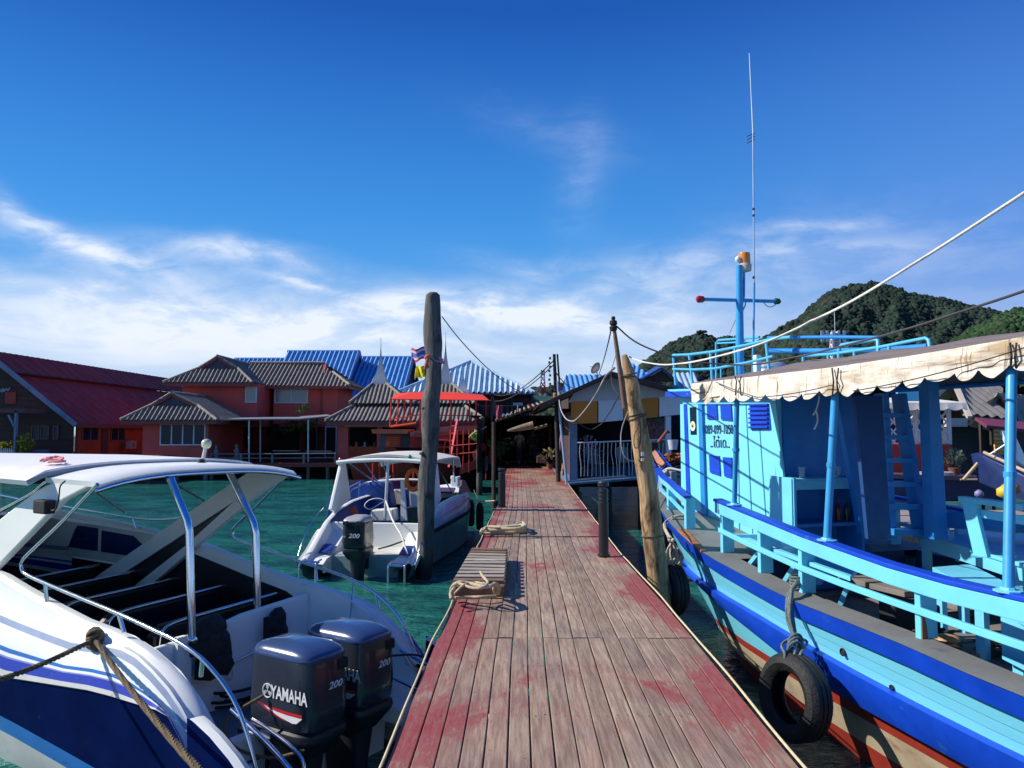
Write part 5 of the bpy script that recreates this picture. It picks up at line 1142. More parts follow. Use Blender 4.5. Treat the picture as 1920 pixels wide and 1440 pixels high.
for side in (1, -1):
    rows = []
    for s in (-.9, -.7, -.5, -.3, -.1, .1, .3, .5, .8, 1.2, 1.8, 2.5, 3.2, 4, 4.8, 5.5, 6.1, 6.6, 7.0, 7.3):
        b = max(hb2(s), .01)/1.28; c = zg(s); k = min(.82+.02*s, c-.08)
        rows.append([Vector((s+ (7.3-s)*0, side*v*b, z)) for v, z in ((1.10, c-.02), (1.13, c), (1.20, c), (1.24, c-.05), (1.30, k+.06), (1.31, k+.02), (1.31, k-.03), (1.285, k-.05), (1.24, .35+.02*s), (1.16, .08), (.6, -.25), (0, -.4+max(0, s-5)*.2))])
    mb = MB(); mb.grid(rows); n = 11; cols = [0, 0, 0, 1 if side < 0 else 0, 2, 2, 2, 3, 3, 3, 3]; mb.m = [cols[i % n] if rows[i//n][0].x > .2 else (0 if i % n < 7 else 3) for i in range(len(mb.f))]
    L2(mb, 'hull_side', [GEL, HBL, BLACKM, mat('teal_weathered_hull', (.10, .22, .24), .35, 0, .3, 2, coat=.3)], smooth=35)
    mb = MB(); rws = [[Vector((s, side*1.10, zg(s)-.01)), Vector((s, side*1.02, .95)), Vector((s, side*(.98 if s > .4 else .75), .50))] for s in (.45, .8, 1.2, 1.8, 2.5, 3.4)]
    mb.grid(rws); L2(mb, 'cockpit_lining', BLUEV)
    mb = MB(); rws = [[Vector((s, side*1.12, zg(s)-.01)), Vector((s, side*1.02, min(zg(s)-.1, .45+.55*max(0, s+.3)))), Vector((s, side*.72, min(zg(s)-.12, .42+.55*max(0, s+.3)))), Vector((s, side*.70, .12))] for s in (-.85, -.6, -.3, 0, .3, .5)]
    mb.grid(rws); L2(mb, 'stern_step', GEL, smooth=30)
    L2(MB().slab([(-.40, side*1.0, .475), (-.40, side*.76, .475), (-.05, side*.76, .60), (-.05, side*1.0, .60)], .02), 'tread', BLUEV)
    L2(MB().slab([(-1.05, side*1.08, .33), (-1.05, side*.78, .33), (-.82, side*.78, .35), (-.82, side*1.08, .35)], .04), 'platform', BLUEV, bevel=.01)
    L2(MB().tube(smoothpath([(-1.08, side*.76, -.25), (-1.08, side*.76, .3), (-1.02, side*.76, .37), (-.8, side*.76, .40)], 4), .02, 6), 'ladder_rail', CHROME, smooth=60); L2(MB().tube(smoothpath([(-1.08, side*1.1, -.25), (-1.08, side*1.1, .3), (-1.02, side*1.1, .37), (-.8, side*1.1, .40)], 4), .02, 6), 'ladder_rail', CHROME, smooth=60)
    L2(MB().tube([(-1.06, side*.76, .36), (-1.06, side*1.1, .36)], .02, 6), 'ladder_step', CHROME)
    L2(MB().tube(smoothpath([(-.80, side*1.27, .45), (-.5, side*1.27, .80), (0, side*1.26, 1.15), (.45, side*1.26, 1.32)], 5), .012, 6), 'stern_rail', CHROME, smooth=60)
L2(MB().slab([(-.30, -.72, -.3), (-.30, .72, -.3), (-.30, .74, .42), (-.30, -.74, .42)], .12), 'transom', mat('shaded_teal_gelcoat', (.30, .42, .42), .4, 0, .2, 2), bevel=.02)
L2(MB().slab([(-.28, -.74, .42), (.45, -.74, .48), (.45, .74, .48), (-.28, .74, .42)], .05), 'well_floor', GELS)
L2(MB().slab([(.46, -1.02, .48), (.46, 1.02, .48), (.46, 1.06, 1.02), (.46, -1.06, 1.02)], .07), 'aft_bulkhead', GEL, bevel=.02)
L2(MB().slab([(.46, -1.02, .40), (5, -.9, .40), (5, .9, .40), (.46, 1.02, .40)], .05), 'cockpit_floor', BLUEV)
S2 = lambda px, py, s: SB.on_s(px, py, s)
def quad2(pix, s, th, nm, m, par=None, bev=0): return L2(MB().slab([S2(x, y, s) for x, y in pix], th), nm, m, par, bevel=bev)
quad2(((688, 909), (723, 909), (712, 931), (700, 931)), 3.0, .05, 'seat_cushion', PALEB)
quad2(((678, 905), (731, 904), (740, 950), (690, 960), (674, 950)), 3.2, .5, 'helm_seat', BLUEV, None, .05)
quad2(((620, 930), (680, 900), (690, 968), (613, 976)), 3.6, .2, 'side_cushion', BLUEV, None, .03)
quad2(((733, 918), (757, 918), (757, 946), (734, 944)), 3.9, .3, 'console', GELS, None, .02)
quad2(((700, 955), (742, 953), (744, 976), (700, 976)), 2.0, .4, 'engine_box', GEL, None, .03)
quad2(((752, 900), (757, 900), (764, 976), (752, 976)), 1.9, .08, 'door_post', GEL)
quad2(((757, 917), (785, 915), (785, 950), (760, 952)), 3.6, .1, 'port_console', GEL); quad2(((758, 917), (766, 917), (768, 950), (760, 951)), 3.5, .06, 'blue_panel', BLUEV)
quad2(((622, 901), (752, 897), (752, 920), (700, 922), (640, 935)), 4.4, .05, 'windscreen', mat('violet_tinted_glass', (.05, .02, .06), .1, coat=.4))
L2(MB().tube(smoothpath([S2(*p, 4.3) for p in ((640, 935), (660, 915), (690, 905), (720, 901), (752, 899), (790, 900))], 4), .03, 8), 'windscreen_frame', GEL, smooth=60)
L2(MB().slab([(3.3, -1.16, 1.30), (5.4, -.98, 1.30), (5.2, -.85, 1.66), (4.4, -.95, 1.72), (3.6, -1.1, 1.50)], .05), 'side_screen', BROWNP)
L2(MB().slab([(4.8, -.9, 1.36), (7.15, -.10, 1.40), (7.15, .10, 1.40), (4.8, .9, 1.36)], .06), 'foredeck', GEL, bevel=.02)
L2(MB().slab([(3.9, -.85, 1.42), (4.6, -.75, 1.48), (4.6, .75, 1.48), (3.9, .85, 1.42)], .05), 'dashboard', mat('purple_dash', (.09, .03, .09), .5))
# arch: left wing swept aft, top, canopy, centre post
L2(MB().slab([(.45, 1.10, 1.28), (.75, 1.12, 1.2), (1.6, 1.10, 1.45), (1.25, 1.10, 2.28), (1.0, 1.08, 2.3)], .09), 'arch_leg', GEL, bevel=.02)
L2(MB().slab([(.45, -1.10, 1.28), (.75, -1.12, 1.2), (1.6, -1.10, 1.45), (1.25, -1.10, 2.28), (1.0, -1.08, 2.3)], .09), 'arch_leg', GEL, bevel=.02)
L2(MB().tube(smoothpath([(.95, v, 2.32+.05*(1-v*v)) for v in (1.16, .8, .3, 0, -.4, -.8, -1.16)], 3), .045, 8), 'arch_tube', GEL, smooth=60)
CANV = mat('cream_canvas', (.66, .64, .58), .75, 0, .06, 3, bump=.3, bs=12)
mb = MB(); mb.shell([[Vector((s, v*(1.0 if s > 1.2 else .98), 2.33+.13*(1-v*v)+.05*(1-((s-2.4)/1.6)**2)-(.22 if s > 3.7 else 0))) for v in np.linspace(-1.08, 1.08, 11)] for s in (.98, 1.3, 1.9, 2.5, 3.1, 3.6, 3.8)], .05); L2(mb, 'canopy', CANV, smooth=50)
L2(MB().tube([(.95, .0, 1.02), (.99, -.05, 2.36)], .035, 10), 'canopy_post', GALV, smooth=60)
for a, b_ in (((3.4, .95, 1.6), (1.3, 1.05, 2.3)), ((3.4, .95, 1.6), (2.2, 1.02, 2.35)), ((3.0, -1.05, 1.5), (1.3, -1.05, 2.3)), ((3.9, -.9, 1.7), (3.2, -1.0, 2.35)), ((3.9, .9, 1.7), (3.5, .98, 2.35))): L2(MB().tube([a, b_], .018, 6), 'canopy_brace', CHROME)
L2(MB().tube(smoothpath([(1.7, 1.14, 1.45), (1.9, 1.14, 1.62), (3.0, 1.1, 1.72), (4.2, .95, 1.82)], 5), .016, 6), 'side_rail', CHROME, smooth=60)
L2(MB().lathe([(.0, 0), (.05, 0), (.05, .05), (.02, .09)], (1.0, -.55, 2.40), 10), 'starboard_lamp', mat('green_lens', (.01, .25, .08), .3)); L2(MB().lathe([(.0, 0), (.04, 0), (.04, .04), (.02, .07)], (1.0, 1.1, 2.34), 10), 'port_lamp', mat('red_lens', (.5, .02, .05), .3))
L2(MB().tube([S2(775, 900, 2.6)+V(0, .0+.0, 0)+V(0, .17*cos(a), .24*sin(a)) for a in np.linspace(0, 2*pi, 20, endpoint=False)], .055, 8, closed=True), 'lifebuoy', mat('orange_foam', (.70, .16, .03), .7, 0, .1, 4), smooth=60)
L2(MB().tube([(.9, .75, 1.30), (.85, .55, .75)], .085, 10), 'fender', mat('orange_red_fender', (.45, .05, .02), .6), smooth=60)
mb = MB(); q = Vector((6.6, -.28, 1.44))
for i in range(9): mb.tube(smoothpath([q+V(random.uniform(-.15, .15), random.uniform(-.14, .14), random.uniform(0, .28)) for _ in range(4)], 4), .022, 5)
L2(mb, 'bow_line_heap', ROPEW, smooth=60); L2(MB().box((6.35, -.32, 1.55), (.25, .2, .28)), 'bow_crate', FRM, bevel=.01)
for s, v, h in ((6.4, -.62, .9), (5.6, -1.05, .95)):
    fd = L2(MB().lathe([(.02, 0), (.09, .04), (.11, .15), (.11, .6), (.08, .72), (.03, .78)], (s, v-.16, .25), 12), 'fender', BLACKM, smooth=60); L2(MB().tube([(s, v-.16, 1.0), (s, v+.02, 1.38)], .01, 5), 'fender_line', ROPEW, fd)
outboard(SB, 0, -.68, .02, .66, .64, .72, .50, 'black outboard engine on the stern of the far white speedboat', name_text=False, number='200', small='vx', dark=mat('black_cowling', (.012, .015, .022), .3, 0, .15, 3, coat=.4), topm=mat('silver_cowl_top', (.42, .42, .43), .35, .2))
p0_ = SB.world((.97, .0, 1.45)); p1_ = SB.world((-.35, -.80, .85)); p2_ = SB.world((-.75, -1.05, .55))
mb = MB(); mb.tube(smoothpath([p0_+V(.02, -.05, 0), p0_.lerp(p1_, .5)-V(0, .1, .03), p1_, p1_.lerp(p2_, .5), p2_], 5), .02, 7)
mb.tube(smoothpath([p0_+V(.02, -.05, 0), p0_+V(-.15, -.08, .06), p0_+V(-.35, -.1, .02), p0_+V(-.45, -.1, -.1), p0_+V(-.33, -.1, -.18), p0_+V(-.1, -.08, -.05), p0_+V(0, -.05, 0)], 4), .012, 6)
tag(mb.build('stern_line', ROPEW, smooth=60), 'pale rope looped on the canopy post of the far speedboat', 'rope')
tag(MB().tube(smoothpath([SB.world(p) for p in ((-.2, -.25, .55), (-.25, -.5, .62), (-.2, -.72, .70), (-.3, -.85, .75))], 5), .018, 6).build('fuel_hose', BLACKM, smooth=60), 'black hose along the stern of the far white speedboat', 'hose')
bo = SB.world((7.2, 0, 1.2)); tag(MB().tube(catenary(bo, WZ(928, 939, PZ+.15), .10), .016, 6).build('mooring_line', ROPE, smooth=60), 'pale mooring line from the bow of the far speedboat to the left bollard', 'rope')
# ================================================================== blue wooden boat (right foreground)
BB = Frame((2.65, 14.0), (.287, -.958))
bb = thing('wooden_boat', 'bright blue wooden passenger boat with wheelhouse and canvas awning on the right', 'boat', (*BB.o[:2], 0), BB.a)
LB = lambda mb, name, m, par=None, **k: mb.build(name, m, par or bb, world=False, **k)
G_ = [(0, .03), (.35, .30), (1.0, .66), (1.85, .95), (2.8, 1.28), (3.85, 1.50), (5.1, 1.66), (6.25, 1.82), (7.7, 2.0), (9, 2.12), (11, 2.15), (13, 2.0), (15, 1.7)]
ZG = [(0, 1.99), (.35, 1.95), (1.85, 1.81), (2.8, 1.71), (3.85, 1.55), (5.1, 1.45), (6.25, 1.40), (7.2, 1.41), (8, 1.40), (9, 1.37), (11, 1.40), (15, 1.75)]
gb_ = lambda s: interp(G_, s); zg_ = lambda s: interp(ZG, s)
def smooth_tab(T):
    P = smoothpath([Vector((a, b, 0)) for a, b in T], 5); return [(p.x, p.y) for p in P]
G_ = smooth_tab(G_); ZG = smooth_tab(ZG)
STEM = [(0, 1.99), (.42, 1.45), (1.0, .95), (1.55, .50), (1.95, 0), (2.35, -.6)]
stem_s = lambda z: interp(sorted([(b, a) for a, b in STEM]), z)
bw = lambda s: interp([(1.9, .05), (2.24, .24), (3.4, .66), (4.6, 1.0), (5.9, 1.24), (7.5, 1.42), (9, 1.5), (12, 1.45), (15, 1.1)], s)
REDB = mat('red_bottom_paint', (.33, .035, .02), .5, 0, .15, 3, patch=((.16, .08, .05), 4, .62, .15, (1, 1, 3))); CREAM = mat('cream_boottop', (.50, .40, .27), .55, 0, .2, 2.5, patch=[((.30, .05, .03), 2.2, .58, .2, (.6, 1, 2)), ((.2, .17, .12), 5, .62, .2, (1, 1, 3))])
HB_ = mat('hull_light_blue', (.19, .66, .84), .38, 0, .05, 1.6, patch=[((.08, .40, .64), 2.0, .60, .25, (.5, 1, 1)), ((.34, .52, .50), 2.6, .66, .10, (4, 4, .5)), ((.30, .20, .12), 5, .735, .03, (3, 3, .7)), ((.02, .16, .42), 20, .76, .02, (1, 1, 2))], bump=.3, bs=7, stretch=(.5, 1, 1), coat=.15)
DECKG = mat('grey_deck_paint', (.17, .17, .16), .7, 0, .15, 2, patch=((.09, .09, .09), 3, .6, .15, O3), bump=.4, bs=20)
rows_z = [('c', 0), ('c', .01), ('c', -.175), ('c', -.18), ('m', .35), ('m', .75), ('t', 0), ('b', 0), ('lb', 0), ('r1', 0), ('cr', 0), ('w', 0), ('u', 0), ('k', 0)]
ss = [0, .08, .2, .35, .55, .8, 1.1, 1.5, 1.85, 2.3, 2.8, 3.3, 3.85, 4.4, 5.1, 5.7, 6.25, 6.9, 7.7, 8.4, 9, 10, 11, 12.5, 15]
zt_s = lambda s: interp([(0, 1.16), (1.2, 1.14), (3.4, 1.10), (5.1, 1.04), (6, 1.0), (6.7, .965), (7.6, .94), (9, .92), (15, 1.1)], s)
zbt = lambda s: interp([(0, .09), (3.4, .09), (4.2, .17), (5.7, .30), (6.6, .31), (7.6, .28), (15, .28)], s)
def side_v(s, z):
    """half width of the hull at station s and height z"""
    zb = zg_(s); s0 = stem_s(z)
    if s <= s0: return 0.0
    g_ = gb_(s); w0 = bw(max(s, 1.9)) if s > 1.95 else 0
    top = gb_(s)*(1 if z > 1.4 else 1); f = max(0, min(1, z/zb))
    full = w0+(g_-w0)*(f**.75)
    near = min(1, (s-s0)/1.6)
    return full*(near**.62 if near < 1 else 1) if s < 3.6 else full
for side in (-1, 1):
    rows = []
    for s in ss:
        zb = zg_(s); zt = min(zt_s(s), zb-.35); row = []
        for (z, e) in ((zb, .0), (zb, .035), (zb-.15, .035), (zb-.153, .0), (lerp(zb-.18, zt, .33), 0), (lerp(zb-.18, zt, .345), -.006), (lerp(zb-.18, zt, .66), -.003), (lerp(zb-.18, zt, .675), -.009), (zt+.01, 0), (zt, .07), (zt-zbt(s)*.4, .095), (zt-zbt(s), .07), (zt-zbt(s)-.012, 0), (min(interp([(5, .56), (6.5, .66)], s), zt-zbt(s)-.03), 0), (interp([(5, .46), (6.5, .50)], s), 0), (.22, 0), (.14, 0), (-.10, 0), (-.5, 0)):
            s0 = stem_s(z); se = max(s, s0+.0)
            v = side_v(se, z) if se > s0 else 0
            if z == -.5: v *= .4
            row.append(Vector((max(s, s0), side*(v+(e if v > .02 else e*.3)), z)))
        rows.append(row)
    mb = MB(); mb.grid(rows); n = 18; cols = [0, 0, 1, 1, 1, 1, 1, 1, 1, 0, 0, 0, 1, 1, 2, 3, 2, 2]
    cols = [0, 0, 0, 1, 1, 1, 1, 1, 0, 0, 0, 0, 1, 2, 3, 2, 2, 2]
    mb.m = [cols[i % n] for i in range(len(mb.f))]; LB(mb, 'hull_side', [RBLUE, HB_, REDB, CREAM], smooth=28)
LB(MB().tube([(a-.03, 0, z) for a, z in STEM], [.055, .06, .06, .06, .06, .05], 8), 'stem_post', HB_, smooth=50)
# side decks flush with the gunwale, sunken middle deck
inner = lambda s: max(.0, gb_(s)-.46) if s > 3.4 else 0
mb = MB()
mb.grid([[Vector((s, v, zg_(s)+.008)) for v in (-gb_(s)-.03, -gb_(s)*.5, 0, gb_(s)*.5, gb_(s)+.03)] for s in [x for x in ss if x <= 4.4]])
for side in (-1, 1): mb.grid([[Vector((s, side*(gb_(s)+.03), zg_(s)+.008)), Vector((s, side*(gb_(s)-.30), zg_(s)+.008))] for s in [x for x in ss if x >= 4.4]])
LB(mb, 'side_deck', DECKG)
mb = MB()
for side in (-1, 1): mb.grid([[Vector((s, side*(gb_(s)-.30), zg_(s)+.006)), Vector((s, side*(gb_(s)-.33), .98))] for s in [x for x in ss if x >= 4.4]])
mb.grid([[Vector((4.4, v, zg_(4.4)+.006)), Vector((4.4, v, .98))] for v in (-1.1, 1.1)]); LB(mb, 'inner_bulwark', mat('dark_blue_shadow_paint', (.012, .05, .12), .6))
mb = MB()
for i, s in enumerate(np.arange(4.42, 14.6, .62)): a = gb_(s)-.32; mb.box((s+.305, 0, 1.08+.006*(i % 2)), (.60, 2*a, .05))
for i, s in enumerate(np.arange(4.8, 14, 1.24)): mb.box((s, -.05, 1.125), (.09, 1.7, .035))
LB(mb, 'lower_deck', mat('worn_grey_deck_boards', (.20, .18, .16), .75, 0, .2, 3, patch=((.09, .08, .07), 3, .58, .15, O3), bump=.4, bs=20))
for i, s in enumerate((4.7, 5.25, 5.9)):
    LB(MB().box((s+.2, .35, 1.28), (.5, 1.0, .06), M=Matrix.Rotation(.04*i, 4, 'Z')), 'hatch_board', MATS['worn_grey_deck_boards'], bevel=.008)
# -- rails
ri = lambda s: gb_(s)-.24
zcap = lambda s: interp([(3.9, 2.16), (5.1, 2.06), (5.8, 2.0), (7.6, 1.90), (9, 1.93), (13, 2.05)], s)
for side in (-1, 1):
    def cur(z_of, s0, s1, n=16, off=0): return [(s, side*(ri(s)+off), z_of(s)) for s in np.linspace(s0, s1, n)]
    def ribbon(z_of, s0, s1, w_, h, nm, m, off=0):
        P = cur(z_of, s0, s1, off=off); mb = MB(); rws = []
        for s, v, z in P: rws.append([Vector((s, v-w_/2, z-h/2)), Vector((s, v+w_/2, z-h/2)), Vector((s, v+w_/2, z+h/2)), Vector((s, v-w_/2, z+h/2))])
        mb.grid(rws, closed_u=True); mb.add(rws[0], [(0, 1, 2, 3)]); mb.add(rws[-1], [(3, 2, 1, 0)]); return LB(mb, nm, m, bevel=.006)
    ribbon(zcap, 3.92, 14.0, .13, .035, 'rail_cap', RBLUE)
    ribbon(lambda s: zcap(s)-.085, 3.95, 14.0, .035, .13, 'rail_board', LBLUE, off=side*0+.04 if side > 0 else .04)
    ribbon(lambda s: lerp(zg_(s), zcap(s), .44), 3.95, 14.0, .04, .055, 'lower_rail', LBLUE, off=.035)
    for s in (4.08, 5.03, 5.9, 7.62, 9.2, 11): LB(MB().box((s, side*(ri(s)-.05), (zg_(s)+zcap(s)-.02)/2), (.06, .16, zcap(s)-zg_(s)-.02)), 'rail_post', LBLUE, bevel=.006)
    # bow rail
    br = lambda s: gb_(s)*.93-.06
    pts = [(s, side*max(br(s), .02), zg_(s)+.42) for s in (.45, .8, 1.3, 1.9, 2.5, 3.0)]
    rws = [[Vector((s, v-.05, z)), Vector((s, v+.05, z)), Vector((s, v+.05, z+.035)), Vector((s, v-.05, z+.035))] for s, v, z in pts]
    mb = MB(); mb.grid(rws, closed_u=True); mb.add(rws[0], [(0, 1, 2, 3)]); mb.add(rws[-1], [(3, 2, 1, 0)]); LB(mb, 'bow_rail_cap', RBLUE)
    rws = [[Vector((s, v-.02, z-.10)), Vector((s, v+.02, z-.10)), Vector((s, v+.02, z-.002)), Vector((s, v-.02, z-.002))] for s, v, z in pts]
    mb = MB(); mb.grid(rws, closed_u=True); mb.add(rws[0], [(0, 1, 2, 3)]); mb.add(rws[-1], [(3, 2, 1, 0)]); LB(mb, 'bow_rail_board', LBLUE)
    rws = [[Vector((s, v-.02, z-.25)), Vector((s, v+.02, z-.25)), Vector((s, v+.02, z-.21)), Vector((s, v-.02, z-.21))] for s, v, z in pts]
    mb = MB(); mb.grid(rws, closed_u=True); LB(mb, 'bow_lower_rail', LBLUE)
    for s in (1.75, 2.97): LB(MB().box((s, side*(br(s)-.04), zg_(s)+.20), (.06, .14, .41)), 'rail_post', LBLUE, bevel=.006)
# raised stem head and bitts
LB(MB().box((.33, 0, 2.08), (.22, .12, .5)), 'stem_head', mat('grey_weathered_paint', (.20, .24, .28), .7, 0, .3, 5), bevel=.02); LB(MB().box((.62, 0, 2.06), (.10, .5, .12)), 'bow_bitt', MATS['grey_weathered_paint'], bevel=.01)
# drain holes and chips on the topsides
for (px, py, r) in ((1587, 1222, .028), (1672, 1289, .018), (1660, 1312, .016), (1395, 1150, .014)):
    s0 = 6.0
    for _ in range(6):
        q = BB.on_v(px, py, -side_v(s0, 1.0)-.0); s0 = q.x
    v = -side_v(q.x, q.z)-.006; LB(MB().lathe([(r*1.25, 0), (r*1.25, .008), (r, .01), (r*.9, .002), (.001, .001)], (q.x, v, q.z), 14, Matrix.Rotation(pi/2, 4, 'X')), 'drain_hole', BLACKM)
LB(MB().slab([(3.05, -gb_(3.05)+.10, zg_(3.05)+.012), (4.0, -gb_(4.0)+.03, zg_(4.0)+.012), (4.0, -gb_(4.0)-.04, zg_(4.0)+.012), (3.05, -gb_(3.05)-.02, zg_(3.05)+.012)], .03), 'bare_wood_strip', mat('bare_orange_wood', (.36, .14, .05), .7, 0, .3, 6))
# -- wheelhouse
WV0, WV1, WS0, WS1 = -.42, .88, 1.49, 4.02
zb0, zb1 = 1.60, 1.46
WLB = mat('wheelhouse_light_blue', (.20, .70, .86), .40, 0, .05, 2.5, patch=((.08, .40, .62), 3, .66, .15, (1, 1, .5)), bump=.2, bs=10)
wh = LB(MB().slab([(WS0, WV0, zb0-.05), (WS1, WV0, zb1-.1), (WS1, WV0, 3.50), (WS0, WV0, 3.60)], .05), 'wheelhouse_port_wall', WLB)
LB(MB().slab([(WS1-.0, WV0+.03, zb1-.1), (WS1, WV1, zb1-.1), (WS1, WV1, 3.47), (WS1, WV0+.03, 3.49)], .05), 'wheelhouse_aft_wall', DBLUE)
LB(MB().slab([(WS0, .62, zb0-.05), (WS1, WV1, zb1-.1), (WS1, WV1, 3.47), (WS0, .62, 3.56)], .05), 'wheelhouse_starboard_wall', WLB)
LB(MB().slab([(WS0, WV0, zb0-.05), (WS0, .62, zb0-.05), (WS0, .62, 3.56), (WS0, WV0, 3.58)], .05), 'wheelhouse_front_wall', WLB)
LB(MB().slab([(WS0-.22, WV0-.13, 3.655), (WS1+.02, WV0-.13, 3.555), (WS1+.02, WV1+.1, 3.555), (WS0-.22, .75, 3.655)], .05), 'wheelhouse_roof', LBLUE, bevel=.01)
LB(MB().slab([(WS0-.23, WV0-.15, 3.56), (WS1+.0, WV0-.15, 3.46), (WS1+.0, WV0-.15, 3.545), (WS0-.23, WV0-.15, 3.645)], .03), 'roof_edge_board', RBLUE)
LB(MB().slab([(WS0-.235, WV0-.14, 3.56), (WS0-.235, .75, 3.56), (WS0-.235, .75, 3.645), (WS0-.235, WV0-.14, 3.645)], .03), 'roof_edge_board', RBLUE)
pv = WV0-.028
def pw(px, py): q = BB.on_v(px, py, pv); return q
def wpoly(pix, th, nm, m, off=0, par=None, bev=0):
    P = [pw(*p) for p in pix]; P = [Vector((p.x, pv-off, p.z)) for p in P]; return LB(MB().slab(P, th), nm, m, par or wh, bevel=bev)
wpoly(((1283, 754), (1289, 754), (1298, 985), (1290, 985)), .03, 'door_slot', RBLUE)
dr = wpoly(((1291, 758), (1312, 757), (1321, 985), (1300, 985)), .03, 'door', WLB, .006)
wpoly(((1296, 764), (1308, 763), (1309, 815), (1298, 815)), .012, 'door_window', GLASS, .022, dr)
q = pw(1303, 799); LB(MB().lathe([(.075, 0), (.075, .004), (.001, .006)], (q.x, pv-.034, q.z), 20, Matrix.Rotation(pi/2, 4, 'X')), 'round_sticker', DWHITE, dr)
LB(MB().lathe([(.035, 0), (.035, .004), (.001, .005)], (q.x, pv-.041, q.z+.01), 16, Matrix.Rotation(pi/2, 4, 'X')), 'sticker_mark', mat('yellow_sticker', (.75, .45, .02), .5), dr)
LB(MB().lathe([(.018, 0), (.018, .004), (.001, .005)], (q.x, pv-.046, q.z-.0), 12, Matrix.Rotation(pi/2, 4, 'X')), 'sticker_mark', BLACKM, dr)
wpoly(((1313, 757), (1320, 757), (1328, 990), (1320, 990)), .06, 'door_jamb', DBLUE, .01)
def shutter(pix, nm='shutter'):
    o = wpoly(pix, .02, nm, RBLUE, .008); (x0, y0), (x1, y1), (x2, y2), (x3, y3) = pix
    wpoly(((lerp(x3, x0, .22), lerp(y3, y0, .22)), (lerp(x2, x1, .22), lerp(y2, y1, .22)), (lerp(x2, x1, .18), lerp(y2, y1, .18)), (lerp(x3, x0, .18), lerp(y3, y0, .18))), .02, 'shutter_rail', mat('mid_blue_paint', (.02, .10, .60), .4), .016, o)
shutter(((1327, 757), (1345, 757), (1347, 786), (1328, 786))); shutter(((1352, 757), (1372, 757), (1374, 789), (1354, 787)))
shutter(((1331, 853), (1350, 855), (1352, 892), (1333, 886))); shutter(((1357, 857), (1373, 858), (1374, 897), (1360, 893)))
# louvred vent
wpoly(((1406, 752), (1444, 752), (1447, 805), (1409, 806)), .02, 'louvre_back', RBLUE, .004)
for k in range(6):
    y = 757+k*8.5; wpoly(((1408, y), (1443, y-.5), (1444, y+3), (1408.5, y+3.5)), .05, 'louvre_slat', RBLUE, .02)
for x0, x1 in ((1383, 1386), (1398, 1411), (1424, 1438), (1446, 1462)): wpoly(((x0, 755 if x0 < 1390 else (806 if x0 in (1424,) else 757)), (x0+1.2, 757 if x0 not in (1424,) else 806), (x1+1.6, 1010), (x1, 1010)), .006, 'plank_seam', mat('seam_blue', (.02, .20, .35), .6), .0)
wpoly(((1445, 752), (1457, 752), (1484, 1020), (1470, 1020)), .03, 'corner_board', WLB, .008)
wpoly(((1283, 752), (1457, 750), (1457, 757), (1283, 758)), .03, 'top_trim', LBLUE, .012)
wpoly(((1312, 958), (1380, 998), (1480, 1030), (1480, 1040), (1375, 1012), (1312, 975)), .05, 'plinth_board', RBLUE, .02)
DKT = mat('dark_blue_lettering', (.005, .03, .13), .5)
q0, q1 = pw(1323, 803), pw(1375, 807); mid = (pw(1350, 806)); wd = q1.x-q0.x
ang = 0
def wheel_text(body, c, size, sx, font=None):
    o = text_obj('lettering', body, DKT, None, (c.x, pv-.006, c.z), RX90, size, .002, sx=sx, bold=.0); o.parent = wh; return o
o = wheel_text('089-099-1050', mid, .19, 1.0)
xs_ = [v.co.x for v in o.data.vertices]; k = wd/(max(xs_)-min(xs_)); cx_ = (q0.x+q1.x)/2
for v in o.data.vertices: v.co.x = cx_+(v.co.x-(max(xs_)+min(xs_))/2)*k
c2 = pw(1350, 831); o = wheel_text('..ไต๋เด..', c2, .20, 1.0)
xs_ = [v.co.x for v in o.data.vertices]; wd2 = pw(1368, 832).x-pw(1332, 828).x; k = wd2/(max(xs_)-min(xs_))
for v in o.data.vertices: v.co.x = c2.x+(v.co.x-(max(xs_)+min(xs_))/2)*k
# cabinet behind the wheelhouse
cb = LB(MB().box((4.30, -.60, 1.95), (.48, .035, 1.0)), 'cabinet', LBLUE)
for nm, c, d, m in (('side_panel', (4.30, .36, 1.95), (.48, .04, 1.0), DBLUE), ('shelf', (4.30, -.12, 2.42), (.46, .92, .035), LBLUE), ('shelf', (4.30, -.12, 1.88), (.46, .92, .04), DBLUE), ('shelf', (4.30, -.12, 1.50), (.46, .92, .04), DBLUE), ('back_panel', (4.08, -.12, 1.95), (.03, .92, .95), DBLUE), ('rail', (4.53, -.12, 2.36), (.03, .94, .10), LBLUE), ('base_panel', (4.53, -.12, 1.30), (.03, .94, .36), DBLUE)):
    LB(MB().box(c, d), 'cabinet_'+nm if nm != 'shelf' else 'shelf', m, cb)
wpoly_ = MB().slab([(4.04, WV0-.18, 1.45), (4.52, WV0-.20, 1.42), (4.52, WV0-.20, 2.44), (4.04, WV0-.18, 2.46)], .03); LB(wpoly_, 'cabinet_outer_panel', LBLUE, cb)
CG = mat('clear_glass', (.85, .95, .98), .05, 0, .02, 1, trans=.9)
def topthing(name, F, lp, mbf, label, cat, m, group=None):
    p = F.world(lp); o = mbf(p).build(name, m, smooth=40, origin=p); return tag(o, label, cat, group)
for (px, lab) in ((1504, 'drinking glass on the left of the blue cabinet shelf behind the wheelhouse'), (1570, 'drinking glass on the right of the blue cabinet shelf behind the wheelhouse')):
    q = BB.on_s(px, 902, 4.36); topthing('drinking_glass', BB, (4.36, q.y, 2.44), lambda p: MB().lathe([(.032, 0), (.045, .13), (.042, .13), (.030, .01)], p, 16), lab, 'glass', CG)
q = BB.on_s(1594, 900, 4.36); topthing('cup', BB, (4.36, q.y, 2.44), lambda p: MB().box(p+V(0, 0, .055), (.07, .07, .11)), 'square white cup at the right end of the blue cabinet shelf', 'cup', WW)
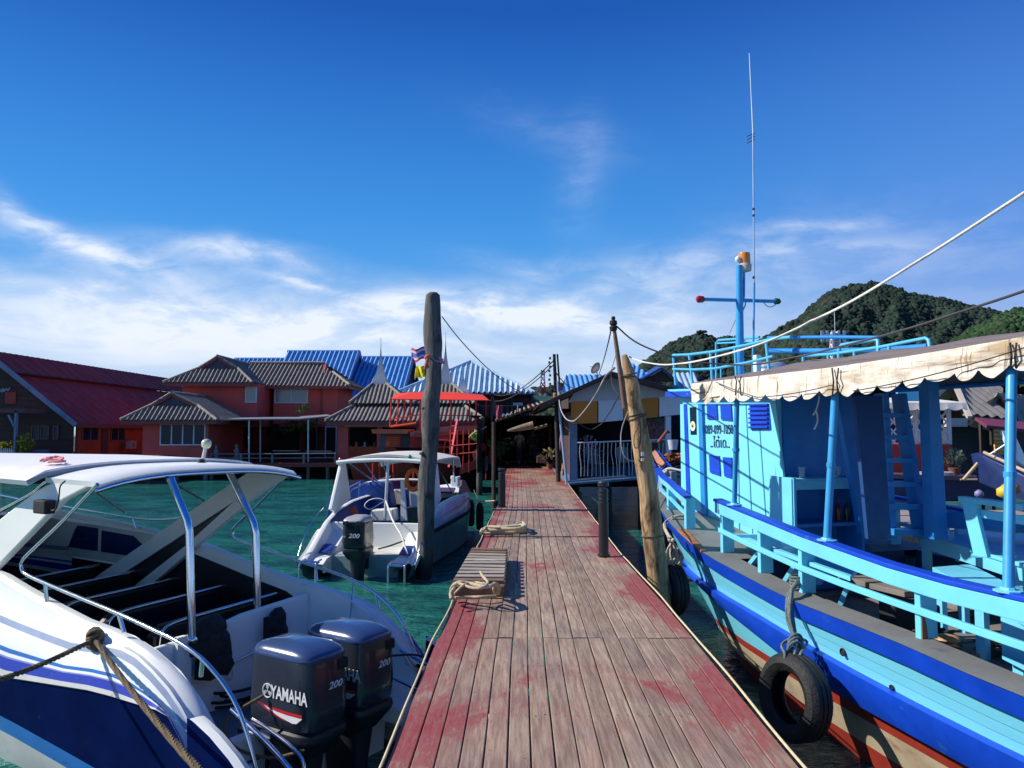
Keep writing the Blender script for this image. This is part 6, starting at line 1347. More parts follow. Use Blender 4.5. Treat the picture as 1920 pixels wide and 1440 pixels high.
for px, m_, lab in ((1572, mat('dark_red_bottle', (.10, .01, .01), .2), 'dark red bottle on the lower cabinet shelf'), (1588, mat('dark_green_bottle', (.01, .05, .03), .2), 'dark green bottle right of the red one on the lower cabinet shelf')):
    q = BB.on_s(px, 960, 4.4); topthing('bottle', BB, (4.4, q.y, 1.90), lambda p: MB().lathe([(.04, 0), (.042, .14), (.03, .19), (.014, .22), (.014, .28), (.001, .285)], p, 14), lab, 'bottle', m_)
q = BB.on_s(1505, 1015, 4.9); topthing('bucket', BB, (4.75, -.55, 1.25), lambda p: MB().lathe([(.12, 0), (.15, .26), (.16, .28), (.13, .28), (.1, .05)], p, 18), 'pale blue bucket at the foot of the cabinet on the blue boat', 'bucket', PALEB)
# -- steep ladder and stout post behind it
def ls(px, py, s): return BB.on_s(px, py, s)
lad = LB(MB().slab([ls(1648, 738, 5.3), ls(1657, 738, 5.3), ls(1672, 1010, 5.3), ls(1660, 1010, 5.3)], .16), 'ladder_stringer', DBLUE)
LB(MB().slab([ls(1680, 738, 5.3), ls(1690, 738, 5.3), ls(1734, 1010, 5.3), ls(1722, 1010, 5.3)], .16), 'ladder_stringer', DBLUE)
for y, a, b_, h in ((774, 1636, 1690, 5), (815, 1632, 1696, 5), (858, 1641, 1710, 5), (902, 1655, 1718, 6), (943, 1655, 1728, 7), (990, 1664, 1738, 8)):
    LB(MB().slab([ls(a, y, 5.36), ls(b_, y+1, 5.36), ls(b_, y+h+4, 5.36), ls(a, y+h+4, 5.36)], .20), 'ladder_tread', DBLUE)
LB(MB().slab([ls(1731, 715, 5.6), ls(1750, 715, 5.6), ls(1768, 1010, 5.6), ls(1742, 1010, 5.6)], .14), 'awning_king_post', DBLUE)
LB(MB().slab([ls(1565, 742, 4.7), ls(1600, 742, 4.7), ls(1628, 1000, 4.7), ls(1612, 1000, 4.7)], .08), 'shadow_board', DBLUE)  # added board, gives the shadow beside the wheelhouse a surface
LB(MB().slab([ls(1600, 742, 5.8), ls(1650, 742, 5.8), ls(1668, 1010, 5.8), ls(1625, 1010, 5.8)], .05), 'shade_panel', mat('very_dark_blue_shade', (.008, .06, .20), .6))  # added dark panel standing in for shade between wheelhouse and ladder
# -- benches
def benchboard(pix, z, th, nm, m=LBLUE, par=None): return LB(MB().slab([BB.on_z(x, y, z) for x, y in pix], th), nm, m, par, bevel=.006)
b1 = benchboard(((1372, 1004), (1430, 1003), (1614, 1064), (1594, 1086)), 1.70, .04, 'bench_seat')
for (a, b_) in (((1433, 1028), (1411, 1056)), ((1497, 1055), (1475, 1090)), ((1590, 1098), (1576, 1132))):
    q = BB.on_v(*a, -1.15); r_ = BB.on_v(*b_, -1.20); LB(MB().bar(q, Vector((r_.x, r_.y, r_.z)), .12, .045), 'bench_leg', LBLUE, b1)
b2 = benchboard(((1725, 1003), (1845, 998), (1990, 1012), (2010, 1085), (1900, 1056)), 1.76, .04, 'bench_seat')
P = [BB.on_z(x, y, 1.74) for x, y in ((1726, 1005), (1900, 1058), (2010, 1087))]
LB(MB().slab([P[0], P[1], P[1]-V(0, 0, .13), P[0]-V(0, 0, .13)], .03), 'bench_apron', LBLUE, b2); LB(MB().slab([P[1], P[2], P[2]-V(0, 0, .13), P[1]-V(0, 0, .13)], .03), 'bench_apron', LBLUE, b2)
for p in P[:2]: LB(MB().box((p.x+.05, p.y+.04, 1.36), (.08, .08, .52)), 'bench_leg', LBLUE, b2)
bv = -.10
def bk(px, py, v=bv): return BB.on_v(px, py, v)
LB(MB().slab([bk(1803, 930), bk(1925, 945), bk(1925, 956), bk(1804, 940)], .10), 'backrest_cap', LBLUE, b2, bevel=.006)
LB(MB().slab([bk(1825, 953, -.04), bk(1925, 968, -.04), bk(1925, 985, -.04), bk(1831, 969, -.04)], .03), 'backrest_slat', LBLUE, b2, bevel=.006)
LB(MB().slab([bk(1806, 941, -.08), bk(1830, 943, -.08), bk(1855, 1045, -.08), bk(1830, 1046, -.08)], .05), 'backrest_upright', LBLUE, b2, bevel=.006)
b3 = LB(MB().slab([bk(1762, 962, .75), bk(1835, 958, .75), bk(1900, 962, .75), bk(1900, 995, .75), bk(1768, 990, .75)], .05), 'far_backrest', DBLUE)
LB(MB().slab([bk(1761, 962, .73), bk(1770, 962, .73), bk(1780, 1004, .73), bk(1770, 1004, .73)], .05), 'backrest_upright', LBLUE, b3)
b4 = benchboard(((1748, 1068), (1820, 1062), (1990, 1150), (1975, 1200)), 1.62, .05, 'bench_seat')
for (x, y) in ((1758, 1090), (1835, 1128), (1905, 1165)):
    q = BB.on_z(x, y, 1.58); LB(MB().box((q.x, q.y+.03, 1.33), (.09, .06, .48)), 'bench_leg', LBLUE, b4); LB(MB().box((q.x+.1, q.y+.2, 1.3), (.07, .06, .40)), 'bench_leg', LBLUE, b4)
LB(MB().slab([BB.on_v(1880, 1128, -1.25), BB.on_v(1990, 1175, -1.25), BB.on_v(1990, 1290, -1.25), BB.on_v(1884, 1235, -1.25)], .05), 'locker_side', LBLUE, b4)
# clutter on the lower deck
GRB = mat('green_grey_sacking', (.06, .07, .05), .9, 0, .3, 6)
q = BB.on_z(1690, 1000, 1.2)
topthing('net_heap', BB, (q.x*.6+2.2, .55, 1.12), lambda p: MB().lathe([(.30, 0), (.34, .08), (.25, .2), (.12, .27), (.01, .29)], p, 14), 'dark green-grey net heap under the ladder on the blue boat', 'net', GRB)
def heap(name, F, lp, r, n, m, label, cat, seed, th=.012):
    rs = random.Random(seed); p = F.world(lp); mb = MB()
    for i in range(n): mb.tube(smoothpath([p+V(rs.uniform(-r, r), rs.uniform(-r, r), rs.uniform(0, r*.55)) for _ in range(6)], 4), th, 5)
    return tag(mb.build(name, m, smooth=60, origin=p), label, cat)
heap('net', BB, (7.0, -1.15, 1.12), .28, 16, mat('dark_brown_net', (.05, .035, .03), .9), 'tangled dark brown net behind the rail post of the blue boat', 'net', 3, .014)
heap('net', BB, (7.4, -.55, 1.12), .25, 12, mat('black_tan_net', (.12, .10, .07), .9, 0, .6, 20), 'tan and black net bundle under the second bench of the blue boat', 'net', 5)
p = BB.world((6.75, -1.05, 1.12)); tag(MB().box(p+V(0, 0, .18), (.42, .3, .34)).build('crate', BLACKM, bevel=.02), 'black box standing behind the lower rail of the blue boat', 'box')
p = BB.on_z(1775, 1205, 1.34); pwd = BB.world(p); tag(MB().lathe([(.07, 0), (.10, .03), (.09, .05), (.05, .06), (.01, .05)], pwd, 14).build('shell_dish', mat('orange_tan_shell', (.45, .22, .08), .5), smooth=50), 'small tan dish on the side deck beside the rail post', 'dish')
LB(MB().slab([(7.653, -ri(7.62)-.025, 1.33), (7.653, -ri(7.62)+.04, 1.33), (7.653, -ri(7.62)+.02, 1.50), (7.653, -ri(7.62)-.0, 1.60), (7.653, -ri(7.62)-.025, 1.62)], .008), 'bare_wood_patch', mat('bare_brown_wood', (.20, .11, .06), .8, 0, .4, 20, stretch=(1, 1, .1)))
# -- awning on pipe posts
for px, py, v, tpx in ((1377, 938, -1.33, (1382, 738)), (1550, 990, -1.42, (1566, 733)), (1889, 1068, -1.60, (1897, 688))):
    s_ = 6.0
    for _ in range(8): b = BB.on_v(px, py, -ri(s_)); s_ = b.x
    b.z = zcap(b.x)+.02; tq = BB.on_v(*tpx, -1.45); tq.z = min(tq.z, 3.52)
    LB(MB().tube([(b.x, b.y, b.z), (lerp(b.x, tq.x, .5), b.y*.5-.725, lerp(b.z, tq.z, .5)), (tq.x, -1.45, tq.z)], .036 if px > 1400 else .03, 12), 'awning_post', MBLUE, smooth=50)
    LB(MB().lathe([(.09, 0), (.09, .012), (.05, .015), (.045, .03)], (b.x, b.y, b.z-.004), 8), 'post_flange', MATS['light_blue_paint'])
    LB(MB().tube([(lerp(b.x, tq.x, .5), b.y*.5-.725+.001, lerp(b.z, tq.z, .5)-.02), (lerp(b.x, tq.x, .5), b.y*.5-.725, lerp(b.z, tq.z, .5)+.02)], .043, 12), 'post_collar', MBLUE)
ez = lambda s: interp([(3.8, 3.60), (6.3, 3.60), (7.3, 3.62), (8.4, 3.66), (15, 3.8)], s)
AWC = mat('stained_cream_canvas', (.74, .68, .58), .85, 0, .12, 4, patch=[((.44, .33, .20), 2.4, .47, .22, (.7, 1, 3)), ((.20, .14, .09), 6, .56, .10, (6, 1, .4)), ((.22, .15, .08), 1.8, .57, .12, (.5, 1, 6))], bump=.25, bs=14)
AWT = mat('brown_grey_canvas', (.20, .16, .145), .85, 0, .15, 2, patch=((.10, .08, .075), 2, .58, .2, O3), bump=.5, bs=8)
S_ = np.linspace(3.75, 13, 38)
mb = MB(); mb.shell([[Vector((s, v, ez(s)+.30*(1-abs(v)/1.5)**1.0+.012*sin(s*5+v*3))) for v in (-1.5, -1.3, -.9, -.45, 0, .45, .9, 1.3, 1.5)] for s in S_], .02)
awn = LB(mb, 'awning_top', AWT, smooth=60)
def valance(side):
    ssv = np.linspace(3.72, 13, 560); top = []; m1 = []; m2 = []; m3 = []; bot = []
    for s in ssv:
        f = .007*sin(s*17+1.5*sin(s*3))+.004*sin(s*37)+.02*mnoise.noise((s*1.5, 0, side)); y = side*(1.50)
        sc = abs(sin(pi*(s-3.72)/.27+.4*sin(s*1.7)))**.55; z1 = ez(s)-.155-.02*sin(s*1.3)+.015*mnoise.noise((s*2, 2, 0)); dz = .02+(.085+.03*mnoise.noise((s*2.3, 5, 0)))*sc
        top.append(Vector((s, y, ez(s)+.012))); m1.append(Vector((s, y+side*(.012+f*.6), ez(s)-.05))); m2.append(Vector((s, y+side*(.012+f*.9+.012*sin(s*9)), lerp(ez(s), z1, .62)))); m3.append(Vector((s, y+side*(.01+f*1.3), z1))); bot.append(Vector((s, y+side*(.006+f*1.6+.02*sc), z1-dz)))
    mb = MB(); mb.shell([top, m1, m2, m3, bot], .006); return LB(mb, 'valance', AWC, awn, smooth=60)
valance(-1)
# torn corner flap
LB(MB().shell([[BB.on_v(x, y, -1.52) for x, y in r] for r in (((1356, 712), (1342, 718), (1330, 735)), ((1358, 728), (1340, 735), (1322, 746)), ((1352, 742), (1338, 744), (1314, 751)))], .008), 'corner_flap', AWC, awn, smooth=60)
for px in (1384, 1566, 1900):
    for d in (-5, 5): LB(MB().tube([BB.on_v(px+d*1.2, 690 if px == 1566 else (706 if px == 1384 else 643), -1.53), BB.on_v(px+d*.6, (715 if px < 1700 else 668), -1.56), BB.on_v(px+d, 741 if px < 1700 else 690, -1.53)], .008, 5), 'tie_cord', CABLE, awn)
for (a, b_, sg) in (((1342, 716), (1420, 745), .0), ((1420, 745), (1560, 722), .01), ((1600, 733), (1920, 652), .02)): LB(MB().tube(catenary(BB.on_v(*a, -1.56), BB.on_v(*b_, -1.56), sg+.01), .005, 5), 'awning_cord', CABLE, awn)
for v in (-1.45, 0, 1.45): LB(MB().tube([(s, v, ez(s)+.30*(1-abs(v)/1.5)-.05) for s in (3.8, 6, 9, 13)], .03, 8), 'awning_beam', DBLUE, awn)
for s in (4.2, 6.2, 8.15, 10): LB(MB().tube([(s, -1.45, ez(s)-.04), (s, 0, ez(s)+.25), (s, 1.45, ez(s)-.04)], .022, 8), 'awning_hoop', DBLUE, awn)
tag(MB().tube(smoothpath([BB.world(BB.on_v(*p, -1.0)) for p in ((1536, 742), (1535, 752), (1530, 770), (1525, 778), (1531, 772), (1533, 790), (1527, 805))], 4), .009, 6).build('frayed_cord', ROPEW), 'short frayed pale cord hanging below the awning edge', 'cord')
# -- rails, mast, tank on the wheelhouse roof
TUB = MBLUE
TB = mat('light_blue_tube', (.10, .48, .72), .35, 0, .08, 6)
def rr_(pix, v, r=.02, nm='roof_rail', m=None, sm=False): return LB(MB().tube(smoothpath([BB.on_v(x, y, v) for x, y in pix], 4) if sm else [BB.on_v(x, y, v) for x, y in pix], r, 8), nm, m or TB, smooth=60)
rr_(((1262, 666), (1291, 665), (1340, 659), (1400, 647), (1445, 636), (1483, 632)), -.47, .022); rr_(((1262, 692), (1300, 693), (1340, 691), (1400, 680), (1450, 668)), -.47, .019)
for a, b_ in (((1262, 665), (1267, 722)), ((1292, 664), (1299, 724)), ((1332, 660), (1336, 722)), ((1378, 651), (1381, 705)), ((1436, 637), (1442, 695))): rr_((a, b_), -.47, .021, 'rail_stanchion')
rr_(((1343, 722), (1343, 643), (1348, 638), (1424, 632)), .80, .022); rr_(((1345, 644), (1420, 640)), .80, .016); rr_(((1352, 690), (1352, 722)), .80, .018); rr_(((1343, 722), (1343, 700)), .78, .02)
rr_(((1440, 633), (1560, 632), (1648, 633)), .90, .026, m=DBLUE); rr_(((1440, 658), (1560, 658), (1660, 656), (1740, 650)), .90, .04, m=DBLUE)
rr_(((1573, 672), (1574, 652), (1578, 647), (1640, 637), (1646, 638), (1647, 668)), .35, .024); rr_(((1506, 668), (1508, 667), (1560, 664), (1650, 651), (1735, 634), (1741, 637), (1745, 662)), .35, .021)
rr_(((1506, 690), (1506, 667)), .35, .02, 'rail_stanchion'); rr_(((1553, 680), (1553, 665)), .35, .02, 'rail_stanchion'); rr_(((1602, 670), (1602, 657)), .35, .02, 'rail_stanchion'); rr_(((1667, 668), (1667, 648)), .35, .02, 'rail_stanchion')
mt = [BB.on_v(1387, 705, .1), BB.on_v(1386, 497, .1)]; ms = LB(MB().tube([(mt[0].x, .1, 3.55), (mt[1].x*.5+mt[0].x*.5, .1, 4.5), (mt[1].x, .1, mt[1].z)], [.065, .060, .048], 14), 'mast', MBLUE, smooth=50)
sM = (mt[0].x+mt[1].x)/2
def on(px, py): return BB.on_s(px, py, sM)
LB(MB().tube([on(1313, 561), on(1387, 563), on(1458, 565)], .028, 8), 'mast_crossarm', MBLUE, ms, smooth=60)
LB(MB().lathe([(.02, -.08), (.05, -.04), (.055, .03), (.03, .06)], on(1313, 561), 12, Matrix.Rotation(pi/2, 4, 'X')), 'red_lamp', mat('deep_red_lens', (.35, .01, .02), .3), ms, smooth=50); LB(MB().lathe([(.02, -.06), (.045, -.03), (.05, .03), (.02, .06)], on(1457, 565), 12, Matrix.Rotation(pi/2, 4, 'X')), 'dark_green_lamp', mat('dark_green_lens', (.01, .08, .05), .3), ms, smooth=50)
LB(MB().tube(smoothpath([on(1395, 508), on(1395, 545), on(1394, 560), on(1388, 580)], 4), .018, 8), 'beacon_tube', MBLUE, ms)
bc = on(1396, 507); LB(MB().lathe([(.03, -.03), (.10, -.01), (.105, .08), (.09, .10)], bc, 20), 'beacon_base', mat('dirty_white_plastic', (.55, .50, .42), .5), ms, smooth=40)
LB(MB().lathe([(.088, 0), (.09, .02), (.086, .14), (.08, .165), (.01, .17)], bc+V(0, 0, .10), 20), 'beacon_lens', mat('amber_lens', (.78, .26, .01), .25, 0, .12, 14, coat=.4), ms, smooth=40)
LB(MB().lathe([(.02, 0), (.045, .03), (.045, .07), (.01, .1)], on(1384, 492), 12), 'masthead_lamp', WW, ms, smooth=50)
LB(MB().tube(smoothpath([on(1389, 515), on(1392, 530), on(1388, 545), on(1391, 556), on(1398, 568), on(1393, 582)], 4), .010, 6), 'cable', MBLUE, ms); LB(MB().tube(smoothpath([on(1432, 568), on(1440, 575), on(1450, 574), on(1457, 567)], 4), .006, 5), 'cable', CABLE, ms)
AL = mat('grey_aerial', (.42, .45, .50), .4, .2)
an = [BB.on_s(x, y, sM+.15) for x, y in ((1411, 700), (1413, 620), (1414, 530), (1413, 400), (1412, 250), (1405, 100))]
ae = LB(MB().tube(an[:3], .016, 8), 'aerial_mount', MBLUE, smooth=60); LB(MB().tube(an[2:5], .011, 7), 'aerial', AL, ae, smooth=60); LB(MB().tube(an[4:], [.010, .006], 7), 'aerial_tip', WW, ae, smooth=60)
for y in (250, 256, 262): q = BB.on_s(1412, y, sM+.15); LB(MB().tube([q+V(.02, .02, 0), q+V(-.07, -.06, -.03)], .007, 5), 'aerial_radial', CABLE, ae)
for y in (392, 404, 520): q = BB.on_s(1413, y, sM+.15); LB(MB().lathe([(.012, -.02), (.02, 0), (.012, .02)], q, 8), 'aerial_clamp', CABLE, ae)
tk = LB(MB().lathe([(.001, 0)]+[(r, z) for k in range(6) for r, z in ((.24, .01+k*.065), (.255, .03+k*.065), (.24, .055+k*.065))]+[(.20, .42), (.10, .44), (.001, .44)], (BB.on_v(1443, 690, .45).x, .45, 3.60), 24), 'water_tank', mat('ribbed_steel_tank', (.60, .62, .66), .3, .6), smooth=60)
LB(MB().box((BB.on_v(1420, 690, .1).x, .1, 3.86), (.09, .09, .5)), 'white_post', WW, bevel=.01)
LB(MB().box((BB.on_v(1418, 668, .05).x, .05, 3.83), (.2, .25, .05)), 'blue_shelf', TB)
# -- tyres hanging from the boat
q = BB.on_v(1500, 1306, -2.06); w1 = BB.world((q.x, -(gb_(q.x)+.13+.13), q.z)); nrm = (-BB.y*1.0+BB.x*.10+V(0, 0, .08)); tyre('tyre', w1, .375, .25, nrm, 'large black tyre fender hanging on the port side of the blue boat')
q = BB.on_v(1258, 1103, -1.35); wq = W(1257, 1104, 11.0-.9); n2 = V(-.95, -.28, 0); tyre('tyre', wq, .335, .24, n2, 'black tyre fender hanging at the bow of the blue boat behind the tan post')
# fender ropes
def ropeheap(name, main, loose, r, m, label, seed=1, n=6, jit=.02):
    rs = random.Random(seed); mb = MB()
    for k in range(n): mb.tube(smoothpath([Vector(p)+V(rs.gauss(0, jit), rs.gauss(0, jit), rs.gauss(0, jit*.6)) for p in main], 4), r, 6)
    for L_ in loose: mb.tube(smoothpath(L_, 4), r*.85, 6)
    return tag(mb.build(name, m, smooth=60), label, 'rope')
pS = 5.83; P0 = BB.world((pS, -ri(pS), zg_(pS)+.10)); P1 = BB.world((6.12, -gb_(6.1)-.06, zg_(6.1)+.02)); P2 = BB.world((6.3, -gb_(6.3)-.10, 1.12)); P3 = w1+V(0, 0, .36)
t0 = w1+V(-.02, 0, .37)
loops = []
for a in (-.12, .05, .14): loops.append([P2, P2.lerp(t0, .4)+V(a, a*.3, 0), t0+V(a*.5, -.1*abs(a), .0), t0+V(a*.6, .04, -.14)])
for k in range(6): c = P2.lerp(P3, .15+.1*k); rr1 = .05+.02*(k % 2); loops.append([c+V(rr1*cos(a), -.03+.02*sin(2*a), rr1*sin(a)) for a in np.linspace(0, 5.8, 8)])
for k in range(4): loops.append([P0+V(.09*cos(a), .07*sin(a), .0+.03*k-.04) for a in np.linspace(0, 2*pi, 10)])
loops.append([P2+V(.03, -.02, -.1), P2+V(.10, -.02, -.3), P3+V(.13, -.03, -.05), P3+V(.12, 0, -.25)])
ropeheap('fender_rope', [P0, P0.lerp(P1, .5)+V(0, 0, .04), P1+V(0, 0, .02), P1.lerp(P2, .5), P2], loops, .014, ROPEG, 'grey-green rope knotted round the rail post and holding the large tyre', 4, 6, .018)
Q0 = BB.world((2.45, -gb_(2.45)+.12, zg_(2.45)+.05)); Q1 = BB.world((2.45, -gb_(2.45)-.08, zg_(2.45)-.05)); Q2 = wq+V(.02, -.02, .5)
rs = random.Random(5); fr = [[Q2+V(0, 0, .1), Q2+V(rs.uniform(-.10, .14), rs.uniform(-.1, .1), -.1), Q2+V(rs.uniform(-.2, .2), rs.uniform(-.12, .08), rs.uniform(-.34, -.22))] for _ in range(16)]
ropeheap('fender_rope', [Q0+V(.15, .1, 0), Q0, Q1, Q1.lerp(Q2, .5), Q2+V(0, 0, .1)], fr, .014, mat('frayed_tan_rope', (.46, .38, .28), .95, 0, .2, 30), 'frayed pale rope over the bow holding the smaller tyre', 7, 5, .02)
R0 = BB.world((.5, 0, 2.3)); bl = []
rs = random.Random(9)
for k in range(5): bl.append([BB.world((.25+rs.uniform(-.1, .15), rs.uniform(-.14, .14), 2.30+rs.uniform(-.04, .06))) for _ in range(6)])
bl.append([BB.world(p) for p in ((.35, -.05, 2.36), (.2, -.12, 2.3), (.15, -.16, 2.0), (.28, -.2, 1.75), (.3, -.18, 1.72))]); bl.append([BB.world(p) for p in ((.35, .05, 2.36), (.7, .25, 2.33), (1.0, .35, 2.2), (1.1, .38, 2.05))])
ropeheap('bow_rope', [BB.world(p) for p in ((.5, .1, 2.34), (.3, -.05, 2.38), (.22, -.12, 2.25), (.2, -.14, 1.95))], bl, .014, mat('pale_grey_rope', (.48, .45, .38), .9, 0, .2, 30), 'pale rope wound over the stem head of the blue boat', 3, 4, .02)
tag(MB().tube(smoothpath([BB.world((.35, -.1, 1.9)), W(1237, 955, 11), W(1233, 962, 10.3), W(1216, 960, 9.95)], 4), .009, 6).build('bow_line', CABLE), 'thin dark line from the blue boat bow to the leaning tan post', 'rope')
# ================================================================== white gabled house over the water (right of the pier)
H = thing('white_gable_house', 'pale gabled house on stilts right of the pier with orange and white chequered panels', 'house', (5, 26, 0))
yH = 24.6
PALEW = mat('pale_blue_grey_boards', (.42, .48, .55), .75, 0, .12, 1.5, patch=((.25, .28, .32), 2, .62, .2, O3)); ORP = mat('ochre_orange_panel', (.50, .20, .03), .7, 0, .15, 1); WHP = mat('white_panel', (.60, .68, .78), .7, 0, .08, 1)
def wq(pix, Y, th, nm, m, par=H, bev=0): return MB().slab([W(x, y, Y) for x, y in pix], th).build(nm, m, par, bevel=bev)
wq(((1066, 753), (1076, 738), (1148, 706), (1215, 722), (1290, 742), (1290, 745), (1066, 755)), yH, .08, 'gable_wall', PALEW)
for a, b_, m, y0a, y0b, y1a, y1b in ((1071, 1120, ORP, 753, 752, 795, 793), (1122, 1168, WHP, 751, 750, 792, 788), (1169, 1203, ORP, 750, 748, 788, 786), (1204, 1234, ORP, 747, 745, 785, 782), (1236, 1290, WHP, 744, 741, 781, 776)):
    wq(((a, y0a), (b_, y0b), (b_, y1b), (a, y1a)), yH-.02, .06, 'panel', m, bev=.004)
ROOFD = mat('dark_weathered_roof', (.045, .038, .04), .85, 0, .25, 2)
ap0, ap1 = W(1148, 698, yH-.8), W(1148, 698, yH-.8)+V(0, 9, 0); e0 = W(1012, 759, yH-.8); e1 = W(1275, 731, yH-.8)
mb = MB()
ribroof(mb, [ap0, ap1, e0+V(0, 9, 0), e0], .25, .04, 6, .9, thick=.08); ribroof(mb, [ap0, ap1, e1+V(0, 9, 0), e1], .25, .04, 6, .9, thick=.08)
mb.build('roof', ROOFD, H, smooth=40)
for a, b_ in ((ap0, e0), (ap0, e1)): MB().bar(a-V(0, .03, .05), b_-V(0, .03, .05), .05, .13).build('barge_board', WOODD, H)
zf_ = Z_at(903, yH)
MB().slab([W(1064, 906, yH-.1), W(1290, 888, yH-.1), W(1290, 888, yH-.1)+V(0, 8, 0), W(1064, 906, yH-.1)+V(0, 8, 0)], .14).build('floor', mat('blue_grey_floor_edge', (.10, .17, .26), .7), H)
MB().bar(W(1064, 906, yH-.2), W(1195, 895, yH-.2), .03, .03).build('floor_nosing', WHP, H)
for a, b_ in ((1068, 1082), (1250, 1258)): c, d = rect_on(a, 780, b_, 905, yH+.05, .22); MB().box(c, d).build('post', mat('slate_blue_post', (.12, .19, .28), .7, 0, .2, 2) if a < 1200 else WHP, H)
MB().tube([W(1083, 830, yH), W(1250, 824, yH)], .022, 6).build('handrail', WHP, H)
for i, px in enumerate(np.arange(1088, 1250, 7.4)):
    x2 = px+random.uniform(-1.2, 3.5); MB().tube(smoothpath([W(px, 830, yH), W(px+random.uniform(-1.5, 1.5), 850, yH), W(x2, 872, yH), W(x2+random.uniform(-1, 1), 893, yH)], 3), .013, 5).build('baluster', GALV, H)
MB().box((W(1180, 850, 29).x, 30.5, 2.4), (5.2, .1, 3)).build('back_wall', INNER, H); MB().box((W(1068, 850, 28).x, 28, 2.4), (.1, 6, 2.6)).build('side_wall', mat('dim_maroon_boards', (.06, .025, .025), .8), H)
MB().slab([W(1205, 786, 26), W(1250, 783, 26), W(1250, 850, 26), W(1205, 850, 26)], .06).build('inner_panel', mat('grey_green_poster', (.10, .13, .11), .8, 0, .6, 5, patch=((.30, .12, .16), 5, .6, .1, O3)), H)
for px in (1080, 1140, 1200, 1255):
    for y in (25, 30): MB().tube([(X_at(px, y), y, -3), (X_at(px, y), y, zf_-.1)], .10, 8).build('stilt', WOODD, H)
BLD = mat('blue_drum', (.03, .10, .22), .5); b = W(1078, 935, 25.2)
tag(MB().lathe([(.22, -.35), (.24, -.3), (.24, .3), (.22, .36)], (b.x, b.y, .75), 14).build('drum', BLD, smooth=40), 'blue drum hanging under the corner of the pale gabled house', 'drum')
GRL = mat('grey_green_leaf', (.12, .17, .13), .7, 0, .3, 5, island=.5)
def potplant(px, py, Y, r, m, label, seed, n=120, sz=.12):
    b = W(px, py, Y); t = thing('potted_plant', label, 'plant', b)
    MB().lathe([(.10, 0), (.14, .18), (.15, .2), (.12, .2)], b, 12).build('pot', mat('clay_pot', (.20, .08, .05), .8), t, smooth=40)
    rs = random.Random(seed); mb = MB(); c = b+V(0, 0, .2+r)
    for i in range(n):
        q = Vector((rs.gauss(0, 1), rs.gauss(0, 1), rs.gauss(0, 1.1))).normalized()*r*rs.random()**.4; d = (q+V(0, 0, .2)).normalized(); e = d.cross(V(rs.random(), rs.random(), 1)).normalized()*sz*.3; s_ = sz*rs.uniform(.7, 1.4)
        mb.add([c+q, c+q+d*s_*.5+e, c+q+d*s_, c+q+d*s_*.5-e], [(0, 1, 2, 3)])
    mb.build('leaves', m, t, fix=False)
potplant(1098, 893, 25.6, .55, mat('lilac_flowers', (.30, .24, .36), .8, 0, .4, 8, island=.8), 'lilac flowering plant behind the left balusters of the pale gabled house', 5, 200)
potplant(1222, 850, 25.4, .35, mat('pink_flowers', (.35, .12, .16), .8, 0, .4, 8, island=.8), 'pink flowering plant at the right of the pale gabled house', 6, 120)
def chair_shell(px, py, Y, label, s=.5):
    b = W(px, py, Y); t = thing('plastic_chair', label, 'chair', b, .4)
    GCH = mat('grey_green_plastic', (.20, .26, .24), .5)
    MB().slab([(-.22, -.2, .42), (.22, -.2, .42), (.2, .22, .40), (-.2, .22, .40)], .03).build('seat', GCH, t, world=False); MB().slab([(-.2, .22, .40), (.2, .22, .40), (.24, .34, .85), (0, .36, .92), (-.24, .34, .85)], .03).build('backrest', GCH, t, world=False)
    for sx in (-.19, .19):
        for sy in (-.17, .19): MB().bar((sx, sy, 0), (sx*.95, sy*.95, .41), .03, .03).build('leg', GCH, t, world=False)
chair_shell(1118, 893, 25.8, 'grey-green plastic chair tilted behind the balusters'); chair_shell(1176, 890, 25.6, 'grey-green plastic chair nearer the tan post')
# ================================================================== market shelter over the far end of the pier
M_ = thing('market_shelter', 'dark timber market shelter roofing the far end of the pier', 'shelter', (.7, 40, PZ))
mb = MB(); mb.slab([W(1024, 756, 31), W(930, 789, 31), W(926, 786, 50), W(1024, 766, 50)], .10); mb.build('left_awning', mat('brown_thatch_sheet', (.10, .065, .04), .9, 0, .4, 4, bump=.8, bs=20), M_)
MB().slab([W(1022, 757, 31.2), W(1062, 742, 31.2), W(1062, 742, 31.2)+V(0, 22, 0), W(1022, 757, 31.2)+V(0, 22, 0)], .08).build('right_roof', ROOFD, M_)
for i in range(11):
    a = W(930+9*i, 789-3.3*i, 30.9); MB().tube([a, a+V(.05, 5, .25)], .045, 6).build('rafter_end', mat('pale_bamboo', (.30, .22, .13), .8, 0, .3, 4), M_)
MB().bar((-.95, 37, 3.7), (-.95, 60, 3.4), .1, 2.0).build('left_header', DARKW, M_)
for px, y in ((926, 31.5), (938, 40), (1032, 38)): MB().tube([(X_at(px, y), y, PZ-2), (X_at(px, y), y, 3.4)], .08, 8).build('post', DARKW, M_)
MB().box((-1.5, 46, 2.4), (.1, 22, 2.4)).build('left_wall', INNER, M_); MB().box((2.3, 44, 2.6), (.1, 26, 2.6)).build('right_wall', INNER, M_)  # dark wall colours carry the shade inside the shelter
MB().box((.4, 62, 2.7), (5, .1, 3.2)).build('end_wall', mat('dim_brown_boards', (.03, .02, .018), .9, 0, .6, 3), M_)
MB().box((.6, 50, 3.75), (5.2, 24, .08)).build('ceiling', INNER, M_)
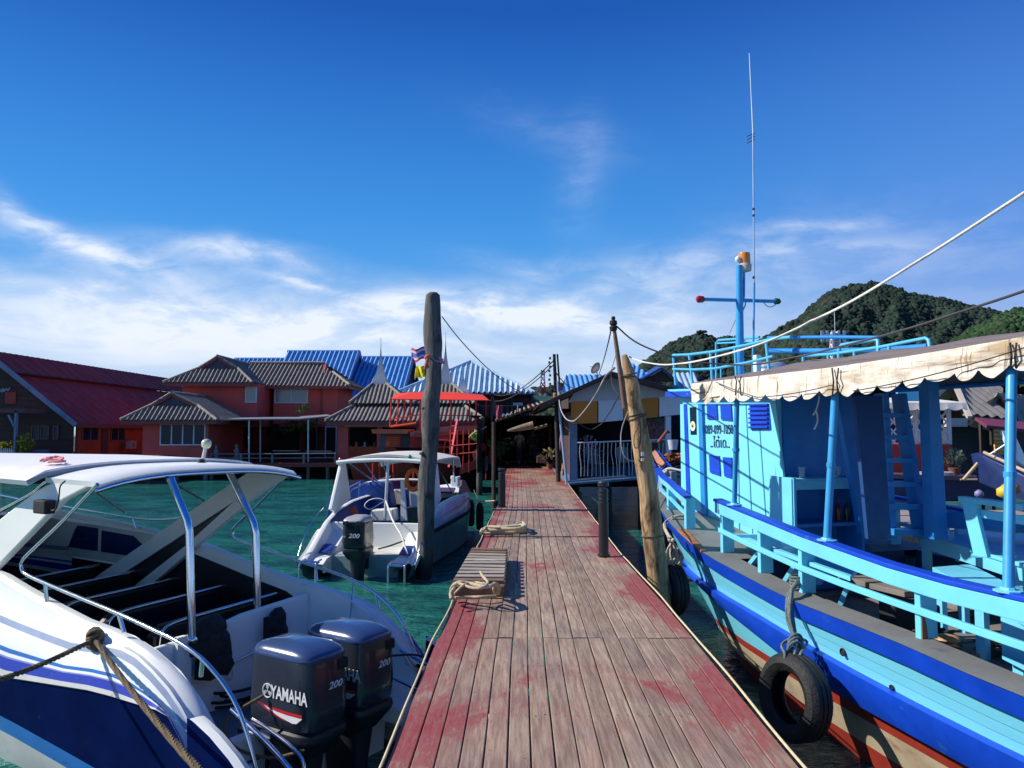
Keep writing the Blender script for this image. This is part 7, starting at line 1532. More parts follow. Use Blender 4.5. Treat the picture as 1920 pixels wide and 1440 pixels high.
for i, (px, py, w_, h_, Y, c, lab) in enumerate(((936, 772, 11, 24, 30.6, (.30, .05, .08), 'dusty red cloth bundle hanging under the left awning tip'), (1043, 795, 7, 15, 30, (.12, .10, .13), 'grey cloth hung from the right roof edge'), (1052, 830, 8, 30, 25.9, (.22, .14, .22), 'mauve towel hanging beside the right doorway post'), (1056, 880, 6, 22, 25.4, (.36, .17, .10), 'orange-pink cloth low beside the pale gabled house'), (1049, 862, 6, 14, 26.5, (.10, .13, .03), 'olive cloth between the two hanging towels'))):
    a = W(px-w_/2, py-h_/2, Y); rws = [[a+V(w_/FPX*Y*u, .05*sin(u*9+v*3), -h_/FPX*Y*v) for u in np.linspace(0, 1, 8)] for v in np.linspace(0, 1, 6)]
    mb = MB(); mb.shell(rws, .015); tag(mb.build('hanging_cloth', mat('cloth_%d' % i, c, .9, 0, .4, 8), smooth=60), lab, 'cloth')
# umbrella folded / rolled awning tubes under the roof
CNV = mat('tan_canvas_roll', (.26, .19, .12), .85, 0, .3, 5)
a, b_ = W(951, 808, 30.4), W(1000, 797, 30.4); tag(MB().tube([a, a.lerp(b_, .15), a.lerp(b_, .6), b_], [.03, .07, .13, .16], 10).build('folded_parasol', CNV, smooth=50), 'tan folded parasol slung under the left awning', 'parasol')
a, b_ = W(1002, 804, 31), W(1026, 797, 31); tag(MB().tube([a, b_], .065, 12).build('canvas_roll', CNV, smooth=50), 'short tan canvas roll right of the folded parasol', 'roll')
# crates, bench, goods on the pier end
SL = mat('pinkish_slat', (.25, .13, .13), .8, 0, .2, 3)
pb = thing('pallet', 'pinkish slatted pallet laid across the shaded pier', 'pallet', (X_at(985, 40), 40, PZ)); 
for k in range(4): MB().box((X_at(985, 40), 39.4+.35*k, PZ+.12), (2.0, .16, .03)).build('slat', SL, pb)
for sx in (-.9, 0, .9): MB().box((X_at(985, 40)+sx, 39.9, PZ+.05), (.09, 1.3, .09)).build('bearer', SL, pb)
b = W(1014, 868, 37); bx = thing('crate', 'pale yellow box with peaked lid on the pier under the market roof', 'crate', b); MB().box((b.x, b.y, b.z+.12), (.38, .3, .24)).build('body', mat('pinkish_box', (.45, .25, .22), .7), bx, bevel=.01)
MB().slab([(b.x-.22, b.y, b.z+.26), (b.x+.22, b.y, b.z+.26), (b.x, b.y, b.z+.44)], .3, (0, 1, 0)).build('lid', mat('pale_yellow_lid', (.70, .55, .25), .7), bx)
potplant(1031, 880, 31, .30, mat('variegated_leaves', (.40, .34, .14), .7, 0, .5, 9, island=.8), 'variegated potted plant at the right edge of the shaded pier end', 17, 90, .12)
# people in the shade
def skinobj(name, vs, es, rs, m, parent, root=0):
    me = bpy.data.meshes.new(name); me.from_pydata(vs, es, []); o = bpy.data.objects.new(name, me); S.collection.objects.link(o); o.parent = parent
    o.modifiers.new('skin', 'SKIN')
    for v, r in zip(me.skin_vertices[0].data, rs): v.radius = (r, r) if not isinstance(r, tuple) else r
    me.skin_vertices[0].data[root].use_root = True; q = o.modifiers.new('sub', 'SUBSURF'); q.levels = 1; q.render_levels = 1
    me.materials.append(m); return o
SKIN = mat('brown_skin', (.24, .12, .07), .6, 0, .1, 8); HAIR = mat('black_hair', (.01, .009, .008), .6)
def person(px, py, Y, rz, shirt, legs, label, step=.12, armbend=0, h=1.68):
    b = WZ(px, py, PZ); b = V(X_at(px, Y), Y, PZ); t = thing('person', label, 'person', b, rz); k = h/1.7
    t.scale = (k, k, k)
    vs = [(0, 0, .93), (0, 0, 1.12), (0, 0, 1.32), (0, .0, 1.46), (0, -.01, 1.53), (0, -.02, 1.60), (0, -.02, 1.66)]
    es = [(0, 1), (1, 2), (2, 3), (3, 4), (4, 5), (5, 6)]; rs = [(.15, .11), (.13, .10), (.16, .11), .055, .05, .085, .06]
    for sx in (-1, 1):
        i = len(vs); st = step*sx
        vs += [(sx*.09, -st*.3, .86), (sx*.10, -st, .48), (sx*.10, -st*1.6+.03, .08), (sx*.11, -st*1.6-.12, .035)]; es += [(0, i), (i, i+1), (i+1, i+2), (i+2, i+3)]; rs += [.085, .06, .04, .035]
        i = len(vs); ab = armbend if sx > 0 else 0
        vs += [(sx*.19, 0, 1.40), (sx*.25, .03, 1.13), (sx*.24, -.08-ab*.15, .92+ab*.22), (sx*.23, -.12-ab*.22, .84+ab*.28)]; es += [(3, i), (i, i+1), (i+1, i+2), (i+2, i+3)]; rs += [.06, .042, .034, .03]
        for f_ in range(5):
            j = len(vs); vs.append((sx*(.23+(.02 if f_ == 4 else 0)-.0), -.13-ab*.25-(.012*(f_-2) if f_ < 4 else -.03), .76+ab*.26+(.03 if f_ == 4 else 0)+.006*abs(f_-1.5))); es.append((i+3, j)); rs.append(.008)
    skinobj('body', vs, es, rs, SKIN, t)
    skinobj('shirt', [(0, 0, .90), (0, 0, 1.12), (0, 0, 1.34), (0, 0, 1.43), (-.20, 0, 1.40), (-.245, .02, 1.22), (.20, 0, 1.40), (.245, .02, 1.22)], [(0, 1), (1, 2), (2, 3), (3, 4), (4, 5), (3, 6), (6, 7)], [(.17, .13), (.155, .12), (.18, .13), .075, .075, .06, .075, .06], shirt, t)
    V2 = [(0, 0, .95)]; E2 = []; R2 = [(.165, .125)]
    for sx in (-1, 1):
        i = len(V2); st = step*sx; V2 += [(sx*.09, -st*.3, .84), (sx*.10, -st, .48), (sx*.10, -st*1.4+.02, .2)]; E2 += [(0, i), (i, i+1), (i+1, i+2)]; R2 += [.10, .078, .065]
    skinobj('trousers', V2, E2, R2, legs, t)
    skinobj('hair', [(0, .0, 1.64), (0, .02, 1.70), (0, .07, 1.62)], [(0, 1), (0, 2)], [.085, .075, .07], HAIR, t)
    hd = MB().lathe([(.004, -.02), (.014, 0), (.004, .02)], (0, -.105, 1.60), 6, Matrix.Identity(4)); hd.box((-.03, -.098, 1.635), (.02, .01, .008)); hd.box((.03, -.098, 1.635), (.02, .01, .008)); hd.box((0, -.095, 1.56), (.04, .01, .008))
    hd.build('face_features', HAIR, t, world=False); return t
person(974, 862, 38, 2.7, mat('white_red_shirt', (.50, .30, .28), .8, 0, .5, 4), mat('indigo_jeans', (.02, .03, .07), .8), 'person in a pale pinkish top at the left of the shaded pier', .1, 1.0)
person(999, 862, 39, .3, mat('violet_grey_shirt', (.05, .045, .09), .8), mat('grey_violet_trousers', (.06, .055, .10), .8), 'person in dark violet-grey clothes in the middle of the shaded pier', .06, 0)
person(1018, 862, 42, 3.0, mat('rust_shirt', (.13, .04, .02), .8), mat('black_trousers', (.015, .015, .02), .8), 'person in a rust-brown shirt at the right of the shaded pier', .08, .4)
shrub('shrub', [tuple(W(x, y, 36)) for x, y in ((943, 838), (950, 832), (938, 845))], .3, mat('dark_green_leaves', (.02, .05, .02), .7, 0, .4, 5, island=.7), 'dark green plants beside the market entrance', 14, 200, .12)
# ================================================================== utility pole, pipe
up = thing('utility_pole', 'dark utility pole with cable insulators at the right pier edge', 'utility pole', WZ(1047, 903, PZ))
bpz = WZ(1047, 903, PZ); UY = bpz.y
MB().tube([bpz, W(1043, 760, UY), W(1039, 664, UY)], [.075, .065, .05], 12).build('pole', mat('dark_pole_wood', (.03, .026, .028), .8, 0, .3, 4), up, smooth=50)
for i in range(8):
    q = W(1037-1.5*(i % 2), 672+8*i, UY); MB().lathe([(.02, -.04), (.045, -.02), (.03, 0), (.045, .02), (.02, .04)], q+V(-.10, -.05, 0), 8).build('insulator', mat('dark_insulator', (.06, .05, .05), .4), up, smooth=50)
MB().tube([W(1045, 664, UY), W(1049, 720, UY), W(1047, 750, UY)], .03, 8).build('cable_bundle', CABLE, up)
MB().lathe([(.05, 0), (.07, .03), (.07, .16), (.04, .2)], W(1041, 748, UY-.12), 10).build('orange_collar', mat('orange_collar', (.45, .14, .06), .6), up)
a, b_ = W(1046, 715, 24.9), WZ(1058, 908, PZ-.1)
tag(MB().tube([a, W(1050, 780, 24.9), V(b_.x, 24.6, PZ-.1)], .045, 10).build('standpipe', mat('blue_grey_pipe', (.28, .36, .48), .4, .3), smooth=60), 'blue-grey pipe rising from the right pier edge beside the utility pole', 'pipe')
c = V(X_at(900, 38), 38, 0); 
trunk('mooring_post', [(904, 783, 11), (902, 810, 12), (899, 850, 11), (899, 900, 12), (899, 925, 12), (899, 960, 12)], 38, GREYPOLE, 5.2, 'slim grey trunk post standing in front of the red boat bow', 12)
# ================================================================== wires
def wire(pts, r, m, label, cat='cable', name='cable', sm=5): return tag(MB().tube(smoothpath(pts, sm) if sm else pts, r, 6).build(name, m, smooth=60), label, cat)
WRP = [W(1178, 668, RPY-.08), W(1200, 677, 9.6), W(1225, 682, 9.2), W(1250, 684, 8.8), W(1290, 680, 8.3), W(1330, 672, 7.8), W(1380, 659, 7.3), W(1440, 640, 6.8), W(1500, 613, 6.4), W(1520, 602, 6.3), W(1535, 596, 6.2), W(1600, 563, 5.8), W(1700, 503, 5.2), W(1800, 440, 4.7), W(1925, 359, 4.1), W(2300, 120, 3.2), V(5.5, -2.5, 7.6), V(9, -12, 12)]
wire(WRP, .0095, ROPEW, 'long white rope rising from the leaning tan post to the upper right', 'rope', 'rope', 4)
BW = mat('grey_black_cable', (.05, .05, .055), .6)
wire([sp_top+V(.02, 0, -.02), W(1190, 640, 9.7), W(1240, 662, 9.6), W(1300, 678, 9.5), W(1400, 684, 9.2), W(1480, 672, 8.6), W(1560, 654, 8), W(1700, 617, 7), W(1800, 585, 6.4), W(1925, 544, 5.6), W(2300, 410, 4), V(7.5, -3, 5.6), V(12, -14, 9)], .011, BW, 'dark cable from the slim pole cap sagging then rising to the right edge')
wire([W(829, 594, LPY-.1), W(860, 634, 18), W(900, 677, 20.5), W(930, 704, 22.5), W(960, 726, 24.5), W(985, 739, 26)], .013, mat('pale_grey_line', (.16, .17, .17), .7), 'thin line from the top of the thick grey post down to the market roof', 'rope', 'rope', 4)
wire([sp_top+V(-.02, 0, -.04), W(1141, 640, 12), W(1132, 675, 16), W(1122, 705, 21)], .010, BW, 'dark cable from the slim pole cap down to the gabled roof')
wire([W(1048, 735, 24.6), W(1050, 762, 23), W(1058, 781, 21), W(1068, 789, 20), W(1080, 787, 19), W(1100, 765, 17), W(1120, 735, 14.5), W(1135, 706, 12), W(1152, 690, 10)], .016, mat('pale_cable', (.42, .40, .40), .6), 'pale cable looping low from the pipe and up to the slim pole')
wire([W(1050, 770, 24.7), W(1060, 800, 24), W(1075, 812, 23.8)], .012, BW, 'short dark cable hanging beside the pipe')
wire([W(1160, 742, 10.2), W(1145, 770, 13), W(1130, 792, 18), W(1124, 797, 22), W(1108, 805, 24), W(1090, 797, 24.3), W(1072, 782, 24.4)], .011, BW, 'dark cable crossing the chequered panels and dipping to the left')
wire([W(1178, 770, 9.75), W(1167, 800, 9.8), W(1164, 825, 9.8), W(1168, 850, 9.8), W(1178, 862, 9.8), W(1190, 864, 9.8)], .006, mat('pale_cable', (.42, .40, .40), .6), 'thin pale loop of cord hanging left of the leaning tan post', 'cord')
wire([W(1155, 665, 10), W(1146, 700, 10.2), W(1152, 730, 10), W(1178, 760, 9.8)], .004, BW, 'fine wire beside the slim pole')
for i, (x, y) in enumerate(((960, 724), (950, 735), (1090, 700))):
    wire(catenary(W(1038, 676+8*i, UY), W(x-40 if x < 1000 else x, y+12, 60), .6), .02, BW, ['upper', 'middle', 'lower'][i]+' thin overhead cable leaving the utility pole insulators')
# antenna guy on the blue boat mast
wire([BB.world(on(1386, 585)), W(1368, 625, 13)], .004, BW, 'fine guy wire from the blue boat mast', 'wire', 'guy_wire', 0)
# flags behind the grey post
def flag(px, py, w_, h_, Y, bands, label, cat='flag', wav=.06, seed=0, slope=.25):
    a = W(px, py, Y); Wm, Hm = w_/FPX*Y, h_/FPX*Y; t = thing('flag', label, cat, a); n = 14
    for k, (v0, v1, m) in enumerate(bands):
        rws = [[a+V(-Wm*u+.0, wav*sin(u*7+v*2+seed), -Hm*(v+slope*u*0)-Hm*slope*u+.05*sin(u*8+seed)*u) for u in np.linspace(0, 1, n)] for v in np.linspace(v0, v1, 4)]
        mb = MB(); mb.shell(rws, .01); mb.build('stripe', m, t, smooth=60)
    return t
FR = mat('flag_red', (.60, .05, .10), .8); FW = mat('flag_white', (.68, .62, .72), .8); FV = mat('flag_violet', (.16, .12, .42), .8); FY = mat('flag_yellow', (.72, .62, .02), .8, 0, .2, 5)
fp = thing('flag_pole', 'thin dark staff behind the thick grey post carrying two flags', 'pole', W(799, 740, 19)); MB().tube([W(797, 760, 19), W(799, 640, 19)], .015, 6).build('staff', CABLE, fp)
flag(799, 648, 28, 24, 19, [(0, .17, FR), (.17, .33, FW), (.33, .66, FV), (.66, .83, FW), (.83, 1, FR)], 'red, white and violet striped flag flying left of the grey post', slope=.35)
flag(797, 685, 18, 22, 19, [(0, 1, FY)], 'small crumpled yellow flag below the striped flag', wav=.10, seed=2, slope=.15)
# ================================================================== red boat behind the posts
RB = mat('red_boat_paint', (.55, .035, .02), .45, 0, .15, 2); RBD = mat('dark_red_hull', (.022, .003, .004), .9, 0, .25, 1.5, spec=.1); ORR = mat('orange_red_roof', (.68, .12, .035), .5, 0, .1, 2); BRT = mat('bright_red_canvas', (.80, .045, .012), .6, 0, .06, 1.5); GRYB = mat('blue_grey_cabin', (.07, .08, .12), .6, 0, .15, 1.5)
rb = thing('red_boat', 'red two-deck excursion boat with bright red canopy moored behind the grey posts', 'boat', (X_at(820, 42), 42, 0))
Yb = 41.5
# hull: bow towards the camera at the right
axis0, axis1 = V(X_at(922, 39), 39, 0), V(X_at(690, 45), 45, 0); hx = (axis1-axis0).normalized(); hy = V(-hx.y, hx.x, 0)
LN = (axis1-axis0).length-.4
hbR = lambda s: 1.7*min(1, (s/3.2))**.6 if s > 0 else 0
mb = MB(); 
for side in (1, -1):
    rows = []
    for s in (0, .2, .5, 1, 1.6, 2.4, 3.4, 5, 7, LN):
        zt = 2.2+.9*max(0, 1-s/3.5)**1.6; rows.append([axis0+hx*(s+(1.1*(1-z/zt) if s < 1.5 else 0)*(1-s/1.5))+hy*side*hbR(s)*f_+V(0, 0, z) for z, f_ in ((zt, 1), (zt-.3, 1.0), (1.2, .93), (.5, .8), (-.3, .5))])
    mb.grid(rows)
mb.m = [0 for i in range(len(mb.f))]; mb.build('hull', [RBD, RB], rb, smooth=30)
mb = MB(); mb.grid([[axis0+hx*s+hy*v*hbR(s)+V(0, 0, 2.0) for v in (-1, 0, 1)] for s in (.3, 1, 2.4, 5, LN)]); mb.build('deck', DARKW, rb)
def rq(pix, Y, th, nm, m, bev=0): return MB().slab([W(x, y, Y) for x, y in pix], th).build(nm, m, rb, bevel=bev)
c, d = rect_on(712, 812, 768, 870, Yb, 2.4); MB().box(c, d).build('cabin', GRYB, rb)
rq(((705, 805), (772, 805), (770, 813), (707, 813)), Yb-.3, 2.8, 'cabin_roof', ORR); c, d = rect_on(768, 808, 790, 870, Yb, 2.2); MB().box(c, d).build('cabin_end', RB, rb)
c, d = rect_on(724, 816, 752, 838, Yb-.02, .06); sh_ = MB().box(c, d).build('shutter', RB, rb)
for k in range(5): c, d = rect_on(726, 819+4*k, 750, 821+4*k, Yb-.08, .06); MB().box(c, d).build('louvre_slat', ORR, sh_)
rq(((776, 810), (835, 800), (905, 798), (915, 806), (905, 812), (776, 818)), 41, 3.0, 'upper_deck', mat('dusty_pink_deck', (.50, .16, .13), .7))
rq(((776, 812), (915, 806), (915, 812), (776, 820)), 39.3, .08, 'deck_edge', RB)
c, d = rect_on(822, 812, 842, 824, 39.6, .5); MB().box(c, d).build('name_board', RB, rb, bevel=.02)
c, d = rect_on(790, 822, 842, 855, 41, 2); MB().box(c, d).build('fore_cabin', mat('dim_violet_cabin', (.05, .035, .06), .7), rb)
pa, pb_, pc, pd = W(733, 748, 40.5), W(917, 750, 40.5), W(905, 740, 44.5), W(742, 738, 44.5); ridge0, ridge1 = W(775, 735, 42.5), W(850, 735, 42.5)
mb = MB(); mb.add([pa, pb_, pc, pd, ridge0, ridge1, pa-V(0, 0, .04), pb_-V(0, 0, .04), pc-V(0, 0, .04), pd-V(0, 0, .04)], [(0, 1, 5, 4), (1, 2, 5), (2, 3, 4, 5), (3, 0, 4), (0, 6, 7, 1), (1, 7, 8, 2), (2, 8, 9, 3), (3, 9, 6, 0), (6, 9, 8, 7)]); mb.build('canopy', BRT, rb)
for i, (px, yb_) in enumerate(((734, 800), (747, 797), (759, 795), (771, 796), (846, 804), (880, 806), (893, 804), (912, 806), (788, 806))): MB().tube([W(px, 750, 40.8+.9*(i % 2)), W(px-3 if i < 4 else px, yb_, 40.8+.9*(i % 2))], .045, 6).build('canopy_post', RB, rb)
for py in (778, 790): MB().tube([W(733, py+8, 40.9), W(785, py, 40.9), W(912, py+2, 40.9)], .03, 6).build('deck_rail', RB, rb)
MB().tube([W(732, 800, 40.6), W(780, 793, 40.6)], .05, 6).build('lower_edge_rail', ORR, rb)
la = MB(); la.bar(W(858, 786, 39), W(842, 876, 38.6), .12, .07).build('ladder_rail', mat('pink_red_ladder', (.65, .05, .10), .5), rb)
for k in range(6): MB().tube([W(856-2.5*k, 798+14*k, 38.9), W(846-2.5*k, 799+14*k, 39.4)], .03, 5).build('ladder_rung', RB, rb)
for (x0, y0, x1, y1) in ((822, 825, 850, 826), (820, 838, 846, 838), (818, 851, 842, 851), (822, 825, 818, 852), (835, 826, 832, 852)): MB().tube([W(x0, y0, 39.2), W(x1, y1, 39.2)], .04, 6).build('bow_rail', RB, rb)
rq(((885, 848), (893, 842), (896, 860), (888, 864)), 38.6, .1, 'orange_side_board', ORR)
for k, (x, y0, y1, m) in enumerate(((924, 818, 850, mat('tan_post_wood', (.45, .27, .12), .8)), (920, 830, 870, RB), (927, 840, 880, RBD))): MB().tube([W(x, y0, 37.5), W(x-1, y1, 37.6)], .07, 8).build('bow_post', m, rb)
tag(MB().tube(smoothpath([W(880, 820, 37), W(888, 812, 36.8), W(903, 805, 36.8), W(912, 800, 37)], 4), .04, 6).build('yellow_rope', ROPE), 'pale yellow rope tied round the slim grey trunk post', 'rope')
shrub('shrub', [tuple(W(889, 818, 38.8))], .28, mat('lime_leaves', (.30, .42, .04), .6, 0, .3, 5, island=.5), 'small lime-green garland left of the slim grey trunk post', 21, 90, .14, stem=False)
tag(boxpx(909, 855, 915, 882, 37.4, .2).build('blue_jug', mat('dusty_blue_plastic', (.08, .13, .34), .6), bevel=.03), 'dusty blue plastic jug hanging at the red bow', 'jug')
for i, (px, py) in enumerate(((905, 845), (917, 838))): tag(MB().lathe([(.05, 0), (.16, .06), (.18, .2), (.1, .34), (.03, .38)], W(px, py, 37.2), 12).build('buoy', [mat('red_buoy', (.5, .05, .03), .6), LEAFG][i], smooth=60), ['red buoy hanging at the bow of the red boat', 'green buoy beside the tan post at the red bow'][i], 'buoy')
for px, y0_, y1_ in ((700, 868, 912), (712, 868, 915), (738, 868, 905), (776, 868, 905), (818, 850, 905)): MB().tube([W(px, y0_, 40.4), W(px, y1_, 40.4)], .06, 6).build('hull_post', RB, rb)
for px in (845, 858, 869, 880, 912): MB().tube([W(px, 806, 38.7), W(px-1, 872+.4*(px-845), 38.4)], .035, 6).build('bow_frame', RB, rb)
for py in (836, 852): MB().tube([W(846, py, 38.6), W(915, py-6, 38.2)], .03, 6).build('bow_frame', RB, rb)
rq(((862, 872), (924, 852), (926, 866), (862, 890)), 38.9, .1, 'bow_bulwark', mat('deep_red_paint', (.30, .02, .015), .5, 0, .2, 2))
rq(((880, 812), (915, 806), (915, 826), (882, 832)), 39.4, .06, 'bow_screen', mat('dusty_pink_sheet', (.34, .10, .12), .8))
# ================================================================== small open boat beyond the tan post
smb = thing('small_boat', 'small bright blue open boat with brown board between the pale house and the blue boat', 'boat', (3.4, 17.5, 0)); SBL = mat('vivid_blue_hull', (.012, .06, .48), .4, 0, .12, 3)
def sq(pix, Y, th, nm, m): return MB().slab([W(x, y, (Y+(0 if len(pix[0]) == 2 else 0))) for x, y in pix], th).build(nm, m, smb)
A0, A1 = W(1214, 848, 19.5), W(1238, 895, 16.4); B0, B1 = W(1232, 845, 19.5), W(1262, 882, 16.6)
def strake(p, q, h, nm): return MB().slab([p, q, q-V(0, 0, h*.9), p-V(0, 0, h)], .10).build(nm, SBL, smb, bevel=.01)
strake(A0, A1, .45, 'side'); strake(B0, B1, .40, 'side'); strake(W(1262, 868, 19), W(1310, 905, 15.8), .8, 'outer_side')
MB().slab([A1, B1, B1-V(0, 0, .36), A1-V(0, 0, .4)], .08).build('end_board', SBL, smb)
MB().slab([W(1223, 850, 19), W(1230, 846, 19), W(1248, 870, 17), W(1238, 880, 17)], .06).build('brown_board', mat('salmon_brown_board', (.42, .18, .10), .7, 0, .2, 3), smb)
MB().slab([A0-V(0, 0, .3), B0-V(0, 0, .3), B1-V(0, 0, .32), A1-V(0, 0, .32)], .05).build('bottom_board', DARKW, smb)
hl = MB(); rows = [[W(1212, 862, 20)-V(0, 0, 0), W(1300, 850, 20)], [W(1236, 900, 16.5), W(1320, 905, 15.5)], [W(1238, 915, 16.6)-V(0, 0, .2), W(1322, 935, 15.6)-V(0, 0, .2)], [W(1240, 915, 17.5)-V(0, 0, 1.4), W(1322, 935, 17)-V(0, 0, 1.4)]]
hl.grid(rows); hl.build('hull', mat('dark_navy_hull', (.006, .015, .06), .5), smb)
MB().tube([W(1225, 842, 18), W(1240, 822, 18.3), W(1251, 808, 18.5), W(1255, 812, 18.5)], .035, 8).build('engine_pole', mat('rusty_pipe', (.30, .08, .05), .7), smb, smooth=60)
MB().lathe([(.05, 0), (.12, .04), (.13, .16), (.06, .2)], W(1224, 843, 18), 10).build('engine_block', BLACKM, smb)
MB().slab([W(1262, 862, 18.5), W(1282, 848, 18.5), W(1282, 854, 18.2), W(1268, 864, 18.2)], .06).build('yellow_board', mat('yellow_green_board', (.55, .62, .05), .6), smb)
heap('net', BB, BB.loc(W(1285, 868, 18.4)), .42, 18, mat('rust_net', (.28, .08, .03), .9), 'rust-coloured nets heaped in the small blue boat', 'net', 8, .03)
tag(MB().lathe([(.10, 0), (.13, .22), (.135, .24), (.11, .24)], W(1262, 843, 19.5), 14).build('bucket', FRM, smooth=40), 'white bucket behind the small blue boat', 'bucket')
# ================================================================== right side beyond the blue boat
KY = 19.5
kb = thing('moored_barge', 'dark navy flat barge lying beyond the blue boat with a kiosk on it', 'boat', (11, KY, 0)); NV = mat('navy_barge_paint', (.008, .02, .09), .5, 0, .2, 1.5)
c, d = rect_on(1600, 897, 1890, 940, KY-.9, 5.0); MB().box(c, d).build('hull', NV, kb, bevel=.04); MB().slab([W(1560, 890, KY-1), W(1890, 899, KY-1), W(1890, 899, KY-1)+V(0, 5.5, 0), W(1560, 890, KY-1)+V(0, 5.5, 0)], .10).build('deck_edge', mat('violet_grey_edge', (.09, .08, .13), .6), kb)
MB().tube([W(1800, 899, KY-1), W(1880, 899, KY-1.05)], .025, 6).build('rub_strip', ROPE, kb)
ki = thing('lattice_kiosk', 'kiosk with white lattice, red lower panels and scalloped cream awning', 'kiosk', W(1720, 893, KY))
c, d = rect_on(1655, 833, 1783, 896, KY, 3.2); MB().box(c, d).build('red_panel', mat('red_panel', (.42, .025, .015), .5, 0, .08, 1.5), ki)
lt_ = MB(); x0, x1, z0, z1 = X_at(1655, KY), X_at(1783, KY), Z_at(833, KY), Z_at(768, KY); st_ = .22
for k in range(-6, 14):
    for sg in (1, -1):
        pts = []; xa = x0+k*st_
        for t_ in np.linspace(0, 1, 30):
            x = xa+sg*(z1-z0)*t_*.9+(0 if sg > 0 else (z1-z0)*.9); z = z0+(z1-z0)*t_
            if x0 <= x <= x1: pts.append((x, KY+.05+(.02 if sg > 0 else 0), z))
        if len(pts) > 1: lt_.bar(pts[0], pts[-1], .045, .015, (0, 1, 0))
lt_.build('lattice', mat('white_lattice_paint', (.60, .62, .66), .6), ki)
for px in (1655, 1718, 1781): c, d = rect_on(px-2, 766, px+2, 834, KY+.05, .08); MB().box(c, d).build('post', MATS['white_lattice_paint'], ki)
MB().box(((x0+x1)/2, KY+3, (z0+z1)/2), (x1-x0, .08, z1-z0+.4)).build('back_wall', INNER, ki)
rws = []; rr0 = []; 
xs2 = np.linspace(X_at(1640, KY-.5), X_at(1812, KY-.5), 120)
mb = MB(); mb.shell([[V(x, KY+1.4, Z_at(742, KY)) for x in xs2], [V(x, KY-.5, Z_at(757, KY)-.0) for x in xs2], [V(x, KY-.55, Z_at(767, KY)-.05*abs(sin(x*9))) for x in xs2]], .02); mb.build('awning', mat('cream_awning', (.72, .68, .60), .8, 0, .08, 3), ki)
c, d = rect_on(1684, 726, 1726, 752, KY-1.0, .1); MB().box(c, d).build('sky_blue_board', LBLUE, ki)
for px, lab in ((1729, 'tall'), (1765, 'wide')):
    b = W(px+5, 896, KY-.7); tag(MB().lathe([(.15, 0), (.20, .12), (.21, .14), (.17, .14)], b, 16).build('basin', FRM, smooth=40), 'white basin on the barge edge, %s one' % ('left' if px < 1740 else 'right'), 'basin')
potplant(1790, 893, KY-.5, .22, GRL, 'grey-green potted plant right of the red kiosk', 31, 120, .1)
# thatched / corrugated huts
HUT = thing('corrugated_hut', 'steep grey corrugated A-frame hut behind the awning opening', 'hut', (17, 26, 0))
CORR = mat('old_corrugated_asbestos', (.24, .22, .20), .85, 0, .25, 2, patch=((.10, .09, .085), 2, .56, .15, O3))
hr0, hr1 = W(1783, 713, 25), W(1868, 730, 26); hf0 = W(1815, 788, 22.9); hf1 = W(1905, 788, 23.6)
mb = MB(); ribroof(mb, [hr0, hr1, hf1, hf0], .42, .10, 6, 0); ribroof(mb, [hr0, hr1, hr1+V(-2.2, 0, -1.6), hr0+V(-1.6, 0, -1.5)], .42, .10, 6, 0); mb.build('roof', CORR, HUT, smooth=40)
MB().bar(hr0+V(0, -.1, .05), hf0+V(0, -.1, .05), .12, .16).build('barge_board', mat('pale_weathered_board', (.45, .40, .34), .8), HUT); MB().bar(hr0+V(0, -.1, .05), hr0+V(-1.5, -.1, -1.45), .12, .16).build('barge_board', MATS['pale_weathered_board'], HUT)
MB().slab([hr0+V(-1.5, .4, -1.4), hr0+V(.65, .4, -1.35), hr0+V(0, .4, -.15)], .08).build('gable_wall', DARKW, HUT)
MB().tube([hr0+V(0, 0, .05), hr1+V(0, 0, .05)], .12, 8).build('ridge_cap', mat('black_ridge', (.03, .03, .03), .8), HUT)
c, d = rect_on(1783, 788, 1858, 893, 26, 3); MB().box(c, d).build('wall', mat('slate_dark_wall', (.05, .055, .07), .8, 0, .3, 1), HUT)
HUT2 = thing('corrugated_hut', 'second grey corrugated hut behind the right awning post with orange plank wall', 'hut', (19, 26, 0))
ha0, ha1 = W(1872, 738, 24), W(1960, 750, 27); mb = MB(); ribroof(mb, [ha0, ha1, W(1980, 800, 26), W(1900, 795, 24)], .42, .10, 6, 0); ribroof(mb, [ha0, ha1, ha1+V(-1.2, 0, -1.2), ha0+V(-.9, 0, -1.0)], .42, .10, 6, 0); mb.build('roof', CORR, HUT2, smooth=40)
ow = MB()
for k in range(8): ow.box(((X_at(1862, 24)+X_at(1895, 24))/2, 24+.01*(k % 2), Z_at(798+7*k, 24)-.05), (X_at(1895, 24)-X_at(1862, 24), .06, .10))
ow.build('plank_wall', mat('orange_planks', (.75, .36, .10), .7, 0, .25, 2, island=.4), HUT2)
c, d = rect_on(1890, 800, 2010, 900, 25, 2); MB().box(c, d).build('wall', DARKW, HUT2)
ma = thing('maroon_awning', 'maroon sheet awning on posts in front of the right hut', 'awning', W(1900, 900, 21.5)); MB().slab([W(1828, 785, 22), W(1990, 800, 22), W(1990, 815, 20.5), W(1850, 800, 20.5)], .08).build('sheet', mat('maroon_sheet', (.18, .03, .06), .6), ma)
for q_ in (W(1838, 790, 21.8), W(1980, 803, 21.8), W(1858, 799, 20.7), W(1980, 812, 20.7)): MB().tube([q_, V(q_.x, q_.y, -1)], .05, 6).build('post', WOODD, ma)
bdd = thing('beached_boat', 'dark blue boat hull tilted up on the jetty behind the benches', 'boat', W(1850, 900, 17.5))
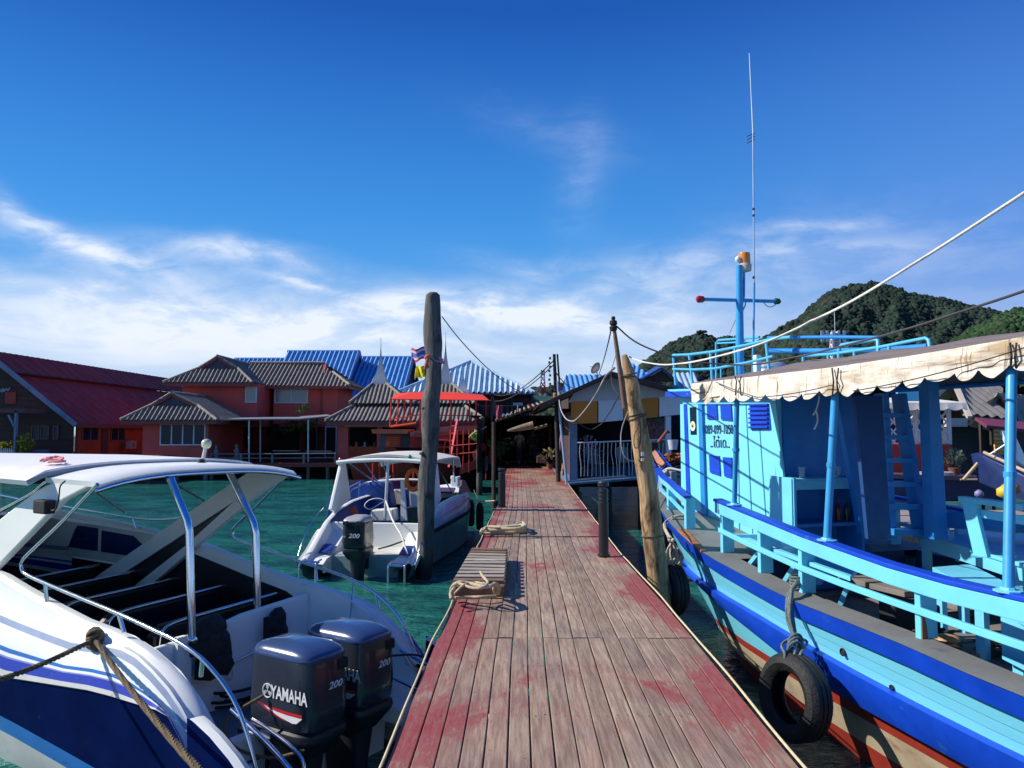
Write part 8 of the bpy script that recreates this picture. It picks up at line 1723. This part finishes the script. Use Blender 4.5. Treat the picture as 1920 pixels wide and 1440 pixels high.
MB().slab([W(1833, 850, 18), W(1848, 848, 18), W(1965, 905, 16.5), W(1965, 950, 16.5), W(1850, 905, 18)], .5).build('hull', mat('worn_navy_hull', (.012, .03, .12), .5, 0, .2, 2), bdd, bevel=.03)
MB().tube([W(1845, 848, 17.7), W(1965, 903, 16.2)], .035, 6).build('gunwale', mat('tan_gunwale', (.50, .36, .22), .7), bdd); MB().tube([W(1834, 868, 17.8), W(1807, 899, 18)], .04, 6).build('prop_pole', MATS['tan_gunwale'], bdd)
MB().tube([W(1856, 852, 17.4), W(1895, 827, 17.2)], .02, 6).build('thin_pole', GALV, bdd)
tag(boxpx(1780, 784, 1814, 800, 22.6, .3).build('cream_board', mat('cream_board_paint', (.62, .58, .48), .7)), 'cream board below the corrugated hut roof', 'board')
tag(MB().slab([W(1876, 808, 19), W(1900, 815, 19), W(1930, 880, 18.5), W(1900, 865, 18.5)], .08).build('tilted_panel', mat('pale_cyan_board', (.40, .58, .62), .6)), 'pale cyan board leaning behind the right awning post', 'board')
jet = thing('side_jetty', 'worn grey plank jetty seen between the benches and the barge', 'jetty', W(1800, 935, 17))
for k in range(6): MB().box((X_at(1800, 17)+.2, 14.6+.62*k, 1.22-.012*(k % 2)), (5.2, .58, .06)).build('plank', mat('pinkish_grey_plank', (.30, .26, .25), .8, 0, .2, 2, bump=.5, bs=20), jet)
for x in (8, 11, 13): MB().tube([(x, 15.5, -3), (x, 15.5, 1.17)], .1, 8).build('pile', WOODD, jet)
for i, (x, y, m, lab, r) in enumerate(((1885, 928, mat('yellow_plastic', (.75, .50, .03), .5), 'yellow float beside the right awning post', .13), (1896, 922, mat('orange_plastic', (.55, .18, .05), .5), 'orange float next to the yellow one', .14), (1836, 925, mat('violet_plastic', (.25, .22, .42), .5), 'violet bottle on the side jetty', .07))):
    tag(MB().lathe([(.02, 0), (r, r*.5), (r, r*1.3), (.02, r*1.9)], W(x, y+8, 13.6), 14).build('float', m, smooth=60), lab, 'float')
shrub('shrub', [tuple(W(x, y, 27)) for x, y in ((1757, 735), (1762, 745), (1770, 752), (1752, 755), (1745, 740))], .55, mat('sunlit_leaves', (.10, .20, .03), .6, 0, .4, 4, island=.8), 'sunlit leafy tree top behind the awning king post', 33, 500, .2)
# filler village houses and trees on the shore so that the far bank is built up
def fill_house(x, Y, w_, d_, h, m, rm, label, rt=1.6):
    t = thing('house', label, 'house', (x, Y, 0)); MB().box((x, Y, .6+h/2), (w_, d_, h)).build('wall', m, t); mb = MB()
    ribroof(mb, [(x-w_/2-.5, Y-d_/2-.5, h+.5), (x+w_/2+.5, Y-d_/2-.5, h+.5), (x+w_/2+.5, Y, h+.5+rt), (x-w_/2-.5, Y, h+.5+rt)], .4, .07, 6, .6); ribroof(mb, [(x-w_/2-.5, Y+d_/2+.5, h+.5), (x+w_/2+.5, Y+d_/2+.5, h+.5), (x+w_/2+.5, Y, h+.5+rt), (x-w_/2-.5, Y, h+.5+rt)], .4, .07, 6, .6); mb.build('roof', rm, t, smooth=40)
    for k in (-1, 0, 1): MB().box((x+k*w_*.3, Y-d_/2-.02, 2.2), (w_*.14, .06, 1.0)).build('window', GLASS, t)
RUST = mat('rusty_sheet', (.16, .07, .04), .8, 0, .4, 1)
fill_house(13, 58, 9, 6, 3.4, DARKW, RUST, 'dark house with rusty sheet roof on the far shore, left of the kiosk'); fill_house(24, 60, 9, 6, 3.0, MATS['slate_dark_wall'], CORR, 'slate-walled house with grey roof on the far shore behind the kiosk'); fill_house(35, 58, 9, 6, 3.6, ORW, CORR, 'orange-brown house with grey roof at the far right shore'); fill_house(47, 62, 10, 6, 3.4, DARKW, RUST, 'rightmost dark house on the far shore')
for px, Y, h, r in ((2150, 85, 9, 6), (2350, 90, 10, 7), (2600, 88, 9, 7), (2900, 95, 11, 9), (3300, 90, 10, 8)):
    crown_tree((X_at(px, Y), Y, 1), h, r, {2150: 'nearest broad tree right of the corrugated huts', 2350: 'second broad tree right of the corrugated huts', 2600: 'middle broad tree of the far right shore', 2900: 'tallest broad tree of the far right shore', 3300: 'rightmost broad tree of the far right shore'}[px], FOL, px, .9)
for i, (px, Y, h, r) in enumerate(((1300, 95, 8, 4), (1420, 100, 9, 5), (1560, 92, 8, 5), (1690, 88, 10, 5.5), (1800, 80, 9, 4.5), (1930, 84, 9, 5), (-60, 110, 9, 5))):
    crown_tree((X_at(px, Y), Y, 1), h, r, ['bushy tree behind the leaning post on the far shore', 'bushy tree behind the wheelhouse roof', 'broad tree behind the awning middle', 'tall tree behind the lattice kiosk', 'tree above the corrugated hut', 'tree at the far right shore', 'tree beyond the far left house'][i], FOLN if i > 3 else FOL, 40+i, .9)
